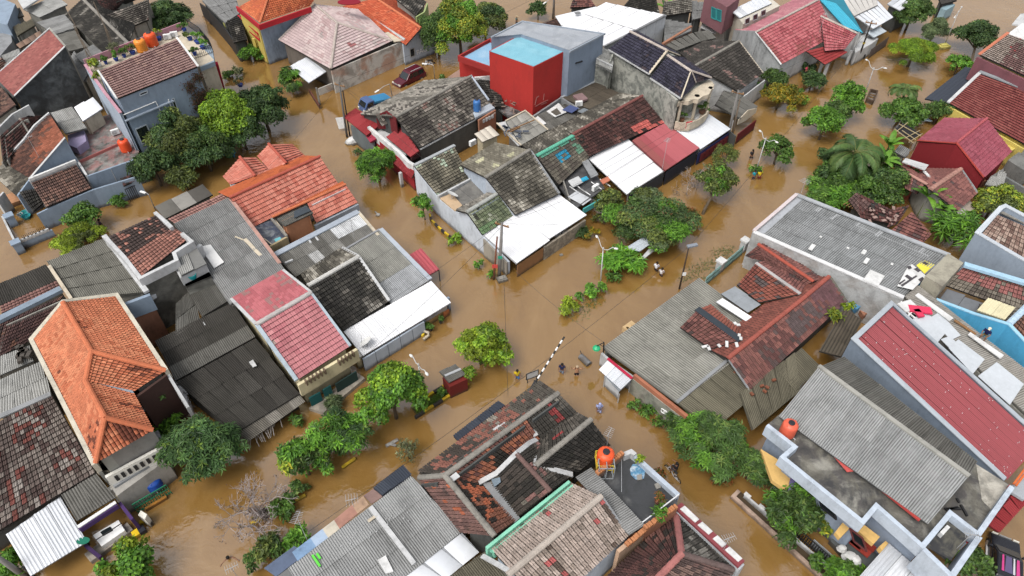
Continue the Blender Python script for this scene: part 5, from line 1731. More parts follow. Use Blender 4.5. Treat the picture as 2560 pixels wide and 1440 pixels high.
roof(h,[(1755,104,3.6),(1700,134,3.6),(1737,166,zr),(1847,104,zr)],'tile',W((5,C(66,62,58)),(3,C(84,79,74)),(1,C(140,110,104))))
ridge(h,[(1737,165,zr+.04),(1847,103,zr+.04)],.17,m_gcap)
coping(h,[(1847,104,zr),(1907,184,ze)],.2,.1,m_cream)
roof(h,[(1850,298,2.2),(1893,267,2.2),(1815,215,2.9),(1787,262,2.8)],'asbw',P_ASBD,name='porch_roof',wall=False)
parapet(h,[(1846,300,2.1),(1870,275,2.9),(1892,270,2.1)],1.5,.1,m_cream,name='gable_board')
parapet(h,Z(1.3,(1845,335),(1890,300)),-.6,.1,plaster(C(110,30,34),.3),name='gate')
parapet(h,Z(1.6,(1790,300),(1840,340)),-.6,.15,m_dark,name='wall')
wA,wB=at(1868,262,0),at(1930,215,0)
parapet(h,Z(2.4,(1860,240),(1912,200)),-.6,.15,m_white2,name='wall')
finish(h,m_white2)
h=house('grey flat sheet roofs with brick edge beside the white roofed hall',1700,100)
roof(h,Z(4.4,(1660,108),(1728,78),(1728,62),(1662,50)),'asb',P_ASB)
parapet(h,Z(4.6,(1657,108),(1729,64)),3.2,.3,m_brick)
roof(h,Q((1690,128),(1752,104),4.0,(1733,82),(1660,112),4.2),'asb',P_ASBD)
roof(h,Q((1752,104),(1790,96),3.8,(1770,78),(1735,82),4.0),'asb',P_ASBD)
finish(h,m_dirty)
h=house('tumbled grey tile roofs at the top edge beside the banana plant',1670,30)
roof(h,Q((1655,42),(1730,30),4.0,(1730,-6),(1660,5),4.8),'tile',P_GREY)
roof(h,Q((1730,50),(1755,45),3.6,(1765,8),(1728,2),4.2),'asb',P_ASB)
roof(h,Q((1560,14),(1650,36),4.4,(1640,-6),(1590,-20),5.2),'tile',P_BLACK)
roof(h,Q((1425,20),(1490,17),4.4,(1470,-10),(1435,-10),5.2),'tile',P_MAROON)
finish(h,m_dark)
h=house('maroon two-storey house with teal shutters at the top edge',1790,70)
block(h,Z(7.0,(1763,-14),(1818,18),(1850,-6),(1790,-40)),3.4,plaster(C(138,92,98),.35))
block(h,Z(3.4,(1760,33),(1816,62),(1850,36),(1795,10)),-.6,m_white2)
A1,B1=at(1763,-14,7.0),at(1818,18,7.0)
window(h,A1,B1,[(1779,44),(1790,49),(1791,22),(1780,17)],(.04,.25,.25),paint((.02,.14,.15)))
window(h,A1,B1,[(1792,49),(1803,54),(1804,26),(1793,22)],(.04,.25,.25),paint((.02,.14,.15)))
q0=h.pt((1792,12,5.9));h.part('awning',MB().plate([h.pt((1773,6,5.8)),h.pt((1800,22,5.8)),h.pt((1809,15,6.0)),h.pt((1784,0,6.0))],.1),m_cream)
slab(h,Z(2.6,(1752,68),(1790,84),(1790,76),(1756,60)),.1,m_white2,'awning')
finish(h,None)
h=house('white verandah house with long pale canopy at the top edge',1860,60)
roof(h,[(1850,45,5.2),(1930,8,5.2),(1905,-12,5.6),(1827,26,5.6)],'metal',P_ZINC,wall=False,name='canopy')
block(h,Z(5.0,(1836,34),(1858,60),(1950,14),(1920,-10)),-.6,plaster(C(214,206,190),.35))
A1,B1=at(1858,60,5.0),at(1950,14,5.0)
for i in range(3):
 x=1862+i*20;y=58-i*10-18
 window(h,A1,B1,[(x,y+22),(x+11,y+17),(x+11,y+3),(x,y+8)],(.5,.5,.5))
parapet(h,Z(3.0,(1836,76),(1930,30)),2.6,.12,m_steel,name='railing')
finish(h,None)
h=house('big red tiled gable house with grey gable wall and porch',1980,120)
ze,zr=3.3,6.0
roof(h,[(1953,161,ze),(2090,87,ze),(2047,0,zr),(1891,81,zr)],'mtile',P_RED,cl=.2,size=(.36,.4))
roof(h,[(2000,-8,3.6),(1838,76,3.6),(1891,81,zr),(2047,0,zr)],'mtile',W((3,C(190,118,128)),(2,C(204,136,142))),size=(.36,.4))
roof(h,[(2062,128,3.3),(2112,122,3.0),(2143,85,4.6),(2052,42,5.4)],'mtile',P_RED,wall=False,size=(.36,.4))
roof(h,[(2062,162,2.4),(2118,131,2.4),(2085,110,3.2),(2015,128,3.3)],'mtile',W((3,C(160,56,56)),(2,C(172,64,62))),wall=False,size=(.36,.4))
ridge(h,[(1891,80,zr+.04),(2047,-1,zr+.04)],.15,m_rcap)
ridge(h,[(2052,41,5.45),(2143,84,4.65)],.15,m_rcap)
parapet(h,[(1836,77,3.5),(1889,80,5.9),(1952,162,3.2)],-.6,.2,plaster(C(176,178,178),.6),name='gable_wall',up=.12)
coping(h,[(1889,80,6.0),(1953,162,3.32)],.25,.08,m_white)
for x,y in((2050,175),(2062,183),(2120,150)):h.part('pillar',MB().box(h.pt((x,y,.7)),(.3,.3,2.6),R(40)),m_white2)
finish(h,m_white2)
h=house('house under a turquoise tarpaulin roof',2110,60)
roof(h,[(2110,66,4.2),(2158,82,4.2),(2105,-10,5.6),(2045,-6,5.6)],'metal',P_CYAN,size=(3,9))
finish(h,m_white2)
h=house('white sheet roofed house with striped white gate at the top right street',2180,60)
roof(h,[(2135,40,4.2),(2195,12,4.2),(2190,-20,4.6),(2105,-4,4.6)],'metal',W((1,C(206,202,196))),wall=True)
roof(h,[(2183,72,3.4),(2233,43,3.4),(2193,-2,4.2),(2137,40,4.0)],'metal',P_ZINC,name='canopy',wall=False)
roof(h,[(2185,94,2.4),(2217,78,2.4),(2200,66,2.8),(2165,80,2.8)],'metal',W((1,C(186,196,204))),wall=False,name='canopy')
parapet(h,Z(1.6,(2140,135),(2160,120)),-.6,.15,m_white2,name='wall')
gt=MB()
a,b_=h.pt((2180,122,1.4)),h.pt((2222,92,1.4))
for i in range(14):gt.box(a.lerp(b_,i/13)+Vector((0,0,-1.0)),(.14,.06,2.0),R(40))
h.part('gate',gt,plaster(C(96,84,78),.4))
block(h,Z(1.9,(2138,132),(2178,110),(2196,96),(2165,84),(2135,96)),-.6,m_white2)
finish(h,m_white2)
h=house('small dark hut between tree and water at the top right',2260,20,'hut','hut')
block(h,Z(1.8,(2352,20),(2365,26),(2388,12),(2372,2)),-.6,plaster(C(150,180,190),.4))
roof(h,Z(2.3,(2352,12),(2392,2),(2385,-14),(2345,-6)),'asb',P_ASBK)
roof(h,Z(3.4,(2218,10),(2250,26),(2290,4),(2250,-16)),'metal',P_ZINC)
finish(h,m_dark)
h=house('orange-red tile house with twin small gables and a flashing strip',720,480)
zr=5.0
roof(h,[(632,568,2.9),(846,460,2.9),(800,392,zr),(575,495,zr)],'mtile',P_ORED,size=(.34,.42),cl=.25)
roof(h,[(762,390,4.2),(546,482,4.2),(575,495,zr),(800,392,zr)],'mtile',W((2,C(196,96,52)),(1,C(176,84,48))),size=(.34,.42))
ridge(h,[(575,494,zr+.04),(800,391,zr+.04)],.16,m_redcap)
roof(h,[(790,557,2.5),(894,506,2.5),(864,462,3.7),(768,508,3.7)],'mtile',P_ORED,size=(.34,.42))
roof(h,[(858,455,3.2),(684,540,3.2),(681,545,3.7),(864,462,3.7)],'mtile',W((2,C(196,96,52)),(1,C(176,84,48))),wall=False,size=(.34,.42))
ridge(h,[(681,543,3.75),(864,461,3.75)],.14,m_ocap)
slab(h,[(672,538,2.95),(840,456,2.95),(848,462,2.9),(680,546,2.9)],.1,plaster(C(160,172,184),.3),'flashing')
for q in([(578,462,2.9),(558,441,2.9),(600,394,4.2),(638,440,4.4)],[(640,440,3.3),(676,428,3.3),(640,394,3.3),(600,394,4.2)],[(682,432,3.3),(644,390,3.3),(672,361,4.4),(716,408,4.6)],[(724,409,3.7),(762,389,3.4),(731,360,3.4),(672,361,4.4)]):
 roof(h,q,'mtile',P_ORED,size=(.34,.42),clip=False)
ridge(h,[(600,393,4.25),(638,440,4.4)],.14,m_redcap)
ridge(h,[(672,360,4.45),(716,408,4.6)],.14,m_redcap)
slab(h,[(584,468,3.2),(676,432,3.3),(735,404,3.7),(724,402,3.5),(640,440,3.2),(580,462,3.0)],.1,plaster(C(150,160,172),.3),'flashing')
parapet(h,Z(2.4,(786,564),(895,510)),1.6,.25,plaster(C(160,168,178),.35),name='gutter')
finish(h,m_white2)
h=house('brick shed with grey sheet lid beside the dark puddle roof',730,570,'shed','shed')
roof(h,[(712,566,4.1),(783,533,4.1),(766,514,4.5),(692,548,4.5)],'asb',P_ASBD,size=(1,1.2))
slab(h,[(735,545,4.45),(778,526,4.4),(765,515,4.65),(735,528,4.65)],.05,plaster(C(70,78,86),.2),'tarpaulin')
finish(h,plaster(C(206,140,100),.35),zb=1.5)
h=house('dark blue puddled flat roof between grey sheets and orange tiles',680,590,'flat roof','flat_roof')
slab(h,Z(3.0,(634,568),(678,550),(716,594),(668,620)),.2,stained('puddle_roof',(.045,.055,.085),[((.2,.21,.22),.8),((.02,.022,.03),.5)],.9,rough=.25),'flat_roof')
parapet(h,Z(3.0,(668,622),(718,594)),1.0,.2,plaster(C(190,170,130),.6),name='wall',up=.12)
parapet(h,Z(3.0,(718,594),(680,550)),2.0,.2,m_conc,up=.25)
slab(h,Z(3.08,(685,598),(700,592),(704,598),(690,606)),.05,plaster(C(110,190,200),.1),'sheet')
pp=MB()
for x,y,x2,y2 in((684,552,706,580),(688,551,712,580),(654,600,672,618),(660,596,680,612)):pp.bar(h.pt((x,y,3.15)),h.pt((x2,y2,3.15)),.09)
h.part('plank',pp,m_cream)
finish(h,None)
parapet_h=h
h=house('grey patchwork sheet house with blue-grey gutter on the flooded lane',800,600)
roof(h,[(740,692,2.9),(945,590,2.9),(896,532,3.3),(688,640,3.3)],'asb',W((3,C(130,128,122)),(3,C(148,146,140)),(2,C(112,110,104)),(1,C(176,176,172))),cl=.9,jit=.2,patch=((.62,.72,.55,.8,C(230,232,234)),(.74,.95,.5,.78,C(236,238,240)),(.3,.42,.2,.5,C(190,190,188)),(.43,.52,.3,.55,C(196,196,194))))
coping(h,[(688,638,3.35),(896,530,3.35)],.6,.12,plaster(C(168,178,190),.3),name='gutter')
coping(h,[(896,531,3.3),(946,590,3.0)],.25,.14,m_cream)
pl_=MB()
for x,y,x2,y2 in((770,598,778,608),(788,592,796,602),(810,672,832,658),(712,658,732,650)):pl_.bar(h.pt((x,y,3.3)),h.pt((x2,y2,3.25)),.16)
h.part('pipe',pl_,m_white2)
finish(h,m_dirty)
h=house('large pale grey sheet roof along the flooded lane',940,650)
roof(h,[(978,760,2.1),(1075,700,2.1),(952,575,3.1),(860,628,3.1)],'asb',W((4,C(156,155,146)),(3,C(166,165,156)),(2,C(146,145,136)),(1,C(180,180,176))),cl=.4,size=(1.15,2.6),patch=((0,1,0,.17,C(180,183,186)),))
coping(h,[(952,574,3.15),(1076,700,2.15)],.4,.14,plaster(C(180,188,198),.3))
coping(h,[(858,627,3.15),(950,574,3.15)],.2,.1,m_grey)
parapet(h,[(954,578,2.9),(1080,706,1.9)],-.6,.2,m_white2,name='wall',side=-.3)
st=MB()
for x,y in((905,620),(930,605),(948,600),(925,650),(960,645),(975,630),(935,690),(905,660),(985,660)):st.box(h.pt((x,y,3.05-.008*(y-575))),(.18,.12,.08))
h.part('stone',st,m_white2)
finish(h,m_dirty)
h=house('black tile gable house with white verge set among grey sheets',860,720)
roof(h,[(858,828,2.4),(972,753,2.4),(897,644,4.1),(770,718,4.1)],'tile',P_BLACK,cl=.3)
roof(h,[(857,620,3.2),(752,688,3.2),(770,714,4.1),(897,641,4.1)],'tile',P_DARK)
ridge(h,[(770,715,4.15),(897,642,4.15)],.2,plaster(C(206,204,198),.5))
coping(h,[(897,643,4.12),(973,753,2.45)],.25,.12,m_white2)
coping(h,[(855,620,3.2),(897,642,4.12)],.25,.12,m_white2)
finish(h,m_dirty)
h=house('long white sheet verandah with pale blue street wall',1000,800)
roof(h,[(907,890,1.75),(1127,757,1.75),(1078,703,2.3),(858,828,2.3)],'metalc',P_WHITE,wall=False,name='carport_roof',size=(.9,9))
m_pw=plaster(C(190,202,216),.3)
pa,pb=(906,898,1.5),(1060,803,1.5)
for i in range(5):
 a=tuple(pa[k]+(pb[k]-pa[k])*(i/5+.004)for k in range(3));b_=tuple(pa[k]+(pb[k]-pa[k])*((i+1)/5-.004)for k in range(3))
 parapet(h,[a,b_],-.6,.15,m_pw,name='wall_panel')
window(h,at(906,898,0)+Vector((.06,-.08,0)),at(1060,803,0)+Vector((.06,-.08,0)),[(990,855),(1040,824),(1040,816),(990,847)],(.3,.3,.3),fr=.05)
window(h,at(906,898,0)+Vector((.06,-.08,0)),at(1060,803,0)+Vector((.06,-.08,0)),[(922,896),(960,873),(960,866),(922,889)],(.3,.3,.3),fr=.05)
parapet(h,Z(.55,(1062,808),(1110,778)),-.4,.1,plaster(C(200,160,100),.3),name='board')
parapet(h,Z(.75,(1108,782),(1122,772)),-.4,.1,plaster(C(190,110,60),.3),name='board')
for x,y in((1059,806),(1122,765)):h.part('post',MB().box(h.pt((x,y,.5)),(.22,.22,2.1),R(42)),m_bg)
finish(h,None)
dish('white satellite dish at the west end of the long white verandah',918,866,1.9,.55,160)
h=house('pink tiled house with cream balcony front',720,840)
roof(h,[(742,951,3.4),(874,866,3.4),(778,735,5.3),(643,814,5.3)],'mtile',P_PINK,size=(.36,.42),cl=.2)
roof(h,[(708,676,4.0),(578,748,4.0),(640,810,5.3),(777,730,5.3)],'mtile',W((3,C(200,110,116)),(2,C(186,98,104)),(1,C(160,120,116))),size=(.3,.42))
ridge(h,[(641,812,5.35),(778,732,5.35)],.2,plaster(C(196,190,186),.4))
coping(h,[(643,814,5.32),(742,952,3.45)],.3,.14,plaster(C(176,190,200),.4))
coping(h,[(578,748,4.05),(641,812,5.32)],.25,.12,m_white2)
coping(h,[(778,733,5.32),(876,866,3.45)],.2,.12,plaster(C(176,190,200),.4))
coping(h,[(708,676,4.05),(778,732,5.32)],.2,.12,m_white2)
m_cy=plaster(C(222,208,166),.45)
parapet(h,Z(3.3,(744,962),(892,872)),2.0,.25,m_cy,name='balcony_wall')
sl_=MB()
a,b_=h.pt((760,956,3.3)),h.pt((886,880,3.3))
for i in range(14):
 if i in(6,7,8):continue
 sl_.box(a.lerp(b_,(i+.5)/14)+Vector((.06,-.1,.02)),(.12,.3,.5),R(42))
h.part('slot',sl_,plaster(C(120,100,80),.3))
slab(h,Z(2.0,(750,985),(905,890),(893,872),(744,958)),.15,stained('ledge',C(180,178,172),[((.12,.12,.11),.8)]),'ledge')
for x,y in((766,985),(830,948),(898,905)):h.part('pillar',MB().box(h.pt((x,y,.6)),(.35,.35,2.5),R(42)),m_cy)
for x0,y0,x1,y1,c_ in((772,995,800,980,C(30,100,100)),(806,975,826,963,C(36,106,104)),(838,960,890,928,C(44,70,66))):
 parapet(h,Z(1.4,(x0,y0),(x1,y1)),-.5,.1,plaster(c_,.3),name='shutter')
block(h,Z(.35,(772,1020),(808,1032),(912,945),(890,930)),-.6,stained('step',C(176,166,150),[((.1,.09,.08),.6)]),'step')
finish(h,m_cy)
h=house('broad dark grey corrugated warehouse roof',560,940,'building')
roof(h,[(440,952,2.9),(638,843,2.9),(580,758,3.3),(388,853,3.3)],'asb',P_ASBK,size=(1.0,1.6),cl=.3,patch=((0,1,.0,.22,C(116,114,108)),))
roof(h,[(588,1083,1.9),(748,985,1.9),(641,846,2.85),(442,956,2.85)],'asb',P_ASBK,size=(1.0,1.9),cl=.3)
roof(h,[(622,1103,1.35),(762,1004,1.4),(745,981,1.85),(590,1078,1.85)],'asb',W((3,C(160,154,144)),(2,C(130,124,114)),(1,C(110,104,96))),wall=False,jit=.25,size=(.9,1))
sk=MB()
for i in range(26):
 a=h.pt((600,1092,1.4)).lerp(h.pt((700,1040,1.4)),i/25);sk.bar(a+Vector((random.uniform(-.2,.2),0,0)),a+Vector((random.uniform(-.6,.6),random.uniform(-1.0,-.5),random.uniform(-.9,-.5))),.05)
h.part('stick',sk,plaster(C(150,142,134),.3))
slab(h,[(622,905,2.95),(632,899,2.9),(642,914,2.8),(632,918,2.8)],.06,m_white2,'sheet')
slab(h,[(505,806,3.3),(512,803,3.3),(516,811,3.3),(509,814,3.3)],.06,m_white2,'sheet')
finish(h,m_dark)
h=house('large light grey corrugated roof in the middle of the row',570,620)
roof(h,[(575,762,3.9),(713,676,3.9),(573,494,4.6),(435,560,4.6)],'asb',P_ASB,size=(1.05,2.0),cl=.4)
slab(h,[(500,617,4.5),(526,611,4.5),(560,655,4.4),(535,670,4.4)],.06,m_white,'sheet')
slab(h,[(533,677,4.1),(555,670,4.1),(573,693,4.0),(551,706,4.0)],.25,plaster(C(196,204,216),.3),'water_hatch')
sp=MB()
for x,y,rr in((514,574,.28),(539,562,.5),(566,548,.6),(570,518,.35)):sp.lathe(h.pt((x,y,4.5-.003*(y-494))),[(rr,0),(rr,.05)],10,.6,1.2)
h.part('patch',sp,m_white2)
pi_=MB();pi_.bar(h.pt((612,598,4.3)),h.pt((652,640,4.1)),.3,.12).bar(h.pt((588,592,4.35)),h.pt((608,600,4.3)),.12)
h.part('plank',pi_,m_cream)
coping(h,[(573,493,4.65),(640,580,4.3),(700,660,3.95)],.3,.12,plaster(C(196,150,136),.5))
roof(h,[(440,842,3.2),(500,800,3.2),(470,730,3.5),(440,760,3.5)],'asbw',P_ASBD,wall=False)
roof(h,[(505,792,3.3),(578,748,3.3),(545,700,3.6),(472,736,3.6)],'asbw',P_ASBD,cl=.9,jit=.25)
roof(h,[(580,750,3.5),(640,715,3.5),(600,690,3.8),(556,704,3.8)],'asb',P_ASBD,wall=False)
finish(h,m_dirty)
h=house('checkered weathered sheet roof with brick-red strip by the lane',455,510)
roof(h,[(412,548,3.8),(532,487,3.8),(507,461,4.0),(386,516,4.0)],'flat',W((3,C(146,142,132)),(3,C(120,116,108)),(2,C(160,156,148)),(1,C(84,80,74))),size=(1.5,1.5),jit=.2)
roof(h,[(438,560,4.3),(572,496,4.3),(556,484,4.5),(420,548,4.5)],'clayb',W((2,C(176,128,118)),(1,C(150,110,102))),wall=False)
finish(h,m_dirty)
h=house('two-tone brown tile house with white parapet above a dirty wall',370,600)
roof(h,[(354,692,6.2),(474,595,6.2),(390,538,6.7),(272,592,6.7)],'clayb',W((3,C(160,108,94)),(2,C(178,120,104)),(1,C(140,98,88))),cl=.25,size=(.3,.34),patch=((0,1,.48,1.01,C(76,62,58)),))
parapet(h,[(262,592,6.6),(312,645,6.5),(352,697,6.3),(442,652,6.3),(436,634,6.35),(480,606,6.35),(455,585,6.5)],5.6,.3,m_white2,up=.12)
parapet(h,[(388,532,6.75),(430,570,6.7)],5.8,.3,m_white2,up=.1)
m_mould=stained('mouldy_wall',C(170,168,158,.9),[((.03,.03,.026),.9),(C(110,108,100),.7)],.3,.44,.58)
parapet(h,Z(5.6,(345,705),(440,655)),-.6,.3,m_mould,name='wall')
parapet(h,Z(5.6,(440,655),(500,610)),2.0,.3,m_white2,name='wall',side=-.3)
wf=MB();wf.bar(on_wall(375,800,at(345,705,5.6),at(440,655,5.6))[0]-h.base+Vector((.1,-.25,0)),on_wall(386,795,at(345,705,5.6),at(440,655,5.6))[0]-h.base+Vector((.1,-.25,0)),.5,.5)
h.part('vent',wf,m_blackp)
slab(h,[(372,740,4.0),(388,728,4.0),(392,744,3.6),(380,750,3.6)],.05,m_steel,'grille')
finish(h,m_mould)
h=house('open rooftop washroom with white rim beside the dirty wall',480,670,'washroom','washroom')
slab(h,Z(4.6,(440,668),(500,640),(528,690),(465,716)),.2,plaster(C(110,104,98),.6),'floor')
parapet(h,Z(5.4,(434,660),(452,692),(515,660)),4.5,.15,m_white2)
roof(h,[(452,690,5.6),(516,658,5.6),(490,616,5.8),(436,648,5.8)],'asb',P_ASBL,wall=False,skip=.3)
block(h,Z(4.6,(440,668),(465,716),(528,690),(500,640)),2.0,m_mould)
bk=MB().lathe(h.pt((482,694,4.7)),[(.3,0),(.4,.4),(.35,.4),(.28,.06)],12)
h.part('basin',bk,paint((.02,.32,.34),.4))
finish(h,None)
h=house('large weathered corrugated roof with white ribs on the lane',240,680)
roof(h,[(178,748,5.3),(368,731,5.3),(263,594,5.7),(117,654,5.7)],'asbw',W((3,C(136,134,124)),(3,C(120,118,108)),(1,C(160,158,150))),cl=.4)
coping(h,[(125,668,5.8),(180,750,5.5)],.25,.2,m_cream)
coping(h,[(262,592,5.85),(368,732,5.5)],.4,.2,m_white2)
parapet(h,Z(5.3,(312,762),(376,738)),3.8,.3,m_bg,name='wall',up=.1)
parapet(h,Z(3.8,(322,800),(384,764)),-.6,.3,plaster(C(170,116,90),.5),name='wall')
finish(h,m_dirty)
h=house('dark corrugated and tile roof with blue-grey ridge wall at the left edge',70,760)
roof(h,[(0,765,4.6),(146,700,4.6),(112,664,4.9),(-20,718,4.9)],'asbw',P_ASBK)
roof(h,[(4,785,4.7),(152,720,4.7),(142,702,4.8),(0,766,4.8)],'clayb',W((2,C(150,108,100)),(1,C(130,94,88))),wall=False)
coping(h,[(-6,806,4.9),(156,726,4.9)],.6,.3,plaster(C(140,156,172),.35))
roof(h,[(-20,900,3.3),(82,848,3.3),(160,738,4.8),(0,808,4.8)],'tile',W((3,C(104,78,76)),(3,C(122,90,86)),(1,C(140,100,84)),(1,C(86,72,70))),size=(.3,.34))
finish(h,m_dirty)
h=house('pale grey sheet lean-to roofs at the left edge above the red-flecked tiles',60,960)
roof(h,[(-20,948,3.0),(84,903,3.0),(70,868,3.3),(-20,900,3.3)],'asb',P_ASBL)
roof(h,[(-10,1050,2.8),(128,985,2.8),(100,905,3.2),(-10,955,3.2)],'asb',P_ASBL,cl=.7)
dm_=MB()
for i in range(10):dm_.box(h.pt((random.uniform(46,76),random.uniform(868,905),3.5)),(random.uniform(.2,.6),.3,.3),random.uniform(0,3))
h.part('rubble',dm_,plaster(C(90,84,78),.4),kind='stuff')
finish(h,m_dirty)
h=house('grey tile house flecked with red tiles at the left edge',80,1160)
roof(h,[(-110,1392,1.5),(240,1182,3.0),(130,988,4.4),(-110,1108,4.4)],'tile',P_REDGREY,cl=.35,wall=False,size=(.3,.36))
coping(h,[(-20,1052,4.3),(128,986,4.45)],.4,.12,m_grey)
parapet(h,Z(1.6,(-40,1358),(236,1188)),-.6,.2,m_dark,name='wall',side=1.0)
finish(h,None)
h=house('white corrugated carport with green mark at the lower left',110,1360,'carport','carport')
roof(h,[(76,1440,1.6),(218,1354,1.6),(150,1240,2.3),(14,1336,2.3)],'metal',P_ZINC,wall=False)
h.part('emblem',MB().lathe(h.pt((208,1352,1.68)),[(.35,0),(.35,.03)],16,1.2,.7),plaster(C(30,120,96),.1))
for x,y in((80,1436),(214,1354)):h.part('post',MB().box(h.pt((x,y,.5)),(.14,.14,2.2)),m_blackp)
finish(h,None)
h=house('purple house with grey corrugated porch roof',270,1280)
roof(h,[(192,1302,2.3),(288,1244,2.3),(234,1188,2.9),(154,1238,2.9)],'asb',P_ASBD,wall=False,size=(1.0,1.8))
parapet(h,Z(2.0,(196,1322),(292,1260)),1.6,.2,m_purple,name='fascia')
coping(h,Z(2.05,(196,1318),(290,1256)),.24,.08,m_whitep)
parapet(h,Z(1.7,(298,1256),(330,1298)),-.6,.2,m_purple,name='wall')
parapet(h,Z(1.0,(212,1362),(250,1392)),-.6,.2,plaster(C(66,44,88),.3),name='wall')
slab(h,Z(.7,(232,1338),(296,1300),(312,1326),(254,1366)),.5,m_whitep,'porch')
block(h,Z(.35,(210,1385),(226,1405),(332,1324),(318,1306)),-.6,stained('stone_step',C(170,160,146),[((.1,.09,.08),.7)],1.5),'step')
gl=MB();gl.bar(h.pt((240,1350,1.0)),h.pt((304,1308,1.0)),.05).bar(h.pt((240,1350,.6)),h.pt((304,1308,.6)),.05)
h.part('railing',gl,m_blackp)
slab(h,Z(.75,(250,1330),(275,1316),(282,1326),(258,1340)),.03,glass(),'pane')
finish(h,m_purple,zb=-.6)
h=house('large orange tile house with white balcony wall',250,980)
ze,zr=5.4,7.2
roof(h,[(80,852,ze),(158,992,ze),(229,879,zr),(158,757,zr)],'clay',P_ORANGE,size=(.24,.3),cl=.12)
roof(h,[(158,992,ze),(200,1076,ze),(214,953,zr-.5),(229,879,zr)],'clay',P_ORANGE,size=(.24,.3),cl=.12)
roof(h,[(200,1076,ze),(238,1156,ze),(262,1045,zr),(214,953,zr-.5)],'clay',P_ORANGE,size=(.24,.3),cl=.12)
roof(h,[(414,926,ze),(291,740,ze+.4),(158,757,zr),(229,879,zr)],'clay',P_ORANGE,size=(.24,.3),cl=.12)
roof(h,[(336,978,ze),(414,927,ze),(229,879,zr),(214,953,zr-.5)],'clay',P_ORANGE,size=(.24,.3),cl=.12)
roof(h,[(381,1075,ze),(333,984,ze),(214,953,zr-.5),(263,1045,zr)],'clay',P_ORANGE,size=(.24,.3),cl=.12)
roof(h,[(240,1156,ze),(381,1075,ze),(263,1045,zr)],'clay',P_ORANGE,size=(.24,.3),cl=.12)
for p_ in([(158,757,zr+.04),(229,879,zr+.04),(414,926,ze+.04)],[(229,879,zr+.04),(214,953,zr-.5),(263,1045,zr+.04),(381,1075,ze+.04)],[(263,1045,zr+.04),(240,1156,ze+.04)]):
 ridge(h,p_,.17,m_ocap)
slab(h,[(216,950,zr-.55),(335,984,ze+.06),(331,975,ze+.08),(218,944,zr-.5)],.06,plaster(C(170,184,196),.2),'flashing')
parapet(h,[(236,1162,5.45),(78,849,5.55),(157,753,7.3),(292,737,5.9),(416,926,5.5)],[4.6,4.6,5.0,4.8,4.6],.28,plaster(C(214,206,186),.5),up=.06)
parapet(h,[(234,1160,4.7),(80,855,4.7)],-.6,.2,m_dirty,name='wall')
m_bw=plaster(C(234,230,218,1.1),.3)
parapet(h,Z(3.6,(263,1192),(420,1108)),2.35,.22,m_bw,name='balcony_wall')
bs=MB()
a,b_=h.pt((275,1186,3.6)),h.pt((416,1110,3.6))
for i in range(9):bs.box(a.lerp(b_,(i+.5)/9)+Vector((.05,-.06,-.5)),(.2,.22,.5),R(42))
h.part('slot',bs,m_blackp)
slab(h,Z(2.6,(250,1170),(285,1218),(420,1135),(395,1075)),.2,m_grey,'floor')
parapet(h,Z(2.2,(290,1240),(418,1150)),1.7,.2,plaster(C(226,214,170),.3),name='fascia')
for x,y in((300,1248),(412,1160)):h.part('pillar',MB().box(h.pt((x,y,.8)),(.34,.34,3.0),R(42)),m_bw)
parapet(h,Z(5.2,(262,1150),(385,1080)),2.6,.2,plaster(C(150,146,140),.4),name='wall',side=2.0)
parapet(h,Z(5.2,(345,995),(420,940)),.5,.2,plaster(C(80,56,50),.4),name='wall',side=1.0)
slab(h,Z(3.4,(345,1020),(400,985),(408,996),(352,1032)),.12,m_whitep,'ledge')
parapet(h,[(416,930,5.2),(470,1018,3.2)],2.0,.2,m_white2,name='wall')
jn=MB()
for i in range(8):jn.box(h.pt((random.uniform(256,305),random.uniform(1150,1180),2.9)),(random.uniform(.3,.8),random.uniform(.3,.6),.35),random.uniform(0,3))
h.part('sack',jn,m_cream)
gg=MB()
a,b_=h.pt((330,1262,1.2)),h.pt((415,1212,1.2))
for i in range(15):gg.bar(a.lerp(b_,i/14),a.lerp(b_,i/14)-Vector((0,0,1.7)),.035)
for zz in(0,-.5,-1.0):gg.bar(a+Vector((0,0,zz)),b_+Vector((0,0,zz)),.06)
h.part('gate',gg,paint((.01,.16,.08),.5))
parapet(h,Z(.3,(362,1272),(415,1240)),-.6,.2,plaster(C(200,130,40),.3),name='gate_sill')
block(h,Z(1.2,(345,1288),(362,1298),(368,1286),(352,1276)),-.6,m_bw,'pillar')
block(h,Z(2.4,(250,1175),(292,1240),(415,1150),(385,1080)),-.6,plaster(C(176,172,164),.5),'wall')
finish(h,m_dirty)
water_tank('squat blue drum under the white balcony of the orange house',388,1215,.5,.55,.7,(.01,.06,.30))
pot_plant('leafy plant behind the orange house gable with a blue board',418,985,3.0,26,'shrub',(.02,.25,.5))
h=house('patchwork brown and black tile house with dark awning at bottom centre',1200,1180)
ze,zr=2.6,4.3
roof(h,[(1352,954,3.0),(1047,1181,3.0),(1113,1189,zr),(1396,984,zr)],'tile',W((3,C(74,66,60)),(3,C(150,96,82)),(2,C(110,100,90)),(2,C(128,84,74)),(1,C(150,142,130))),cl=.22,patch=((0,.3,0,1,C(92,86,78)),))
roof(h,[(1350,1094,ze),(1446,1034,ze),(1396,984,zr),(1312,1044,zr)],'tile',W((4,C(76,72,66)),(3,C(104,98,90)),(1,C(140,134,122)),(1,C(150,84,78))),cl=.3,patch=((.55,.72,.1,.95,C(168,70,70)),))
roof(h,[(1197,1211,ze),(1347,1094,ze),(1312,1044,zr),(1113,1189,zr)],'tile',W((3,C(150,96,80)),(2,C(178,108,80)),(2,C(120,78,70)),(1,C(52,48,44))),cl=.25,patch=((.36,.55,.0,.75,C(58,53,48)),))
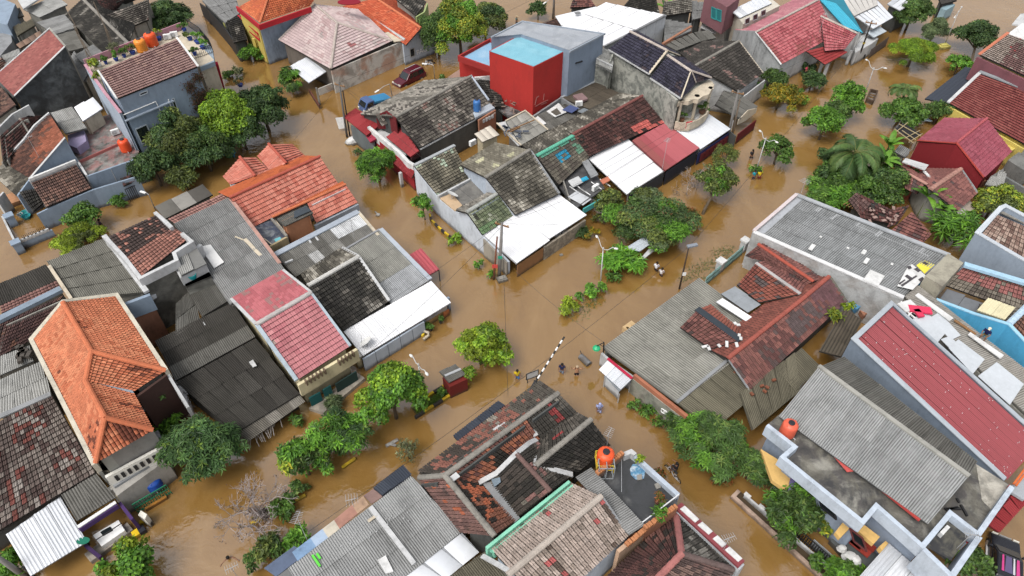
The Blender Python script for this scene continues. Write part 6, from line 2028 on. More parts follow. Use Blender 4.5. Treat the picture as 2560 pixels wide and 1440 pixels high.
roof(h,[(1352,1094,ze),(1573,1033+0,ze),(1573,1033,ze)][:0]or[(1446,1034,ze),(1351,1095,ze),(1340,1164,zr),(1478,1050,zr)],'tile',W((4,C(72,68,62)),(3,C(98,92,84)),(1,C(130,122,112))),cl=.3,patch=((.5,.7,.45,.6,C(176,72,72)),))
roof(h,[(1440,1180,ze),(1524,1111,ze),(1478,1050,zr),(1340,1164,zr)],'tile',W((6,C(46,44,41)),(2,C(66,62,58)),(1,C(104,98,90))),cl=.2)
roof(h,[(1226,1203,ze),(1298,1291,ze),(1376,1228,zr),(1293,1137,zr)],'tile',W((4,C(52,48,44)),(3,C(76,68,62)),(1,C(140,100,94)),(1,C(110,104,94))),cl=.35)
roof(h,[(1432,1189,2.9),(1340,1106,3.2),(1293,1137,zr),(1376,1228,zr)],'tile',W((4,C(62,58,53)),(2,C(96,90,82)),(1,C(150,108,102))),cl=.35)
roof(h,[(1050,1196,ze),(1155,1331,ze),(1236,1340,zr),(1113,1190,zr)],'tile',W((4,C(118,88,82)),(3,C(136,100,92)),(1,C(190,106,74)),(1,C(96,76,72))),cl=.25)
roof(h,[(1287,1306,ze),(1197,1212,ze),(1113,1190,zr),(1236,1340,zr)],'tile',W((4,C(146,98,82)),(2,C(166,104,80)),(2,C(56,50,46)),(1,C(200,110,76))),cl=.3)
for p_ in([(1113,1189,zr+.04),(1396,983,zr+.04)],[(1340,1163,zr+.04),(1478,1049,zr+.04)],[(1113,1190,zr+.04),(1236,1340,zr+.04)],[(1050,1194,ze+.1),(1113,1189,zr+.04)]):
 ridge(h,p_,.19,m_gcap)
ridge(h,[(1293,1137,zr+.04),(1376,1228,zr+.04)],.16,plaster(C(120,92,86),.5))
slab(h,[(1206,1208,ze+.12),(1232,1203,ze+.12),(1300,1295,ze+.12),(1284,1308,ze+.12)],.1,m_grey,'valley_gutter')
slab(h,[(1351,1090,ze+.12),(1399,1056,ze+.12),(1402,1062,ze+.12),(1356,1097,ze+.12)],.08,plaster(C(120,130,140),.3),'valley_gutter')
for p_ in([(1197,1208,ze+.2),(1240,1185,ze+.6),(1292,1134,zr+.1)],[(1340,1092,ze+.3),(1325,1060,3.4),(1314,1042,3.9)],[(1292,1134,zr),(1325,1108,3.6),(1342,1100,3.2)],[(1340,1165,zr),(1342,1140,3.6)],[(1345,1163,zr-.4),(1385,1176,3.6),(1432,1188,3.1)]):
 coping(h,p_,.35,.1,m_white2,name='flashing',up=.02)
for x,y,z_,s_ in((1244,1072,3.9,.55),(1259,1063,3.9,.45),(1278,1091,3.7,.55),(1136,1193,4.3,.6),(1368,1018,3.8,.6),(1395,1125,3.9,.4)):h.part('patch',MB().box(h.pt((x,y,z_+.05)),(s_,s_*.7,.06),R(42)),m_white2)
slab(h,[(1253,1108,3.4),(1260,1090,3.8),(1268,1105,3.5),(1266,1116,3.2)],.06,plaster(C(130,142,152),.3),'patch')
slab(h,[(1228,1198,3.0),(1250,1193,3.3),(1252,1205,3.2),(1236,1217,3.0)],.06,plaster(C(120,136,148),.3),'patch')
roof(h,[(1133,1090,2.1),(1246,1003,2.1),(1264,1014,2.6),(1145,1103,2.6)],'metalc',P_SLATE,wall=False,name='awning',size=(1.1,3))
finish(h,m_dark,inset=.35)
h=house('grey corrugated workshop roof with white skylight strip at the bottom',960,1340,'building')
roof(h,[(1010,1444,2.2),(1155,1330,2.2),(1028,1190,2.9),(680,1450,2.9)],'asb',W((4,C(160,161,160)),(3,C(172,173,172)),(2,C(148,149,148))),clip=True,size=(1.05,1.9),cl=.4)
roof(h,[(680,1450,2.9),(1010,1444,2.2),(1000,1640,1.6),(420,1640,2.9)],'asb',W((4,C(160,161,160)),(3,C(172,173,172))),clip=True,size=(1.05,1.9))
roof(h,[(1070,1484,1.9),(1198,1380,1.9),(1155,1331,2.2),(1010,1444,2.2)],'panel',P_ZINC,size=(1.5,2),wall=False,name='skylight')
coping(h,[(927,1270,2.9),(1036,1412,2.3)],.3,.2,m_white2,name='ridge_cap')
vs_=[(908,1240),(880,1262),(835,1300),(806,1322),(776,1345),(730,1380)]
cols=[C(196,160,130),C(180,130,112),C(210,200,180),C(170,190,214),C(128,160,196)]
for i in range(5):
 (x0,y0),(x1,y1)=vs_[i],vs_[i+1]
 slab(h,[(x0,y0,2.95),(x0+14,y0+22,2.95),(x1+14,y1+22,2.95),(x1,y1,2.95)],.06,plaster(cols[i],.5),'verge_sheet')
slab(h,[(660,1420,2.6),(690,1442,2.8),(770,1380,2.9),(735,1365,2.7)],.08,plaster(C(96,110,136),.4),'verge_sheet')
roof(h,[(933,1221,2.5),(1008,1163,2.5),(1029,1190,3.0),(955,1240,3.0)],'metalc',P_SLATE,wall=False,name='awning')
slab(h,[(908,1239,2.7),(933,1222,2.7),(957,1241,2.95),(929,1259,2.95)],.06,plaster(C(150,120,112),.4),'verge_sheet')
slab(h,[(944,1400,2.75),(964,1388,2.7),(984,1428,2.5),(964,1434,2.55)],.1,m_white,'sheet')
gs=MB()
for x,y,x2,y2 in((781,1388,800,1416),(792,1384,801,1397)):gs.bar(h.pt((x,y,2.96)),h.pt((x2,y2,2.94)),.14,.1)
h.part('paint_stroke',gs,paint((.10,.52,.05),.6))
bolts=MB()
for i in range(36):
 u,v=random.random(),random.random()
 bolts.box(h.pt((820+300*u-120*v,1330-100*u+90*v,2.85)),(.05,.05,.12))
h.part('bolt',bolts,m_white2)
slab(h,[(918,1300,3.0),(940,1285,3.0),(944,1290,3.0),(922,1306,3.0)],.05,m_cream,'sheet')
finish(h,m_dirty)
h=house('olive corrugated shed roof at the bottom edge',1190,1430,'shed','shed')
roof(h,[(1180,1530,2.2),(1290,1470,2.2),(1212,1378,2.5),(1120,1444,2.5)],'asbw',P_ASBM,wall=False)
finish(h,None)
h=house('pale tan tile house with mint parapet and red flecks',1400,1340)
ze,zr=3.2,5.0
roof(h,[(1432,1210,3.5),(1228,1374,3.5),(1280,1430,zr),(1503,1242,zr)],'tile',P_TAN,cl=.45)
roof(h,[(1370,1520,ze),(1569,1337,ze),(1503,1242,zr),(1280,1430,zr)],'tile',P_TAN,cl=.45)
ridge(h,[(1270,1438,zr+.04),(1503,1241,zr+.04)],.2,plaster(C(190,178,166),.4))
mint=plaster(C(138,216,184),.2)
parapet(h,Z(4.0,(1216,1370),(1424,1203)),2.0,.2,mint)
parapet(h,Z(3.75,(1232,1378),(1432,1212)),3.0,.2,mint,name='gutter',side=-.2)
slab(h,Z(3.62,(1216,1372),(1230,1382),(1434,1214),(1424,1204)),.1,plaster(C(120,190,165),.3),'gutter')
coping(h,[(1280,1432,zr-.05),(1205,1390,3.2)],.3,.1,m_white2)
coping(h,[(1503,1242,zr),(1570,1338,ze)],.2,.1,m_grey)
m_pbw=plaster(C(196,210,226),.55)
parapet(h,[(1570,1342,3.1),(1440,1462,3.1)],-.6,.25,m_pbw,name='wall',side=-.6)
finish(h,m_pbw)
h=house('grey corrugated strip roof between tan tiles and dark terrace',1520,1260)
roof(h,[(1440,1194,3.9),(1573,1338,3.7),(1611,1313,3.9),(1478,1170,4.1)],'asb',P_ASB,size=(1.0,1.8))
finish(h,m_brick)
h=house('house with dark wet concrete terrace, brick edge and blue sheet',1600,1230)
block(h,Z(3.4,(1493,1190),(1557,1140),(1576,1138),(1694,1245),(1690,1266),(1612,1314)),-.6,stained('dark_terrace',(.045,.047,.05),[((.16,.16,.155),.7),((.02,.022,.02),.7)],.45,.5,.7,rough=.4))
parapet(h,Z(3.5,(1576,1137),(1694,1244)),-.6,.3,plaster(C(186,198,212),.3),up=.35)
parapet(h,Z(3.5,(1557,1146),(1576,1138),(1586,1146)),3.3,.3,m_white2,up=.5)
def brick_row(hh,a,b_,n,zt,w=.42,t=.3,hgt=.24,base=None):
 a,b_=hh.pt((*a,zt)),hh.pt((*b_,zt))
 bmesh_=MB().box((0,0,0),((b_-a).length/n*.86,t,hgt))
 me_=mesh_from('brick',bmesh_.v,bmesh_.f,plaster(C(200,130,84),.35))
 ang=math.atan2((b_-a).y,(b_-a).x)
 for i in range(n):
  o=link('brick',me_,hh.o);o.location=a.lerp(b_,(i+.5)/n)+Vector((random.uniform(-.03,.03),0,random.uniform(-.02,.02)));o.rotation_euler.z=ang+random.uniform(-.06,.06)
parapet(h,Z(4.1,(1492,1184),(1556,1132)),-.6,.25,plaster(C(150,120,104),.6),name='wall')
brick_row(h,(1492,1184),(1556,1132),13,4.24)
parapet(h,Z(3.9,(1612,1320),(1690,1268)),-.6,.25,m_brick,name='wall')
brick_row(h,(1612,1320),(1690,1266),14,4.04)
parapet(h,Z(3.6,(1545,1378),(1612,1322)),-.6,.25,plaster(C(206,170,140),.5),name='wall')
brick_row(h,(1566,1362),(1620,1318),9,3.74)
slab(h,Z(3.45,(1575,1172),(1582,1160),(1600,1160),(1613,1176),(1610,1196),(1590,1199),(1577,1187)),.03,stained('blue_sheet',C(84,150,190),[(C(206,220,230),.9),(C(60,110,150),.6)],2.2),'sheet')
slab(h,Z(3.5,(1592,1188),(1604,1184),(1606,1198),(1594,1200)),.08,m_conc,'board')
slab(h,Z(3.5,(1636,1210),(1646,1206),(1653,1218),(1642,1222)),.1,m_conc,'board')
cg=MB()
q0=h.pt((1512,1186,3.45))
for dx in(-.5,0,.5):
 for dy in(-.35,.35):cg.bar(q0+Vector((dx,dy,0)),q0+Vector((dx,dy,1.3)),.05)
for zz in(.05,1.3):
 for dy in(-.35,.35):cg.bar(q0+Vector((-.5,dy,zz)),q0+Vector((.5,dy,zz)),.05)
 for dx in(-.5,0,.5):cg.bar(q0+Vector((dx,-.35,zz)),q0+Vector((dx,.35,zz)),.05)
h.part('cage',cg,plaster(C(150,156,160),.2))
ps=MB();ps.bar(h.pt((1606,1306,3.9)),h.pt((1698,1236,5.0)),.07).bar(h.pt((1554,1148,3.6)),h.pt((1554,1230,3.6)),.03)
h.part('pipe',ps,m_steel)
finish(h,None)
water_tank('big orange water tank on a yellow stand above the black tile roof',1510,1163,3.4,.56,1.15,(.68,.085,.022),stand=.35)
pot_plant('dark red potted plant on the dark wet terrace',1642,1258,3.45,16,'rust',(.12,.05,.03))
tree('young tree growing over the corner of the dark wet terrace',1648,1278,20,4.4,'bright','broad',base=(1640,1292),ground=3.4,dens=.5)
pot_plant('lime bush at the north corner of the dark wet terrace',1595,1158,3.5,13,'limey',(.3,.3,.3))
h=house('dark hipped tile house with red and white parapet on the right flooded lane',1680,1380)
ze,zr=2.6,4.6
roof(h,[(1520,1445,ze),(1688,1285,ze),(1704,1385,zr),(1640,1450,zr)],'tile',P_REDDARK,cl=.3)
roof(h,[(1690,1287,ze),(1832,1424,ze),(1704,1385,zr)],'tile',P_BLACK,cl=.3)
roof(h,[(1832,1424,ze),(1780,1560,ze),(1640,1450,zr),(1704,1385,zr)],'tile',W((3,C(120,92,86)),(3,C(96,78,74)),(2,C(140,112,102))),cl=.4)
ridge(h,[(1690,1285,ze+.1),(1704,1385,zr+.04)],.2,plaster(C(178,112,108),.5))
ridge(h,[(1704,1385,zr+.04),(1832,1424,ze+.1)],.18,plaster(C(120,100,96),.5))
ridge(h,[(1704,1385,zr+.04),(1640,1450,zr+.04)],.2,plaster(C(186,116,110),.5))
parapet(h,Z(3.0,(1690,1268),(1855,1418)),-.6,.5,plaster(C(206,212,218),.5),name='wall')
slab(h,Z(3.25,(1686,1268),(1704,1256),(1862,1402),(1846,1418)),.2,plaster(C(150,70,76),.4),'coping')
for(x0,y0,x1,y1)in((1700,1272,1738,1306),(1744,1312,1772,1336),(1782,1346,1806,1368),(1812,1374,1846,1404)):
 slab(h,Z(3.32,(x0,y0),(x0+12,y0-8),(x1+10,y1-8),(x1,y1)),.08,m_white,'coping_panel')
finish(h,m_dirty)
h=house('maroon tiled house with three wings and wide grey sheet verandahs',1800,850)
ze,zr=2.3,3.5
roof(h,[(1507,871,1.6),(1748,697,1.6),(1930,833,2.7),(1693,1007,2.7)],'asb',W((4,C(158,156,146)),(3,C(168,166,156)),(2,C(146,144,134)),(1,C(176,174,166))),wall=False,size=(1.5,2.1),cl=.6,name='verandah_roof')
coping(h,[(1692,1007,2.72),(1818,902,2.75)],.25,.12,m_grey)
roof(h,[(1780,1075,1.9),(1900,975,2.0),(1818,902,2.7),(1693,1007,2.7)],'asb',P_ASBM,wall=False,size=(1.2,2.4),cl=.5,name='verandah_roof')
roof(h,[(1880,1075,1.7),(2000,975,1.7),(1990,880,2.4),(1850,985,2.4)],'asb',P_ASBM,wall=False,size=(1.2,2.4),cl=.5,name='verandah_roof')
roof(h,[(1985,980,1.8),(2050,918,1.8),(2002,873,2.3),(1940,925,2.3)],'asb',P_ASBM,wall=False,size=(1.2,2.2),name='verandah_roof')
roof(h,[(1873,974,ze),(2114,754,ze),(2072,693,zr),(1820,897,zr)],'tile',P_MAROON,cl=.35,patch=((.5,.8,.25,.85,C(104,88,88)),(.78,1,0,1,C(116,80,84))),size=(.34,.4))
roof(h,[(2005,690,2.6),(1768,872,2.6),(1820,897,zr),(2072,693,zr)],'clayb',W((4,C(140,80,68)),(3,C(126,72,62)),(1,C(160,96,80))),size=(.3,.36))
ridge(h,[(1820,896,zr+.05),(2007,747,zr+.05),(2072,692,zr+.05)],.18,plaster(C(176,92,78),.35))
roof(h,[(1700,819,2.9),(1776,873,2.9),(1850,851,3.4),(1744,774,3.4)],'tile',P_MAROON,wall=False,size=(.32,.36))
roof(h,[(1854,829,3.3),(1774,762,3.3),(1744,774,3.4),(1850,851,3.4)],'clayb',W((1,C(146,84,70)),(1,C(128,74,62))),wall=False)
coping(h,[(1742,773,3.4),(1851,852,3.4)],.6,.12,plaster(C(58,66,74),.25),name='ridge_cover')
roof(h,[(1842,713,2.9),(1897,757,2.9),(2000,736,3.5),(1889,658,3.5)],'tile',W((4,C(150,84,72)),(3,C(166,96,80)),(1,C(110,94,92))),wall=False,patch=((.2,.5,.4,.7,C(110,96,94)),),size=(.32,.36))
roof(h,[(2015,712,3.1),(1912,652,3.1),(1889,658,3.5),(2000,736,3.5)],'clayb',P_MAROON,wall=False)
coping(h,[(1889,658,3.5),(2000,736,3.5)],.3,.1,plaster(C(186,180,178),.4),name='ridge_cover')
roof(h,[(1862,640,2.9),(1912,655,2.9),(2033,705,3.7),(1896,612,3.7)],'tile',P_MAROON,wall=False,size=(.32,.36))
roof(h,[(1912,655,3.2),(2016,712,3.1),(2033,705,3.7),(1896,612,3.7)],'tile',P_MAROON,wall=False,size=(.32,.36))
roof(h,[(2056,698,3.1),(1920,606,3.1),(1896,612,3.7),(2033,705,3.7)],'clayb',P_MAROON,wall=False)
ridge(h,[(1896,611,3.75),(2033,704,3.75)],.15,plaster(C(180,84,66),.3))
coping(h,[(1822,900,zr-.1),(1873,976,ze)],.16,.08,m_grey)
coping(h,[(2073,692,zr),(2116,756,ze)],.3,.1,plaster(C(120,116,104),.7))
roof(h,[(1790,755,2.8),(1865,803,2.8),(1879,792,2.95),(1806,745,2.95)],'panel',P_WHITE,wall=False,name='sheet')
roof(h,[(1802,735,2.7),(1870,782,2.7),(1898,760,3.2),(1838,715,3.2)],'flat',W((1,C(160,168,176)),(1,C(130,138,146)),(1,C(180,180,178))),wall=False,name='sheet',size=(1.1,2))
for x,y in((1763,866),(1772,870),(1798,864),(1817,860),(1842,862),(1848,838),(1852,846),(1846,812),(1838,808)):h.part('patch',MB().box(h.pt((x,y,3.5)),(random.uniform(.25,.6),.22,.06),random.uniform(0,3)),m_white)
m_low=stained('lane_wall',C(176,172,158,.9),[(C(140,150,132),.6),((.08,.075,.06),.5)],.7)
parapet(h,[(1582,944,1.75),(1716,1050,1.9)],-.6,.25,m_low,name='wall')
parapet(h,[(1586,936,2.2),(1718,1040,2.3)],1.4,.24,plaster(C(186,116,86),.35),name='brick_band',side=.1)
parapet(h,[(1504,882,1.5),(1530,905,1.5),(1586,944,1.7)],-.6,.2,m_white2,name='wall')
parapet(h,[(1512,872,1.45),(1746,703,1.45)],-.6,.2,m_dirty,name='wall',side=-.8)
gr=MB()
for i,(dx,dy,r_)in enumerate(((0,0,.2),(6,3,.18),(11,7,.15))):
 c_,n_=on_wall(1662+dx,1024+dy,at(1582,944,1.75),at(1716,1050,1.9));n_=n_ if n_.y<0 else-n_
 tdir=n_.cross(Vector((0,0,1)))
 gr.tube([h.L(c_)+n_*.2+tdir*r_*math.cos(a_)+Vector((0,0,r_*math.sin(a_)))for a_ in np.linspace(.6,5.8,10)],.05,4)
h.part('graffiti',gr,m_whitep)
for x,y in((1905,965),(1918,968),(1912,978),(1838,930),(1880,985),(1935,950)):h.part('loose_brick',MB().box(h.pt((x,y,2.5)),(.3,.18,.15),random.uniform(0,3)),plaster(C(140,84,60),.3))
finish(h,m_dark)
h=house('small white kiosk with folding tin canopy at the lane corner',1540,945,'kiosk','kiosk')
roof(h,[(1552,974,1.45),(1497,924,1.45),(1520,898,1.95),(1580,947,1.95)],'metal',P_ZINC,wall=False,name='canopy')
coping(h,[(1519,897,1.95),(1580,947,1.95)],.22,.08,plaster(C(196,40,70),.1))
slab(h,[(1510,940,1.1),(1548,978,1.1),(1580,952,1.2),(1545,925,1.2)],.08,plaster(C(150,158,166),.2),'counter')
for x,y in((1512,945),(1548,985),(1576,958)):h.part('leg',MB().bar(h.pt((x,y,1.1)),h.pt((x,y,1.1))-Vector((0,0,1.7)),.08),m_steel)
parapet(h,Z(1.1,(1514,944),(1548,976)),.0,.05,plaster(C(206,210,214),.2),name='panel')
finish(h,None)
T=Thing('garden_fence','pale teal garden fence with white capped pillars in the flood','fence',at(1820,670,0))
a,b_=T.pt((1765,700,.7)),T.pt((1857,622,.7))
m_ft=plaster(C(150,190,184),.4)
T.part('base_wall',MB().strip([a-Vector((0,0,.4)),b_-Vector((0,0,.4))],-.6,.15),m_ft)
sl0=MB().box((0,0,0),(.22,.05,.75));me_=mesh_from('slat',sl0.v,sl0.f,m_ft)
nn=40
for i in range(nn):
 o=link('slat',me_,T.o);o.location=a.lerp(b_,(i+.5)/nn)+Vector((0,0,-.02));o.rotation_euler.z=math.atan2((b_-a).y,(b_-a).x)
T.part('rail',MB().bar(a+Vector((0,-.05,.2)),b_+Vector((0,-.05,.2)),.06).bar(a+Vector((0,-.05,-.25)),b_+Vector((0,-.05,-.25)),.06),m_ft)
for x,y in((1798,672),(1858,620)):
 q0=T.pt((x,y,.3));p_=T.part('pillar',MB().box(q0,(.55,.55,1.8),R(42)),m_white2)
 T.part('cap',MB().box(q0+Vector((0,0,1.0)),(.75,.75,.2),R(42)),m_white,p_)
h=house('long grey sheet warehouse roof with white walls and banner patches',2130,600,'building')
zz=4.2
roof(h,[(1905,590,3.9),(2258,741,3.9),(2372,640,4.4),(2008,497,4.4)],'asb',W((4,C(154,157,158)),(3,C(162,164,165)),(2,C(146,149,150))),wall=False,size=(1.3,1.9))
slab(h,[(1886,580,4.0),(1906,590,3.95),(2010,497,4.45),(1992,489,4.5)],.1,plaster(C(176,180,186),.4),'gutter')
m_wl=stained('rainy_wall',C(206,208,208),[(C(160,150,140),.6),(C(140,140,138),.5)],.5)
parapet(h,[(1884,582,4.1),(2258,748,4.0)],-.6,.25,m_wl,name='wall')
coping(h,[(1884,580,4.15),(2259,745,4.05)],.4,.1,plaster(C(226,226,226),.3))
parapet(h,[(1882,586,4.0),(2257,752,3.9)],3.5,.1,plaster(C(120,70,76),.3),name='fascia',side=.8)
coping(h,[(1990,488,4.55),(2374,640,4.5)],.4,.14,plaster(C(176,180,184),.4))
coping(h,[(1884,580,4.1),(1991,488,4.6)],.3,.2,plaster(C(214,200,200),.3))
parapet(h,[(1884,582,4.0),(1991,490,4.5)],-.6,.25,m_wl,name='wall')
def onroof(x,y):return(x,y,4.28)
for pts,mt in(([(2243,715),(2270,666),(2280,660),(2316,690),(2282,724)],m_white),([(2291,663),(2322,641),(2350,648),(2312,684)],plaster(C(244,228,70),.05))):
 slab(h,[(x,y,4.3)for x,y in pts],.03,mt,'banner')
for q in([(2262,690),(2268,686),(2280,694),(2275,699)],[(2252,712),(2290,688),(2294,690),(2256,716)],[(2285,672),(2292,669),(2302,676),(2296,680)],[(2306,656),(2312,653),(2322,659),(2316,662)],[(2322,642),(2330,640),(2338,645),(2330,648)],[(2268,666),(2276,664),(2280,670),(2272,673)],[(2296,698),(2306,692),(2312,698),(2302,704)],[(2246,708),(2262,698),(2264,700),(2250,711)]):
 slab(h,[(x,y,4.36)for x,y in q],.03,plaster(C(80,76,80),.3),'banner_cutout')
for x,y,w_,l_ in((2030,618,.9,.35),(2166,652,.8,.3),(2160,630,.6,.3),(2185,695,1.6,1.2),(2250,634,.3,.3),(2052,592,.2,.2),(2120,620,.2,.2),(2230,660,.25,.2),(2080,560,.2,.2),(2140,590,.3,.2),(2198,610,.2,.2)):
 h.part('patch',MB().box(h.pt((x,y,4.22)),(w_,l_,.06),R(50)),m_white)
for(x0,y0,x1,y1)in((2040,528,2054,520),(2078,548,2095,536),(2140,565,2152,555),(2190,590,2204,578),(2255,612,2268,602),(2298,632,2310,620)):
 h.part('seam',MB().bar(h.pt((x0,y0,4.36)),h.pt((x1,y1,4.4)),.3,.05),plaster(C(190,192,194),.3))
h.part('seam',MB().bar(h.pt((2140,563,4.36)),h.pt((2320,640,4.36)),.12,.05),plaster(C(190,192,194),.3))
block(h,[(2313,690,5.0),(2357,716,5.0),(2409,657,5.0),(2370,633,5.0)],3.6,stained('slab_concrete',C(176,170,150),[(C(120,112,100),.7)],.6),'slab')
block(h,Z(3.7,(1890,586),(2257,745),(2370,642),(1994,494)),-.6,m_wl)
finish(h,None)
h=house('blue-grey walled house with brown tile roof at the right edge',2500,640)
roof(h,[(2455,584,5.0),(2600,668,5.0),(2600,582,6.6),(2494,537,6.6)],'tile',W((3,C(150,120,108)),(3,C(172,146,132)),(2,C(128,100,90)),(1,C(190,170,156))),cl=.3,wall=False)
parapet(h,[(2600,676,5.2),(2444,584,5.2),(2502,521,6.8),(2514,516,6.9),(2600,562,6.9)],-.6,.3,plaster(C(158,172,188),.3),name='wall')
coping(h,[(2600,674,5.22),(2444,583,5.22),(2502,520,6.82),(2514,515,6.92),(2600,561,6.92)],.4,.08,plaster(C(196,204,212),.2))
slab(h,[(2500,530,6.5),(2600,576,6.5),(2600,566,6.5),(2508,524,6.5)],.1,m_conc,'gutter')
finish(h,None)
h=house('sky-blue house with red-grey tile strip and cyan wall',2470,760)
roof(h,[(2358,712,3.6),(2600,800,3.6),(2600,722,4.6),(2410,667,4.6)],'tile',W((3,C(128,118,106)),(3,C(144,134,120)),(1,C(110,100,90))),cl=.2,patch=((0,1,.5,1,C(176,112,106)),),wall=False)
coping(h,[(2408,664,4.8),(2600,722,4.8)],.5,.25,plaster(C(170,210,235),.25))
roof(h,[(2346,752,3.2),(2440,784,3.2),(2456,762,3.5),(2368,722,3.5)],'flat',W((1,C(112,116,122)),(1,C(132,134,136))),wall=False)
roof(h,[(2440,784,3.4),(2522,812,3.4),(2570,765,3.9),(2450,760,3.6)],'clayb',W((1,C(140,132,118)),),wall=False)
roof(h,[(2442,776,4.1),(2512,800,4.1),(2538,770,4.3),(2470,745,4.3)],'metalc',W((1,C(226,216,176))),wall=False)
roof(h,[(2530,820,3.8),(2600,900,3.4),(2620,820,4.0),(2562,772,4.4)],'tile',W((2,C(150,106,88)),(1,C(128,92,80))),wall=False)
ridge(h,[(2522,810,4.2),(2600,735,4.6)],.25,plaster(C(190,216,235),.2))
parapet(h,[(2340,750,3.6),(2356,757,3.6),(2433,785,3.7),(2522,812,4.2),(2600,895,3.8)],-.6,.25,m_cyanw,name='wall')
coping(h,[(2340,749,3.62),(2433,784,3.72),(2522,811,4.22),(2600,893,3.82)],.3,.08,plaster(C(160,212,240),.2))
block(h,Z(3.8,(2296,706),(2310,694),(2348,722),(2334,738)),2.4,m_cyanw)
slab(h,Z(3.84,(2306,712),(2314,704),(2344,728),(2336,736)),.04,stained('sludge',C(150,144,130),[((.1,.1,.07),.8)],1.4),'gutter')
finish(h,None)
h=house('narrow house with white sheets on its long roof where a man crouches',2400,880)
roof(h,[(2610,1080,3.0),(2262,742,3.9),(2294,712,3.9),(2640,985,3.0)],'asb',W((2,C(176,172,164)),(2,C(160,154,144)),(1,C(190,186,180))),wall=False,clip=True,size=(1.1,2))
block(h,[(2258,748,3.6),(2294,714,3.6),(2640,990,2.7),(2620,1100,2.7)],-.6,m_dirty)
for pts in([(2280,800),(2312,775),(2366,830),(2342,858)],[(2324,795),(2348,780),(2402,838),(2378,850)],[(2352,848),(2374,840),(2394,858),(2376,872)],[(2372,870),(2396,848),(2462,898),(2432,935)],[(2445,940),(2492,905),(2560,960),(2525,1012)]):
 slab(h,[(x,y,3.95-.0016*(x-2262)-.0004*(y-742))for x,y in pts],.04,plaster(C(206,212,218),.15),'sheet')
slab(h,[(2288,738,4.05),(2296,732,4.05),(2384,795,3.9),(2374,802,3.9)],.08,m_white,'board')
slab(h,[(2420,836,3.9),(2426,830,3.9),(2510,888,3.8),(2502,896,3.8)],.08,m_white,'board')
sk_=MB();sk_.box(h.pt((2270,765,4.1)),(1.3,1.0,.1),R(20))
h.part('sheet',sk_,m_white)
cl_=MB().box(h.pt((2300,774,4.1)),(1.7,.7,.15),R(-10)).box(h.pt((2297,783,4.1)),(.5,.8,.15),R(10))
h.part('cloth',cl_,plaster(C(235,60,96),.1))
fr_=MB()
for x0,y0,x1,y1 in((2244,760,2288,796),(2252,754,2296,790),(2240,766,2280,800),(2270,790,2282,778)):fr_.bar(h.pt((x0,y0,4.05)),h.pt((x1,y1,3.95)),.1)
h.part('frame',fr_,m_whitep)
slab(h,[(2240,764,3.4),(2254,752,3.4),(2292,790,3.3),(2278,802,3.3)],.06,m_blackp,'skylight')
pk=MB();pk.bar(h.pt((2386,800,3.9)),h.pt((2440,836,3.7)),.22,.08)
h.part('plank',pk,m_wood)
finish(h,None)
h=house('red sheet roofed hall with slanting grey side wall',2330,960,'building')
roof(h,[(2516,1198,3.2),(2600,1105,3.2),(2231,765,6.4),(2138,849,6.4)],'metal',W((4,C(164,76,82)),(2,C(172,84,88))),wall=False,size=(.62,18))
spk=MB()
for i in range(80):
 u,v=random.random(),random.random()
 spk.box(h.pt((2138+93*u+375*v,849-84*u+346*v,6.44-3.2*v)),(random.uniform(.04,.09),.04,.05),R(40))
h.part('fixing',spk,m_white2)
m_gw=plaster(C(128,142,158),.4)
parapet(h,[(2512,1200,3.3),(2135,849,6.5),(2230,760,6.5),(2600,1096,3.3)],-.6,.3,m_gw,name='wall',up=.1)
coping(h,[(2512,1199,3.4),(2135,848,6.6),(2230,759,6.6),(2600,1095,3.4)],.36,.08,plaster(C(176,184,192),.25),up=.02)
slab(h,[(2508,1192,3.0),(2596,1098,3.0),(2236,772,6.1),(2144,850,6.1)],.12,m_dark,'ceiling')
finish(h,None)
h=house('mossy dark sheet roof with grass edge behind the red hall',2090,830,'shed','shed')
roof(h,[(2048,878,2.4),(2108,894,2.4),(2150,810,2.7),(2110,770,2.7)],'asb',P_ASBB,wall=False,size=(1.4,1.8))
finish(h,None)
h=house('dark flooded pit with blue tank lid behind the warehouse',2180,790,'pit','pit')
slab(h,Z(1.6,(2122,752),(2134,744),(2154,764),(2142,774)),.5,plaster(C(90,150,190),.3),'lid')
slab(h,Z(1.2,(2150,775),(2160,766),(2172,780),(2160,790)),.5,m_brick,'ledge')
finish(h,None)
h=house('blue-grey house with corrugated ridge roof and dark terrace at lower right',2200,1200)
zt_=4.9
roof(h,[(1948,1041,5.1),(2320,1310,5.1),(2421,1192,6.2),(2048,917,6.2)],'asbw',W((4,C(168,170,170)),(3,C(178,179,178)),(2,C(156,158,158))),wall=True,size=(1.05,2.3),cl=.7)
roof(h,[(2441,1156,5.5),(2108,894,5.5),(2048,917,6.2),(2421,1192,6.2)],'asbw',P_ASBD,size=(1.05,2.0),cl=.7)
coping(h,[(2046,916,6.22),(2422,1192,6.22)],.3,.14,plaster(C(170,168,160),.5))
coping(h,[(2073,1113,4.95),(2302,1298,4.95)],.5,.16,plaster(C(206,74,68),.1),name='fascia')
slab(h,[(2068,1122,4.96),(2076,1112,4.98),(2152,1176,4.96),(2118,1180,4.96)],.03,plaster(C(214,90,84),.2),'paint_stain')
out=[(1918,1062),(1988,1116),(1957,1142),(2157,1304),(2192,1263),(2307,1365),(2377,1281),(2447,1335),(2531,1216),(2440,1160),(2200,960),(1990,1000)]
m_ter=stained('stained_terrace',(.075,.07,.066),[((.30,.29,.25),.85),((.03,.03,.032),.8),((.14,.13,.10),.5)],.42,.47,.6)
m_bw2=plaster(C(158,172,192),.45)
block(h,Z(4.6,*out),3.9,m_bw2)
slab(h,Z(4.64,*out),.035,m_ter,'terrace')
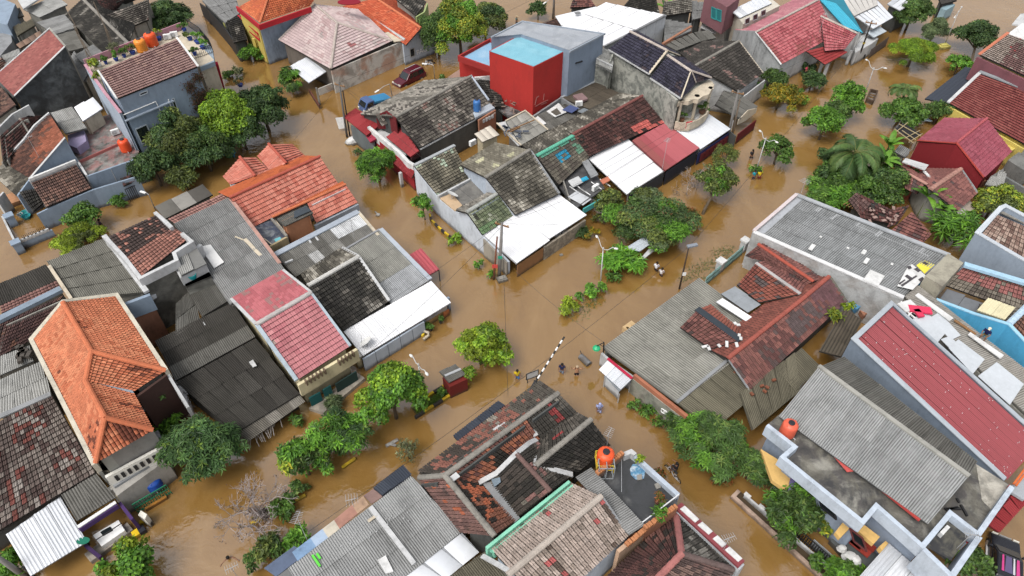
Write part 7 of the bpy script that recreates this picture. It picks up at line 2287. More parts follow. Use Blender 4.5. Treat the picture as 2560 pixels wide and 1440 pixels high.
slab(h,Z(4.68,(2448,1330),(2528,1216),(2440,1160),(2455,1250),(2480,1275)),.03,stained('pale_terrace',C(200,194,180),[(C(150,144,132),.6),((.08,.08,.07),.5)],.8),'paint_stain')
m_par=plaster(C(196,208,222),.5)
parapet(h,Z(5.3,*out[:9]),4.3,.28,m_par)
parapet(h,Z(4.9,(2447,1337),(2531,1216)),3.6,.2,plaster(C(200,60,64),.2),name='fascia',side=.4)
inb=[(1905,1120),(1985,1180),(1960,1215),(2150,1362),(2190,1330),(2310,1430),(2390,1340),(2450,1390),(2540,1270),(2210,1010),(1990,1050)]
block(h,[(x,y,0)if False else(x,y,0.0)for x,y in[]]or Z(3.9,(1925,1078),(1985,1126),(1966,1152),(2156,1308),(2196,1274),(2306,1372),(2378,1290),(2440,1336),(2520,1226),(2200,965),(1990,1005)),-.6,m_bw2)
slab(h,Z(2.6,(1902,1122),(1988,1176),(1975,1232),(1930,1200)),.35,m_tan,'canopy')
slab(h,Z(2.6,(2088,1330),(2124,1284),(2200,1342),(2184,1360),(2130,1314),(2100,1345)),.35,m_tan,'canopy')
slab(h,Z(2.4,(2198,1366),(2214,1352),(2221,1358),(2206,1376)),.5,m_tan,'pillar_cap')
parapet(h,Z(2.8,(1985,1185),(1975,1235)),-.6,.3,plaster(C(120,110,160),.2),name='wall')
parapet(h,Z(2.8,(2080,1270),(2118,1300)),-.6,.3,plaster(C(120,110,160),.2),name='wall')
W0,W1=at(1966,1152,3.9),at(2156,1308,3.9)
window(h,W0,W1,[(2055,1268),(2092,1298),(2080,1246),(2043,1216)],(.02,.02,.025),fr=.08)
window(h,W0,W1,[(2136,1352),(2168,1378),(2158,1345),(2126,1320)],(.12,.03,.03),fr=.08)
W0,W1=at(2196,1274,3.9),at(2306,1372,3.9)
window(h,W0,W1,[(2205,1305),(2218,1316),(2214,1306),(2200,1294)],(.12,.03,.03),fr=.05)
slab(h,Z(4.70,(2316,1368),(2378,1290),(2430,1332),(2378,1400)),.02,stained('dark_well',(.03,.03,.032),[((.16,.15,.11),.6)],.8),'well_floor')
block(h,Z(5.1,(2350,1330),(2368,1312),(2376,1318),(2358,1338)),4.68,m_white,'washer')
parapet(h,Z(5.3,(2310,1372),(2380,1440),(2450,1340)),3.0,.3,m_par)
slab(h,Z(4.0,(2265,1350),(2310,1372),(2380,1440),(2340,1430)),.1,m_blackp,'flat_roof')
tm=MB()
for x0,y0,x1,y1 in((2362,1272,2402,1272),(2402,1262,2418,1290),(2365,1275,2395,1268),(2392,1246,2398,1256)):tm.bar(h.pt((x0,y0,4.75)),h.pt((x1,y1,4.75)),.12)
h.part('timber',tm,m_blackp)
roof(h,[(2140,1450,1.7),(2240,1540,1.7),(2325,1448,2.2),(2222,1358,2.2)],'metal',P_ZINC,wall=False,name='carport_roof')
slab(h,Z(.5,(2075,1350),(2120,1320),(2200,1395),(2160,1440)),.9,plaster(C(96,100,100),.6),'porch_floor')
for x,y in((2125,1358),(2145,1376)):
 q0=h.pt((x,y,.5));h.part('bench',MB().box(q0+Vector((0,0,.4)),(1.3,.5,.12),R(-50)).box(q0+Vector((.3,.2,.7)),(1.3,.1,.6),R(-50)),plaster(C(170,60,48),.2))
for x,y,rr in((2102,1375,.35),(2122,1396,.55),(2132,1402,.5),(2125,1350,.25)):
 h.part('sack',MB().lathe(h.pt((x,y,.5)),[(rr*.7,0),(rr,.15),(rr*.7,.4),(.05,.5)],9,1,.8),m_white)
finish(h,m_dark,zb=4.5)
water_tank('coral water tank on the dark terrace of the blue-grey house',1966,1084,4.7,.5,1.1,(.62,.11,.06))
T=Thing('planter','long pale planter trough along the right flooded lane','planter',at(1900,1310,0))
po=[(1834,1240),(1848,1226),(2080,1425),(2060,1445)]
T.part('trough',MB().strip([T.pt((x,y,.35))for x,y in(po[1],po[0],po[3])],-.6,.25),plaster(C(196,168,150),.4))
T.part('trough_wall',MB().strip([T.pt((1862,1236,.5)),T.pt((2078,1422,.5))],-.6,.15),m_white2)
T.part('soil',MB().plate([T.pt((x,y,.15))for x,y in po],.3),plaster((.05,.035,.025),.3))
for x0,y0 in((1862,1232),(1898,1262)):T.part('board',MB().bar(T.pt((x0,y0,.5)),T.pt((x0+14,y0+12,.5)),.25,.1),m_white)
T=Thing('garden_fence','black metal fence with grey sheet behind the pale planter','fence',at(1990,1370,0))
fm=MB()
a,b_=T.pt((1985,1312,1.0)),T.pt((2120,1430,1.0))
for i in range(26):fm.bar(a.lerp(b_,i/25),a.lerp(b_,i/25)-Vector((0,0,1.6)),.05)
fm.bar(a,b_,.06).bar(a-Vector((0,0,.7)),b_-Vector((0,0,.7)),.06)
T.part('bar',fm,m_blackp)
T.part('panel',MB().strip([a.lerp(b_,.35)+Vector((.15,.1,0)),b_+Vector((.15,.1,0))],-.2,.05),plaster(C(150,156,160),.3))
h=house('dark red sheet awning house at the bottom right corner',2510,1290)
roof(h,[(2497,1332,2.4),(2580,1240,2.4),(2560,1200,3.0),(2468,1312,2.8)],'metalc',P_DRED,wall=False)
slab(h,Z(3.2,(2520,1225),(2580,1150),(2620,1170),(2560,1250)),.2,plaster(C(170,176,182),.3),'ledge')
h.part('ladder',MB().bar(h.pt((2534,1210,3.6)),h.pt((2560,1175,3.6)),.12).bar(h.pt((2540,1214,3.6)),h.pt((2566,1180,3.6)),.12),plaster(C(226,110,50),.2))
finish(h,None)
slab_t=Thing('road','wet concrete lane',None,at(2540,1380,0))if False else None
h=house('plum walled house with tan tiles and big maroon lower roof',2480,200)
roof(h,[(2449,138,6.0),(2600,208,6.0),(2610,120,7.2),(2520,84,7.2)],'tile',P_TAN,patch=((.35,1,0,.8,C(150,112,108)),))
coping(h,[(2448,137,6.05),(2520,83,7.25)],.35,.12,plaster(C(206,120,90),.3))
parapet(h,Z(5.8,(2444,142),(2600,216)),3.0,.3,plaster(C(136,84,92),.4),name='wall')
slab(h,[(2520,84,7.3),(2560,100,7.2),(2590,60,7.6),(2555,58,7.6)],.1,m_white,'roof')
roof(h,[(2372,258,2.8),(2620,392,2.8),(2620,248,4.6),(2448,186,4.6)],'mtile',W((4,C(140,70,66)),(3,C(152,82,76)),(1,C(126,62,60))),size=(.36,.4))
coping(h,[(2370,257,2.85),(2450,182,4.7)],.35,.12,m_white2)
coping(h,[(2448,180,4.7),(2620,246,4.7)],.5,.14,plaster(C(150,156,160),.3))
parapet(h,Z(2.7,(2366,262),(2560,372)),-.6,.2,m_yellow,name='wall')
roof(h,[(2312,247,2.2),(2362,258,2.4),(2444,178,3.0),(2413,168,2.8)],'metalc',P_SLATE,wall=False,name='awning',size=(6,9))
finish(h,m_yellow)
ac_unit('air conditioner on the plum wall at the right edge',2552,222,4.3,-30)
h=house('dark red gable house with plum metal roof among the bananas',2400,380)
ze,zr=3.8,5.8
roof(h,[(2363,295,ze),(2295,352,ze),(2392,358,zr),(2467,297,zr)],'mtile',P_MRED,wall=False,size=(.36,.4))
roof(h,[(2460,443,ze-.4),(2529,378,ze-.4),(2467,297,zr),(2392,358,zr)],'mtile',P_MRED,wall=False,size=(.36,.4))
ridge(h,[(2392,357,zr+.04),(2467,296,zr+.04)],.14,plaster(C(190,90,96),.2))
parapet(h,[(2298,354,ze-.1),(2392,361,zr-.1),(2458,443,ze-.5)],-.6,.25,m_maroonw,name='wall',up=-.02)
block(h,Z(ze-.6,(2300,352),(2455,440),(2522,378),(2366,298)),-.6,m_maroonw)
coping(h,[(2294,352,ze),(2392,359,zr),(2459,444,ze-.4)],.2,.1,plaster(C(186,70,60),.1))
parapet(h,Z(1.4,(2434,462),(2465,450)),-.6,.2,m_brick,name='wall')
slab(h,Z(2.3,(2500,335),(2540,358),(2550,365),(2530,376),(2495,350)),.2,m_yellow,'ledge')
finish(h,None)
h=house('maroon tile house with pale ridge below the dark red gable',2380,460)
ze,zr=2.4,3.8
roof(h,[(2394,527,ze),(2443,482,ze),(2402,424,zr),(2326,475,zr)],'mtile',P_MAROON,size=(.34,.38))
roof(h,[(2314,421,2.8),(2290,440,2.8),(2326,475,zr),(2402,422,zr)],'mtile',P_MAROON,size=(.34,.38))
roof(h,[(2262,412,2.8),(2235,404,2.8),(2320,462,3.6),(2336,462,3.2)],'mtile',P_MAROON,wall=False,size=(.34,.38))
roof(h,[(2262,470,2.4),(2292,485,2.4),(2312,462,3.5),(2258,430,3.4)],'mtile',P_MAROON,wall=False,size=(.34,.38))
ridge(h,[(2326,474,zr+.04),(2402,423,zr+.04)],.22,plaster(C(190,140,126),.4))
ridge(h,[(2258,428,3.45),(2318,462,3.6)],.16,plaster(C(190,140,126),.4))
slab(h,Z(3.6,(2264,395),(2322,412),(2312,425),(2256,404)),.1,m_white2,'flat_roof')
fl_=MB()
for i in range(9):fl_.box(h.pt((2312+i*3.6,430+i*3.8,3.3)),(.3,.2,.08))
h.part('patch',fl_,m_white)
coping(h,[(2402,423,zr),(2443,483,ze)],.25,.1,m_grey)
finish(h,m_dirty)
h=house('ruined brown tile roof with fallen pieces beside the long warehouse',2190,530)
roof(h,[(2150,546,2.0),(2236,562,2.2),(2240,530,2.8),(2142,482,2.8)],'tile',W((3,C(112,70,66)),(2,C(96,62,60)),(1,C(130,84,78))),skip=.12,cl=.5)
roof(h,[(2120,500,2.3),(2150,540,2.0),(2178,510,2.8),(2140,482,2.8)],'tile',W((1,C(110,84,80)),(1,C(130,100,94))),skip=.1,wall=False)
roof(h,[(2228,576,2.0),(2306,609,1.8),(2326,590,2.0),(2280,529,2.8)],'mtile',P_MAROON,wall=False,clip=True,size=(.34,.38))
roof(h,[(2216,570,2.1),(2244,560,2.2),(2274,513,2.9),(2240,520,2.8)],'tile',P_MAROON,wall=False,skip=.1)
rb=MB()
for i in range(16):rb.box(h.pt((random.uniform(2170,2250),random.uniform(520,560),2.7)),(random.uniform(.2,.6),random.uniform(.15,.3),.06),random.uniform(0,3))
h.part('fallen_tile',rb,plaster(C(170,140,130),.4),kind='stuff')
raf=MB()
for i in range(7):raf.bar(h.pt((2108+i*7,512+i*3,2.0)),h.pt((2130+i*6,498+i*5,2.3)),.07)
h.part('rafter',raf,m_wood)
finish(h,m_dark)
h=house('bamboo framed black net shelter by the banana palms',2260,340,'shelter','shelter')
slab(h,Z(1.9,(2238,322),(2282,352),(2302,334),(2260,308)),.03,plaster((.02,.02,.022),.2),'net')
bb=MB()
for x0,y0,x1,y1 in((2236,322,2284,358),(2248,310,2302,340),(2240,330,2270,306),(2262,346,2300,326),(2272,356,2306,334),(2255,326,2290,350)):bb.bar(h.pt((x0,y0,2.0)),h.pt((x1,y1,2.05)),.07)
h.part('bamboo',bb,plaster(C(190,170,130),.3))
for x,y in((2238,324),(2282,356),(2302,336)):h.part('post',MB().bar(h.pt((x,y,2.0)),h.pt((x,y,2.0))-Vector((0,0,2.6)),.08),m_wood)
finish(h,None)
h=house('small grey corrugated shed behind the coconut palm',2240,380,'shed','shed')
roof(h,[(2235,380,1.8),(2262,394,1.8),(2274,382,2.1),(2250,362,2.1)],'asb',P_ASB)
finish(h,m_dirty)
h=house('cluttered sheet lean-to behind the plum metal roof',2500,440,'shed','shed')
roof(h,[(2462,462,2.0),(2506,472,2.0),(2510,420,2.4),(2478,440,2.4)],'asb',P_ASBL)
roof(h,[(2400,545,1.6),(2440,520,1.6),(2420,500,1.9),(2385,520,1.9)],'flat',W((1,C(170,150,130)),(1,C(200,196,190))))
parapet(h,Z(1.8,(2498,432),(2600,492)),-.6,.3,plaster(C(120,122,120),.7),name='wall')
block(h,Z(2.2,(2520,400),(2570,432),(2610,400),(2560,370)),-.6,plaster(C(130,130,126),.9))
finish(h,m_dirty)
T=Thing('wooden_cart','upturned brown timber frame floating in the right street','frame',at(2178,240,.1))
wf=MB()
c_=[T.pt((x,y,.35))for x,y in((2166,250),(2182,256),(2193,230),(2176,226))]
for i in range(4):wf.bar(c_[i],c_[(i+1)%4],.18,.4)
T.part('frame',wf,plaster((.07,.045,.03),.3))
wl=MB()
for i in range(3):wl.bar(c_[0].lerp(c_[3],(i+1)/4),c_[1].lerp(c_[2],(i+1)/4),.1)
T.part('rung',wl,plaster((.25,.22,.2),.3))
h=house('white concrete corner building at the top right corner',2550,60)
slab(h,Z(2.6,(2530,60),(2600,70),(2600,30),(2552,34)),.2,m_white2)
finish(h,None)
TR=[('big dark mango tree behind the orange tanks',418,42,62,4.2,'dark','rosette',{}),('low dark crown beside the orange tanks',352,82,24,4.0,'dark','broad',{}),('dark olive tree in front of the tall blue-grey house',450,340,74,3.8,'dark','broad',dict(pal2='olive',rz=1.1)),('bright lime crowned tree beside the tall blue-grey house',574,290,74,3.8,'lime','round',dict(rz=1.0)),('dark round mango tree at the street corner',656,262,68,3.8,'dark','broad',dict(rz=1.0)),('dark tree at the west end of the row over the lane',380,410,58,3.2,'dark','broad',dict(rz=1.0)),('yellowish olive tree at the water edge of the row',456,442,40,2.4,'olive','broad',{}),('dark tree in the middle of the row over the lane',508,372,60,3.2,'dark','broad',dict(rz=1.0,pal2='mango')),('dark green tree behind the dark row of the lane',605,322,54,3.0,'dark','broad',dict(rz=1.0)),('airy green tree beside the pierced garden wall',205,540,48,3.0,'mango','round',dict(dens=.7,pal2='shrub',base=(212,610))),('feathery lime tree hanging over the corrugated roof',192,600,58,2.6,'limey','fine',dict(rz=.55,dens=.9,pal2='olive',base=(215,615))),('small mango tree beside the white tin canopy',724,195,38,2.6,'mango','rosette',dict(pal2='bright')),('dark half of the twin mango behind the red car',1094,72,58,3.8,'mango','broad',dict(rz=1.1)),('lime flushed half of the twin mango behind the red car',1148,64,68,4.2,'bright','round',dict(rz=1.15,pal2='yg')),('dark tree behind the twin mango at the top street',1212,42,50,3.4,'dark','round',dict(pal2='olive')),('bright round mango tree by the red awning house',942,408,56,2.5,'bright','rosette',{}),('drooping green tree at the white wall corner',1057,512,29,2.2,'bright','round',dict(rz=1.3)),('vivid lime tree standing in the crossroads',1200,866,72,3.4,'lime','round',dict(pal2='limey')),('tall lime-green tree on the striped median',980,988,84,4.4,'lime','round',dict(pal2='bright',rz=1.15)),('mango tree with fresh lime tips beside the bare tree',758,1146,66,3.0,'bright','broad',dict(pal2=('yg','mango'),rz=1.0)),('blue-green tree behind the lime tipped mango',844,1086,70,3.6,'blue','rosette',dict(pal2='bright',rz=1.1)),('deep green crown between the lime tipped mango and the blue-green tree',800,1122,58,2.8,'mango','broad',dict(pal2='bright')),('small grey-green sapling at the pink house steps',836,1003,18,2.2,'grey','rosette',{}),('wispy half bare sapling on the striped median',1018,1122,34,2.0,'spar','fine',dict(dens=.22)),('large drooping mango tree before the orange house',500,1118,100,3.5,'blue','rosette',dict(rz=.9)),('light leafy bush between the orange house and the drooping mango',420,1060,38,3.0,'bright','broad',{}),('lime bush tree at the bottom edge',318,1420,76,2.6,'limey','round',dict(pal2='bright')),('mango tree left of the grey workshop roof',662,1376,48,2.6,'mango','broad',dict(pal2='olive')),('brighter mango tree touching the grey workshop roof',742,1352,40,2.8,'bright','broad',{}),('wide red-flecked flowering tree over the kiosk',1630,540,104,3.4,'cassia','round',dict(rz=.55,dens=.6,blobs=60,pal2=('grey','bright','mango','olive'),leaf=(.3,.12))),('olive tree at the end of the white carport',1530,505,44,2.6,'olive','round',dict(dens=.7)),('sparse tree with dark leaning trunk in the main street',1800,450,58,3.4,'bright','round',dict(dens=.5,pal2='olive',base=(1752,545),trunk_r=.16)),('thin open tree beside the wading pair in blue and yellow',1942,372,48,2.8,'shrub','round',dict(dens=.5,base=(1938,412))),('faded thin tree between the carports and the street',1812,385,36,3.0,'olive','fine',dict(dens=.35,base=(1815,440))),('golden yellow bush tree by the big red house',1952,238,48,1.9,'gold','round',{}),('green garden tree between golden bush and red house',1935,192,34,2.4,'mango','broad',{}),('round tree standing before the big red roof',2046,110,36,3.8,'mango','round',dict(base=(2048,165))),('dark shrub tree under the red porch roof',2036,195,30,1.6,'dark','broad',{}),('bright green tree in the median of the right street',2122,250,46,3.0,'bright','round',dict(rz=1.1)),('lime green tree in the median nearer the coconut palm',2062,303,46,2.6,'bright','round',dict(rz=1.0)),('dark tree at the top edge by the white sheet house',2282,30,52,3.2,'mango','round',{}),('grey-green tree beyond the lime spreading tree',2338,74,36,2.4,'grey','fine',{}),('lime tree with flat spreading sprays',2286,128,58,2.6,'limey','fine',dict(rz=.6,pal2='lime',dens=1.1)),('dark airy tree leaning over the plum house',2444,88,58,3.8,'dark','round',dict(base=(2428,165),dens=.8)),('small bright tree below the dark airy tree',2398,158,30,2.2,'bright','round',{}),('dense bush under the feather palm of the right street',2266,278,50,2.4,'shrub','round',{}),('bush at the yellow wall of the plum house',2350,280,36,1.8,'mango','broad',{}),('papaya-leaved bushes at the north corner of the warehouse',2072,478,56,1.8,'shrub','rosette',dict(pal2='bright')),('dense green bush below the coconut palm',2216,466,62,2.6,'shrub','round',dict(pal2='mango')),('dark undergrowth tree west of the coconut palm',2082,400,46,1.8,'dark','broad',{}),('deep green bank of bushes under the coconut palm',2130,448,74,2.2,'shrub','round',dict(pal2='dark')),('leafy bank behind the ruined tile roof',2268,448,46,2.2,'mango','broad',{}),('broad leafy bush east of the coconut palm',2205,400,44,2.2,'mango','round',dict(pal2='shrub')),('low leafy bush between the coconut palm and the flooded street',2060,440,36,1.4,'shrub','round',{}),('second green crown in the median of the right street',2094,282,42,2.4,'mango','round',{}),('yellow-green tree at the right edge behind the blue-grey wall',2495,500,62,3.0,'yg','round',dict(pal2='olive')),('large mango tree along the right lane',1785,1108,90,2.8,'mango','rosette',dict(pal2='bright',rz=.7,blobs=34)),('smaller mango at the brick banded lane wall',1695,1068,40,2.2,'mango','rosette',{}),('mango crown touching the blue-grey house',1878,1168,52,2.6,'mango','rosette',{}),('mango tree with orange-yellow tips above the planter',1980,1280,84,2.6,'bright','broad',dict(pal2='mango',blobs=30)),('yellow leaved clump beside the tan balcony',2072,1300,34,2.6,'yg','broad',{}),('bush at the bottom edge by the tin carport',2098,1432,44,1.4,'shrub','broad',dict(pal2='bright')),('dark round bush in front of the black car',2430,1408,48,1.8,'mango','round',{}),('bush under the white carport at the lower left corner',10,1415,44,1.4,'bright','broad',{}),('garden tree at the top street beside yellow house',622,128,26,1.6,'bright','broad',{}),('tree at the top edge near the cyclist pillar gate',1345,22,26,2.0,'dark','broad',{}),]
for lab,x,y,rr,hh,pal,st,kw in TR:
 tree(lab,x,y,rr,hh,pal,st,**kw)
SH=[('bright round shrub at the foot of the white wall',1137,595,21,'lime'),('small shrub between white wall and crossroads',1197,659,15,'bright'),('small shrub against the twin power poles',1227,682,11,'bright'),('dense round shrub at the lamp post of the main street',1488,720,30,'bright'),('pale lime shrub at the sunken median tip',1424,762,30,'limey'),('small shrub between the lamp post shrub and pale lime shrub',1452,740,12,'bright'),('dark shrub under the fern-leaved tree',1535,690,20,'shrub'),('yellow topiary shrub beside the stone wall',1474,580,22,'gold'),('dark shrub behind the yellow topiary',1452,575,22,'dark'),('leafy shrub at the lane wall nearest the tin kiosk',1588,1012,18,'shrub'),('leafy shrub in the middle of the lane wall',1620,1030,22,'shrub'),('leafy shrub at the far end of the lane wall',1645,1052,16,'shrub'),('red flowering shrub under the large lane mango',1802,1185,30,'rust'),('rusty orange shrub at the dark wet terrace wall',1646,1184,14,'rust'),('shrub floating by the dark warehouse eave',742,1050,18,'shrub'),('low shrub on the striped median near the red kiosk',1102,980,14,'shrub'),('dark creeper shrub at the west median end',710,1270,34,'shrub'),('dense low shrub on the west median',735,1225,30,'mango'),('water weed clump at the blue house wall',300,500,22,'shrub'),('palm-like shrub by the blue-grey house porch',570,185,20,'shrub'),('yellow-green shrub by the blue-grey house corner',528,218,16,'yg'),('thin grey shrub at the street beside the blue pot',590,180,20,'spar'),('garden shrub left of the golden bush',1895,220,24,'shrub'),('garden shrub with flowers at the red house',1990,232,20,'shrub'),('grass tuft at the golden bush',2006,250,16,'bright'),('shrub below the red house porch post',2020,172,22,'dark'),('red tipped shrub in the water by the leaning trunk tree',1726,530,18,'rust'),('lime shrub in the water by the leaning trunk tree',1744,560,16,'yg'),('grass on the roof edge beside the red hall',2090,790,26,'yg'),('grass on the roof gutter of the maroon house',2120,765,16,'limey'),('moss bush on the gap beside the warehouse',1985,655,14,'olive'),('shrub in the planter by the tin carport',2040,1400,26,'shrub'),('shrub at the white sack porch',2150,1425,22,'bright'),('shrub at the front gate of the yellow house',652,140,20,'bright'),('young tree by the thin street tree',1890,420,14,'bright'),('laundry side shrub at the white carport',1500,545,18,'olive'),('dark weed at the white bundle by the red awnings',893,378,9,'dark'),('weed beside the red car lamp post',1105,192,9,'shrub'),]
for i,(lab,x,y,rr,pal)in enumerate(SH):
 hh={2090:2.9,2120:2.9,1985:3.0}.get(x,.35+rr*.012)
 shrub(lab,x,y,rr,hh,pal,'round' if i%2 else 'broad',ground=hh-.6 if hh>2 else-.6)
bare_tree('leafless tree with reddish twigs in the lower left flood',600,1205,90,3.0,(640,1290),leaves=260)
bare_tree('leafless grey twigs beside the red carport',1722,440,40,2.4,(1742,470),pal='olive',leaves=60,thick=.05)
bare_tree('twiggy dry shrub over the west median end',655,1275,40,1.2,(640,1300),leaves=60,thick=.04)
palm('tall coconut palm over the right street',2138,384,82,4.6,nf=30,base=(2150,450),trunk_r=.2,nl=60,wid=.22,leafw=.055,el=(-.1,1.2),droop=1.7)
palm('feathery ornamental palm in the right street',2262,226,42,3.6,nf=16,base=(2252,300),trunk_r=.14,nl=52,wid=.3,droop=2.0,el=(.5,1.25),leafw=.04)
tree('fern-leaved bright tree by the double lamp',1558,648,48,2.2,'fern','rosette',leaf=(.75,.17),rz=.5,base=(1560,668),blobs=22)
tree('large fern-leaved tree beside the blue-grey wall',2386,570,62,3.2,'bright','rosette',leaf=(.95,.17),rz=.75,base=(2392,610),blobs=20)
for lab,x,y,rr,hh in(('banana plant at the south side of the coconut palm',2210,400,40,2.8),('banana plant close to the bamboo shelter',2225,360,34,2.8),('banana plant between maroon roofs',2322,490,44,2.8),('banana plant at the top edge behind the white roof',1665,20,30,3.6),('young banana plant at the ruined roof',2360,520,26,2.4)):
 banana(lab,x,y,rr,hh)
gr_v,gr_c=[],[]
for(x0,y0,x1,y1,n,w)in((1710,700,1815,630,420,12),(1440,795,1500,730,240,12),(1800,630,1835,622,100,9),(1760,700,1800,650,100,10)):
 for _ in range(n):
  t_=random.random()
  q0=at(x0+(x1-x0)*t_+random.gauss(0,w),y0+(y1-y0)*t_+random.gauss(0,w*.6),.0)
  gr_v.append((q0.x,q0.y,random.uniform(-.04,.03)))
P_=np.array(gr_v);n_=len(P_)
D_=unit(np.stack([RS.normal(size=n_),RS.normal(size=n_),RS.uniform(.0,.25,n_)],1));N_=unit(np.array([0,0,1])+RS.normal(size=(n_,3))*.3)
V_,F_=leaf_quads(P_,D_,N_,RS.uniform(.25,.6,n_),RS.uniform(.03,.07,n_))
tag(link('water_grass',mesh_np('water_grass',V_,F_,leaf_mat(),np.repeat(palpick([(2,(.11,.12,.045)),(1,(.08,.11,.035))],n_),4,0))),'drowned grass showing at the surface of the flood','grass',kind='stuff')
def kerb(label,pts,z0=-.6,z1=.28,w=.22,blk=.85):
 T=Thing('striped_kerb',label,'kerb',at(*pts[0],0))
 P=[T.pt((x,y,0))for x,y in pts]
 my,mk=plaster(C(238,196,20),.2),plaster(C(46,48,56),.3)
 k=0
 for a,b_ in zip(P[:-1],P[1:]):
  n=max(1,round((b_-a).length/blk))
  ang=math.atan2((b_-a).y,(b_-a).x)
  for i in range(n):
   c_=a.lerp(b_,(i+.5)/n)
   hh=z1 if k%2==0 else z1-.004
   o=T.part('kerb_block',MB().box((c_.x,c_.y,(hh+z0)/2),((b_-a).length/n*.97,w,hh-z0),ang),my if k%2==0 else mk)
   k+=1
 return T
kerb('yellow and black striped kerb on the lane side of the median',[(1172,962),(1038,1047)])
kerb('yellow and black striped kerb on the house side of the median',[(1128,957),(1040,1012)])
kerb('yellow and black kerb stretch in front of the lime tipped mango',[(890,1148),(855,1172)],z1=.2)
kerb('yellow and black kerb stretch at the bare tree',[(765,1240),(628,1313)],z1=.2)
kerb('yellow and black kerb behind the bare tree',[(700,1250),(640,1290)],z1=.15)
kerb('yellow and black bollard rail along the white wall',[(1074,540),(1080,556),(1096,572),(1112,586),(1134,602)],z1=.35,w=.16,blk=.6)
kerb('yellow and black kerb bump at the purple house',[(336,1344),(366,1324)],z1=.4,w=.5,blk=.5)
kerb('yellow tipped black pipe arch beside the kerb bump',[(352,1312),(376,1302),(380,1316)],z1=.35,w=.25,blk=.9)
mg=MB().plate([at(1125,966,.14),at(1160,962,.14),at(1045,1040,.14),at(1030,1020,.14)],.7)
tag(link('median_soil',mesh_from('median_soil',mg.v,mg.f,plaster(C(90,100,50),.3))),kind='structure')
mg=MB().plate([at(690,1258,.05),at(760,1238,.05),at(640,1305,.05),at(628,1296,.05)],.7)
tag(link('median_soil',mesh_from('median_soil',mg.v,mg.f,plaster(C(70,60,44),.3))),kind='structure')
n_=1400
uu,vv_=RS.rand(n_),RS.rand(n_)
P_=np.array([tuple(at(1125-90*u+30*v*(1-u)+12*v*u,966+58*u-4*v+22*v*u,.14))for u,v in zip(uu,vv_)])
D_=unit(np.stack([RS.normal(size=n_)*.5,RS.normal(size=n_)*.5,np.ones(n_)],1));N_=unit(RS.normal(size=(n_,3)))
V_,F_=leaf_quads(P_,D_,N_,RS.uniform(.12,.3,n_),RS.uniform(.03,.06,n_))
tag(link('median_grass',mesh_np('median_grass',V_,F_,leaf_mat(),np.repeat(palpick([(2,(.09,.16,.025)),(1,(.13,.2,.03))],n_),4,0))),'short green grass on the striped median','grass',kind='stuff')
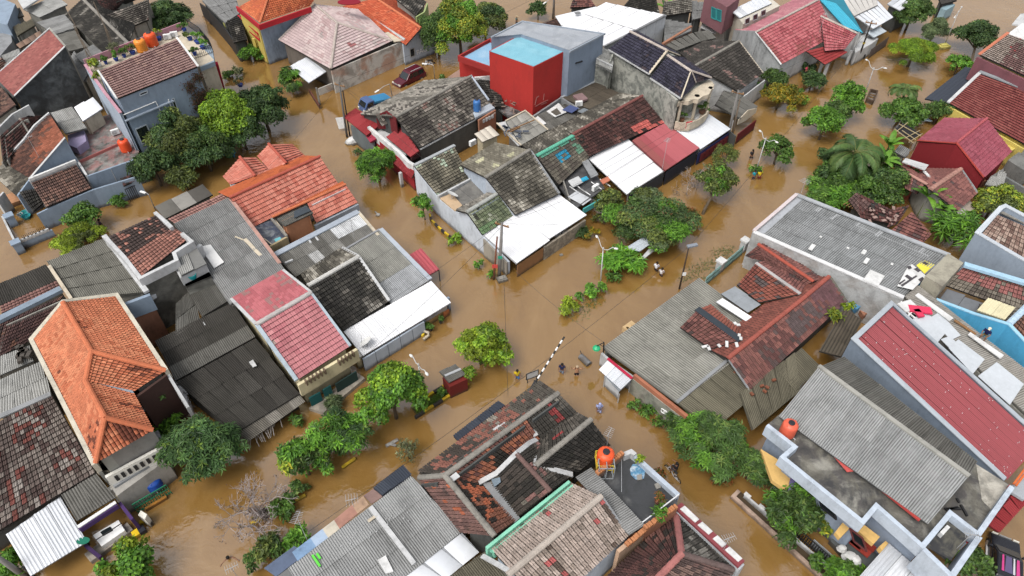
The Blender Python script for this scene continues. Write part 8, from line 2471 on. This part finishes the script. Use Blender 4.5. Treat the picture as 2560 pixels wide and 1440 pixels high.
def car(label,px,py,rz,body,L=4.4,Wd=1.7,kind='mpv',z=-.42):
 T=Thing('parked_car',label,'car',at(px,py,0))
 T.o.location.z=z
 T.o.rotation_euler.z=R(rz)
 m=paint(body,.22,.6,var=.03)
 hw=Wd/2
 if kind=='mpv':
  low=[(-2.15,.35),(-2.18,.9),(-2.1,1.02),(.95,1.02),(1.1,.98),(2.05,.84),(2.2,.7),(2.2,.35)]
  cab=[(-2.08,1.0),(-1.92,1.68),(-1.7,1.76),(.25,1.74),(.42,1.66),(1.12,.98)]
 elif kind=='hatch':
  low=[(-1.95,.35),(-2.0,.85),(-1.9,.98),(.9,.98),(1.9,.8),(2.02,.65),(2.02,.35)]
  cab=[(-1.86,.96),(-1.4,1.45),(-1.1,1.5),(.1,1.5),(.25,1.45),(1.05,.95)]
 def extr(pr,w0,w1,ztop,zbot):
  mb=MB();n=len(pr)
  f=lambda z_:w0+(w1-w0)*max(0,min(1,(z_-zbot)/(ztop-zbot)))
  vv=[(x,-f(z_),z_)for x,z_ in pr]+[(x,f(z_),z_)for x,z_ in pr]
  fs=[tuple(range(n)),tuple(range(2*n-1,n-1,-1))]+[((i+1)%n,i,n+i,n+(i+1)%n)for i in range(n)]
  return mb.add(vv,fs)
 bd=T.part('body',extr(low,hw,hw*.97,1.0,.35),m)
 mod=bd.modifiers.new('b','BEVEL');mod.width=.07;mod.segments=2
 cb=T.part('cabin',extr(cab,hw*.95,hw*.8,1.75,1.0),m)
 mod=cb.modifiers.new('b','BEVEL');mod.width=.06;mod.segments=2
 g=glass()
 zt0=max(q[1]for q in cab)
 def wy(z_):return(hw*.95+(hw*.8-hw*.95)*(z_-1.0)/(zt0-1.0))+.012
 xs=[(-1.8,-.95),(-.88,-.05),(.02,.62)]if kind=='mpv' else[(-1.3,-.5),(-.44,.5)]
 for sg in(-1,1):
  for x0,x1 in xs:
   zt1=zt0-.16;zb1=1.06
   xt1=x1-.35 if x1>.4 else x1
   q=[(x0,sg*wy(zb1),zb1),(x1,sg*wy(zb1),zb1),(xt1,sg*wy(zt1),zt1),(x0+.04,sg*wy(zt1),zt1)]
   T.part('side_window',MB().add(q,[(0,1,2,3)]),g)
  T.part('mirror',MB().box((.72,sg*(hw+.1),1.08),(.12,.2,.14)),m)
  T.part('headlight',MB().box((2.19 if kind=='mpv' else 2.0,sg*hw*.72,.72),(.06,.34,.2)),paint((.7,.68,.6),.15))
  T.part('tail_light',MB().box((-2.16 if kind=='mpv' else-1.96,sg*hw*.82,.85),(.06,.16,.3)),paint((.4,.02,.02),.2))
  T.part('side_step',MB().box((0,sg*(hw+.02),.38),(2.2,.16,.08)),paint((.5,.5,.5),.3))
  for x in(-1.3,1.32):
   wp=MB()
   rm=Matrix.Rotation(math.pi/2,3,'X')
   def wheel_lathe(r_,w_):
    vv,fs=[],[]
    nn=18
    for yy in(-w_,w_):
     for k in range(nn):
      a=2*math.pi*k/nn;vv.append((x+r_*math.cos(a),sg*(hw-.08)+yy,.33+r_*math.sin(a)))
    fs=[tuple(range(nn)),tuple(range(2*nn-1,nn-1,-1))]+[((k+1)%nn,k,nn+k,nn+(k+1)%nn)for k in range(nn)]
    return MB().add(vv,fs)
   w_=T.part('wheel',wheel_lathe(.33,.12),paint((.015,.015,.015),.8))
   T.part('rim',wheel_lathe(.2,.13),paint((.5,.5,.5),.3,.5,.6),w_)
 fx=cab[-1];fu=cab[-2]
 T.part('windscreen',MB().add([(fx[0]-.02,-hw*.8,fx[1]+.06),(fx[0]-.02,hw*.8,fx[1]+.06),(fu[0]+.09,hw*.7,fu[1]-.02),(fu[0]+.09,-hw*.7,fu[1]-.02)],[(0,1,2,3)]),g)
 rx=lambda q:(cab[0][0]+(cab[1][0]-cab[0][0])*q-.025,cab[0][1]+(cab[1][1]-cab[0][1])*q+.02)
 (ra,rb_),(rc,rd)=rx(.18),rx(.86)
 T.part('rear_window',MB().add([(ra,-hw*.75,rb_),(ra,hw*.75,rb_),(rc,hw*.68,rd),(rc,-hw*.68,rd)],[(0,1,2,3)]),g)
 T.part('bumper',MB().box((2.22 if kind=='mpv' else 2.04,0,.48),(.12,Wd*.96,.2)),paint((.08,.02,.03)if kind=='mpv' else(.02,.02,.02),.5))
 T.part('grille',MB().box((2.215 if kind=='mpv' else 2.03,0,.7),(.04,Wd*.42,.14)),paint((.3,.3,.3),.3))
 if kind=='mpv':
  rr=MB()
  for sg in(-1,1):rr.bar((-1.6,sg*hw*.66,1.82),(.1,sg*hw*.66,1.82),.05)
  T.part('roof_rail',rr,paint((.5,.5,.5),.3))
 return T
cA,cB=at(985,205,0),at(1065,168,0)
car('dark red people carrier parked in the flooded side lane',1024,200,math.degrees(math.atan2((cA-cB).y,(cA-cB).x)),(.075,.006,.014))
T=car('black hatchback with pink and white stripes at the bottom right corner',2500,1420,62,(.012,.012,.016),kind='hatch',z=-.15)
for y_,c_,w_ in((-.42,(.5,.05,.2),.1),(-.2,(.5,.5,.52),.06),(.1,(.10,.08,.16),.22),(.42,(.5,.05,.2),.07)):
 T.part('stripe',MB().add([(-1.05,y_-w_,1.515),(.1,y_-w_*.7,1.515),(.1,y_+w_*.7,1.515),(-1.05,y_+w_,1.515)],[(0,1,2,3)]),paint(c_,.3))
T=Thing('pickup_truck','small blue pickup with bright blue tarpaulin in the side lane','truck',at(938,264,0))
T.o.location.z=-.5
cA,cB=at(905,276,0),at(968,250,0)
T.o.rotation_euler.z=math.atan2((cA-cB).y,(cA-cB).x)
mbl=paint((.06,.10,.22),.3,.5,var=.05)
pr=[(.5,.45),(.5,1.75),(1.2,1.78),(1.45,1.7),(1.85,1.1),(1.95,.5)]
n=len(pr)
vv=[(x,-.8,z_)for x,z_ in pr]+[(x,.8,z_)for x,z_ in pr]
cab_=T.part('cab',MB().add(vv,[tuple(range(n)),tuple(range(2*n-1,n-1,-1))]+[((i+1)%n,i,n+i,n+(i+1)%n)for i in range(n)]),mbl)
md=cab_.modifiers.new('b','BEVEL');md.width=.06;md.segments=2
T.part('windscreen',MB().add([(1.86,-.66,1.14),(1.86,.66,1.14),(1.5,.6,1.66),(1.5,-.6,1.66)],[(0,1,2,3)]),glass())
for sg in(-1,1):
 T.part('side_window',MB().add([(.65,.815*sg,1.12),(1.6,.815*sg,1.12),(1.35,.815*sg,1.6),(.7,.815*sg,1.6)],[(0,1,2,3)]),glass())
 T.part('headlight',MB().box((1.95,.6*sg,.8),(.06,.28,.18)),paint((.7,.68,.6),.2))
T.part('tray',MB().box((-.75,0,.8),(2.4,1.65,.5)),mbl)
T.part('tarpaulin',MB().plate([(-1.95,-.84,1.15),(.45,-.84,1.55),(.45,.84,1.55),(-1.95,.84,1.15)],.25),plaster(C(60,140,190),.15))
for x in(-1.3,1.2):
 for sg in(-1,1):T.part('wheel',MB().box((x,.75*sg,.3),(.6,.18,.6)),paint((.015,.015,.015),.8))
def bike(label,px,py,rz,name='bicycle',z=-.35,col=(.5,.5,.52),motor=False):
 T=Thing(name,label,'motorbike' if motor else 'bicycle',at(px,py,0))
 T.o.location.z=z;T.o.rotation_euler.z=R(rz)
 def ring(cx,r_,rw):
  return MB().tube([(cx+r_*math.cos(a),0,.33+r_*math.sin(a))for a in np.linspace(0,2*math.pi,21)],rw,6,cap=False)
 for cx in(-.52,.52):
  w_=T.part('wheel',ring(cx,.31,.035 if not motor else.06),paint((.015,.015,.015),.7))
  sp_=MB()
  for k in range(8):
   a=k*math.pi/4;sp_.bar((cx,0,.33),(cx+.3*math.cos(a),0,.33+.3*math.sin(a)),.012)
  T.part('spokes',sp_,paint((.5,.5,.5),.4),w_)
 fm_=MB()
 for a,b_ in(((-.52,0,.33),(-.1,0,.3)),((-.52,0,.33),(-.18,0,.8)),((-.1,0,.3),(-.2,0,.85)),((-.1,0,.3),(.36,0,.75)),((-.18,0,.78),(.36,0,.8)),((.34,0,.9),(.52,0,.33))):fm_.bar(a,b_,.045 if not motor else.12)
 T.part('frame',fm_,paint(col,.35))
 T.part('saddle',MB().box((-.2,0,.9),(.28,.16,.07)if not motor else(.7,.26,.12)),paint((.02,.02,.02),.6))
 T.part('handlebar',MB().bar((.34,-.28,1.0),(.34,.28,1.0),.035).bar((.34,0,.85),(.34,0,1.0),.035),paint((.3,.3,.3),.4))
 return T
a,b_=at(1668,1170,0),at(1694,1200,0)
ang=math.degrees(math.atan2((a-b_).y,(a-b_).x))
bike('white bicycle ridden through the flood on the right lane',1681,1187,ang,z=-.28)
q0=at(1685,1187,0);q0.z=0
person('cyclist in black and red with a backpack riding through the flood',1684,1188,ang,shirt=(.02,.018,.02),shorts=(.05,.05,.06),pose='ride',z=-.08,base=q0)
bike('silver motorbike standing behind the dark red people carrier',1072,162,200,'motorbike',-.3,(.45,.46,.48),True)
person('boy in yellow shirt wading with a pole at the crossroads',1293,946,-80,(.55,.40,.02),(.05,.15,.35),pose='wade',k=.95,z=-.42)
person('man in navy carrying a child in the flooded crossroads',1404,932,-100,(.02,.025,.07),(.16,.19,.24),pose='wade',z=-.42)
person('shirtless man in black shorts with raised arms',1441,938,-90,None,(.015,.012,.015),pose='raise',z=-.42,skin=(.36,.19,.11),hair=(.4,.3,.2))
person('walker in white shirt ahead of the pair on the main street',1639,678,60,(.6,.62,.66),(.02,.02,.025),z=-.5)
person('walker in patterned white shirt behind on the main street',1652,690,60,(.55,.54,.54),(.02,.02,.03),z=-.55,k=.95)
person('wader in turquoise shirt by the thin open tree',1882,449,-60,(.03,.32,.40),(.03,.03,.06),z=-.35,k=.98)
person('wader in yellow shirt by the thin open tree',1896,448,-70,(.60,.45,.02),(.16,.02,.02),z=-.35,k=.95)
person('dark clothed person half hidden behind the thin street tree',1876,398,-60,(.03,.03,.035),(.02,.02,.02),z=-.35)
person('woman in lilac headscarf wading in the right lane',1497,1030,-90,(.32,.36,.58),(.30,.34,.55),z=-.45,hijab=(.34,.38,.62))
person('man in navy with pale cap crouching on the long white-sheeted roof',2460,842,-140,(.012,.016,.06),(.12,.11,.06),pose='sit',cap=(.6,.55,.42),base=at(2460,842,3.65),z=3.1)
person('swimmer with only head and arms above the brown water',571,1396,-60,None,(.02,.02,.03),pose='swim',z=-1.32)
person('person in dark purple clothes beside the airy tree',257,572,40,(.03,.02,.04),(.10,.03,.06),z=-.45)
person('person in green top standing by the top street pillars',1291,60,-30,(.16,.22,.2),(.05,.05,.05),z=-.4,cap=(.5,.4,.25))
person('person in red on the porch of the big red house',2010,192,-40,(.5,.05,.1),(.02,.02,.02),z=0)
double_lamp('white twin-headed lamp beside the fern-leaved tree',(1502,703),(1508,622),(1492,592),(1540,622),3.9)
double_lamp('twin-headed lamp behind the tall lime-green median tree',(1058,1016),(1046,912),(1028,890),(1067,935),4.2)
double_lamp('twin-headed lamp by the thin open tree',(1890,428),(1914,348),(1900,328),(1942,356),4.3)
double_lamp('twin-headed lamp in the right street beside the timber frame',(2163,234),(2184,172),(2166,150),(2213,171),4.0)
double_lamp('tall thin lamp in the far right street',(2362,112),(2396,30),(2386,44),(2404,18),5.6)
bar_lamp('single lamp on a thin pole next to the blue pickup',(982,243),(974,210),(946,226),2.2)
bar_lamp('single lamp on a thin pole behind the dark red people carrier',(1087,196),(1084,164),(1066,160),2.2)
bar_lamp('lamp arm over the lane by the checkered sheet roof',(388,525),(372,487),(362,482),2.6)
bar_lamp('lamp at the top street beside the white roofed hall',(1380,45),(1384,-5),(1364,6),3.2)
T,tp=street_pole('dark leaning pole with small lamp in the main street',(1699,720),(1722,617),6.2,.075,plaster((.06,.04,.03),.3),name='street_lamp',cat='street lamp')
T.part('lamp_head',MB().box(tp+Vector((.3,.1,.05)),(.9,.3,.14),.3),paint((.2,.22,.25),.4))
T.part('notice',MB().box(tp*.45+Vector((.1,-.12,0)),(.3,.05,.35)),m_whitep)
pole_tops={}
for key,lab,base,top,zt1,r_,mt in(('A','concrete power pole leading the pair by the red awnings',(867,342),(848,207),7.2,.12,plaster((.13,.125,.12),.4)),('B','thinner dark power pole of the pair by the red awnings',(874,338),(857,226),6.0,.08,plaster((.03,.025,.025),.2)),('C','grey power pole at the white carport corner',(1247,692),(1255,556),6.2,.14,None),('D','rusty brown pole with red sign at the white carport corner',(1233,700),(1243,592),4.8,.09,plaster((.16,.06,.035),.4)),('E','concrete power pole before the silver carport',(1818,352),(1846,226),7.2,.16,None),('F','weathered wooden pole before the silver carport',(1828,350),(1850,248),5.8,.1,plaster((.20,.15,.11),.4)),('G','dark power pole at the far red house corner',(2146,146),(2180,52),7.0,.1,plaster((.05,.045,.04),.2)),('H','concrete pole at the top street beside the pole lamp',(1384,44),(1386,-30),6.0,.16,None),('I','leaning concrete pole at the lower left corner',(66,1442),(-10,1390),4.0,.18,None)):
 T,tp=street_pole(lab,base,top,zt1,r_,mt)
 pole_tops[key]=T.base+tp
 if key in 'ACEG':
  T.part('cross_arm',MB().bar(tp+Vector((-.6,.3,-.3)),tp+Vector((.6,-.3,-.3)),.1),m_wood)
  for s_ in(-.5,0,.5):T.part('insulator',MB().lathe(tp+Vector((s_,-s_*.5,-.25)),[(.06,0),(.07,.1),(.03,.16)],8),paint((.4,.25,.15),.3))
 if key=='C':T.part('sign',MB().box(tp*.45+Vector((0,-.2,0)),(.4,.05,.3)),paint((.03,.3,.2)))
 if key=='D':T.part('sign',MB().box(tp*.42+Vector((0,-.15,0)),(.5,.05,.4)),paint((.5,.06,.05)))
 if key=='G':
  T.part('meter_box',MB().box(Vector((.3,0,1.0)),(.8,.6,.5)),m_blackp)
  T.part('ring',MB().lathe(tp*.48,[(.16,0),(.16,.15)],8),plaster(C(235,200,40),.1))
T=Thing('street_lamp','green shaded lamp on a dark bracket at the sheet verandah corner','street lamp',at(1508,905,0))
t0=T.pt((1510,856,2.6))
T.part('pole',MB().bar((0,0,-.6),t0,.08),m_blackp)
e0=T.pt((1492,865,2.7))
T.part('arm',MB().bar(t0,e0,.05).bar(t0-Vector((0,0,.5)),t0.lerp(e0,.6),.04),m_blackp)
T.part('shade',MB().lathe(e0-Vector((0,0,.3)),[(.32,0),(.28,.12),(.06,.28)],14),paint((.02,.35,.15),.4))
Wc=[('power cable from the white carport corner to the pair by the red awnings',('C','A')),('power cable across the crossroads towards the silver carport',('C','E')),('power cable along the main street to the far red house',('E','G')),('power cable from the red awnings pair to the top street',('A','H')),]
for lab,(k0,k1)in Wc:
 cable(lab,[pole_tops[k0],pole_tops[k1]],.5)
cable('power cable over the long white verandah from the carport corner',[pole_tops['C'],at(858,822,4.2)],.4)
cable('second power cable over the long white verandah',[pole_tops['C']-Vector((0,0,.4)),at(900,900,3.8)],.4)
cable('power cable crossing the flood from the black and white barrier',[at(1270,990,4.2),pole_tops['C']*1.0+Vector((0,0,0))][::-1]+[],.2)
cable('long cable from the workshop antenna over the flood to the dark leaning pole',[at(770,1330,4.0),at(1722,617,6.0)],.8,n=30)
cable('cable from the green lamp to the main street trees',[at(1510,856,2.6),at(1290,680,5.5)],.3)
cable('cable from the dark leaning pole to the right street',[at(1722,617,6.0),pole_tops['G']-Vector((0,0,1))],.8,n=24)
cable('cables over the red and silver carports',[pole_tops['E'],at(1470,470,4.2),pole_tops['C']],.35)
cable('house cable from the red awnings pair to the pink hipped house',[pole_tops['A']-Vector((0,0,.4)),at(790,190,3.4)],.3)
for i_,(p0,p1,sg_)in enumerate(((pole_tops['C'],at(1180,560,3.8),.2),(pole_tops['C'],at(1400,560,2.9),.2),(pole_tops['E'],at(1700,250,6.2),.3),(pole_tops['E'],at(1900,90,5.6),.5),(pole_tops['G'],at(2200,40,4.6),.2),(pole_tops['A'],at(1000,300,4.6),.3),(pole_tops['A'],at(600,480,4.6),.7),(pole_tops['H'],pole_tops['E'],.9))):
 cable(('service wire to the white corner house roof','service wire to the white carport','service wire to the navy tile house','service wire to the red gable house','service wire to the white sheet house','service wire to the dark speckled tile house','service wire across the water to the orange-red tile house','wire between the top street pole and the silver carport pole')[i_],[p0,p1],sg_,.011)
T=Thing('barrier_boom','raised black and white striped barrier boom at the crossroads','barrier',at(1338,958,0))
T.o.location.z=-.6
a,b_=at(1339,955,.6)-T.o.location,at(1411,842,2.8)-T.o.location
n=13
for i in range(n):
 T.part('stripe',MB().bar(a.lerp(b_,i/n),a.lerp(b_,(i+1)/n),.11),m_whitep if i%2 else plaster((.03,.03,.03),.2))
T.part('post',MB().box((a.x,a.y,.6),(.3,.3,1.3)),m_blackp)
T.part('counterweight',MB().bar(a,a-(b_-a).normalized()*.8,.22),m_blackp)
simple('sign_board','white sign board in a frame at the foot of the barrier boom','sign',at(1330,950,.2),[('panel',MB().box((0,0,.7),(1.0,.05,.7),0),m_white),('frame',MB().bar((-.52,-.03,.34),(.52,-.03,.34),.05).bar((-.52,-.03,1.06),(.52,-.03,1.06),.05).bar((-.52,-.03,.34),(-.52,-.03,1.06),.05).bar((.52,-.03,.34),(.52,-.03,1.06),.05),m_blackp),('leg',MB().bar((-.4,0,-.8),(-.4,0,.4),.05).bar((.4,0,-.8),(.4,0,.4),.05),m_blackp)],rz=R(25))
h=house('small red wooden guard kiosk with grey corrugated lid on the median',1135,955,'kiosk','kiosk')
roof(h,[(1122,957,1.6),(1164,936,1.6),(1136,913,2.0),(1098,929,2.0)],'asb',P_ASBD,wall=False,size=(.9,2.2))
coping(h,[(1112,940,1.86),(1152,923,1.86)],.2,.06,m_steel)
block(h,Z(1.45,(1124,968),(1168,948),(1146,930),(1106,944)),-.6,plaster(C(120,36,30),.25))
pk_=MB()
for i in range(7):
 q0=h.pt((1124,968,1.3)).lerp(h.pt((1168,948,1.3)),(i+.5)/7);pk_.box(q0+Vector((.03,-.06,-.6)),(.18,.05,1.2),R(30))
h.part('picket',pk_,plaster(C(140,44,36),.2))
finish(h,None)
h=house('pink-red sheet canopy beside the grey sheet roof on the lane',1060,660,'canopy','canopy')
roof(h,[(1068,691,1.5),(1098,673,1.5),(1054,624,1.9),(1023,637,1.9)],'metal',W((1,C(190,84,92)),(1,C(198,92,98))),wall=False)
for x,y in((1070,690),(1097,674)):h.part('post',MB().bar(h.pt((x,y,1.45)),h.pt((x,y,1.45))-Vector((0,0,2.0)),.08),m_blackp)
finish(h,None)
h=house('tin stall with blue and white painted roof under the wide flowering tree',1595,615,'stall','stall')
roof(h,[(1560,622,1.7),(1600,628,1.7),(1638,598,1.9),(1612,590,2.0)],'metal',W((2,C(190,198,206)),(1,C(90,160,205)),(1,C(220,226,232))),wall=False,size=(.5,3))
slab(h,Z(1.2,(1590,660),(1612,645),(1640,622),(1625,618)),.1,m_white2,'counter')
finish(h,None)
def loose(name,label,cat,px,py,z,mb,mat):return tag_loose(name,label,cat,at(px,py,z),mb,mat)
def tag_loose(name,label,cat,p,mb,mat):
 o=link(name,mesh_from(name,mb.v,mb.f,mat));o.location=p
 return tag(o,label,cat)
loose('bundle','white plastic bundle at the foot of the pole pair','bundle',884,354,0,MB().lathe((0,0,0),[(.8,-.1),(.9,.2),(.5,.5),(.1,.55)],9,1.2,.8,.7).box((.3,-.4,.2),(1.0,.7,.25),.5),m_white)
loose('hanging_sheet','white sheet hanging on the pole pair','sheet',852,308,1.0,MB().add([(-.5,0,.7),(.4,.1,.75),(.5,-.2,-.5),(-.3,-.2,-.7)],[(0,1,2,3)]).add([(-.5,.03,.7),(.4,.13,.75),(.5,-.17,-.5),(-.3,-.17,-.7)],[(3,2,1,0)]),m_white)
loose('crate','tan wooden crate on the edge of the sheet verandah','crate',1573,820,.6,MB().box((0,0,0),(1.1,.6,.6),R(40)).box((-.2,-.25,.2),(.2,.2,.2)).box((.2,.1,.25),(.2,.2,.2)),plaster(C(214,180,130),.3))
loose('drum','grey drum floating beside the shirtless man','drum',1463,903,.05,MB().tube([(-.35,.5,0),(.3,-.4,.05)],.28,12),plaster(C(140,142,146),.3))
loose('gate_bar','thin leaning stick of the drum','stick',1457,896,.1,MB().bar((0,0,0),(-.2,.5,.4),.05),m_blackp)
loose('bin','flood washed white cooler at the power pole foot','box',1255,700,.05,MB().box((0,0,.1),(.9,.6,.3),.4).box((0,0,.3),(.6,.4,.12),.4),m_conc)
loose('bench','blue bench with green end under the dark row of trees','bench',555,388,.4,MB().box((0,0,.2),(3.0,.7,.12),R(18)).box((-1.2,-.3,-.2),(.12,.6,.7),R(18)).box((1.2,.3,-.2),(.12,.6,.7),R(18)),plaster(C(80,160,200),.2))
loose('green_bin','green bin beside the blue bench','bin',574,384,.3,MB().lathe((0,0,-.6),[(.4,0),(.5,1.1),(.45,1.15)],12),paint((.01,.16,.06),.5))
loose('debris','white floating scrap in the lane by the sheet roof','debris',943,535,.02,MB().box((0,0,.04),(.9,.12,.08),2.2).box((.1,-.2,.06),(.4,.3,.08),1.0),m_white)
loose('debris','white floating scrap near the white carport','debris',1403,638,.02,MB().box((0,0,.04),(.3,.25,.1),.4),m_white)
loose('debris','white winged scrap in the lower lane','debris',980,1108,.02,MB().box((0,0,.05),(1.0,.25,.1),.6).box((.1,-.2,.12),(.5,.2,.06),-.3),m_white)
loose('debris','dark round scrap floating at the left edge','debris',65,620,.02,MB().lathe((0,0,0),[(.3,0),(.25,.1),(.05,.12)],8),plaster((.05,.03,.02),.2))
loose('pipe','bent white pipe at the blue street wall','pipe',1063,838,.2,MB().tube([(-.6,.5,.2),(.3,.1,.2),(.3,-.1,.1),(-.1,-.5,.05)],.12,8),m_cream)
loose('bollard','small yellow bollard at the blue street wall','bollard',1056,836,.1,MB().lathe((0,0,-.5),[(.2,0),(.2,.6),(.05,.7)],10),paint((.7,.5,.02),.5))
loose('surfboard','white and blue board by the bush at the yellow wall','board',2308,298,.4,MB().lathe((0,0,0),[(.5,0),(.5,.12)],14,2.0,.5,R(-35)),plaster(C(180,205,225),.1))
loose('lidded_box','yellow stepped box at the foot of the tall thin lamp','box',2358,118,.1,MB().box((0,0,.1),(1.6,1.0,.4),.3).box((0,0,.36),(1.0,.6,.2),.3),plaster(C(220,210,110),.2))
pot_plant('round black potted shrub at the plank wall of the white verandah',1077,825,.05,12,'shrub',(.02,.02,.02))
pot_plant('black bowl plant beside the round black potted shrub',1102,808,.05,9,'shrub',(.02,.02,.02))
antenna('cross shaped tv antenna at the verge of the grey workshop',885,1268,2.9,1.0,15,ne=5,L=.9)
antenna('upright tv antenna over the workshop mango',766,1345,2.9,2.6,80,ne=8,L=.7)
antenna('tv antenna on the red and white parapet',1808,1375,3.2,1.6,20)
antenna('tv antenna above the black tile ridge by the orange tank',1518,1110,3.6,1.4,60)
antenna('white tv antenna over the corner well of the dark terrace',2398,1365,5.0,1.5,-15,ne=8,L=.7)
antenna('tv antenna standing at the north corner of the warehouse roof',2005,475,4.4,1.0,40,L=1.0)
antenna('dark double mast antenna in the patchwork grey sheets',885,590,3.2,1.8,30)
antenna('thin tv antenna on the rust-brown lean-to',96,390,4.6,2.2,30)
antenna('white tv antenna on the far big red roof ridge',2052,70,5.2,1.8,70)
antenna('low tv antenna at the bottom edge of the flooded lane',592,1440,1.6,1.2,30)
print('PIECES',NPIECE,'OBJECTS',len(bpy.data.objects))
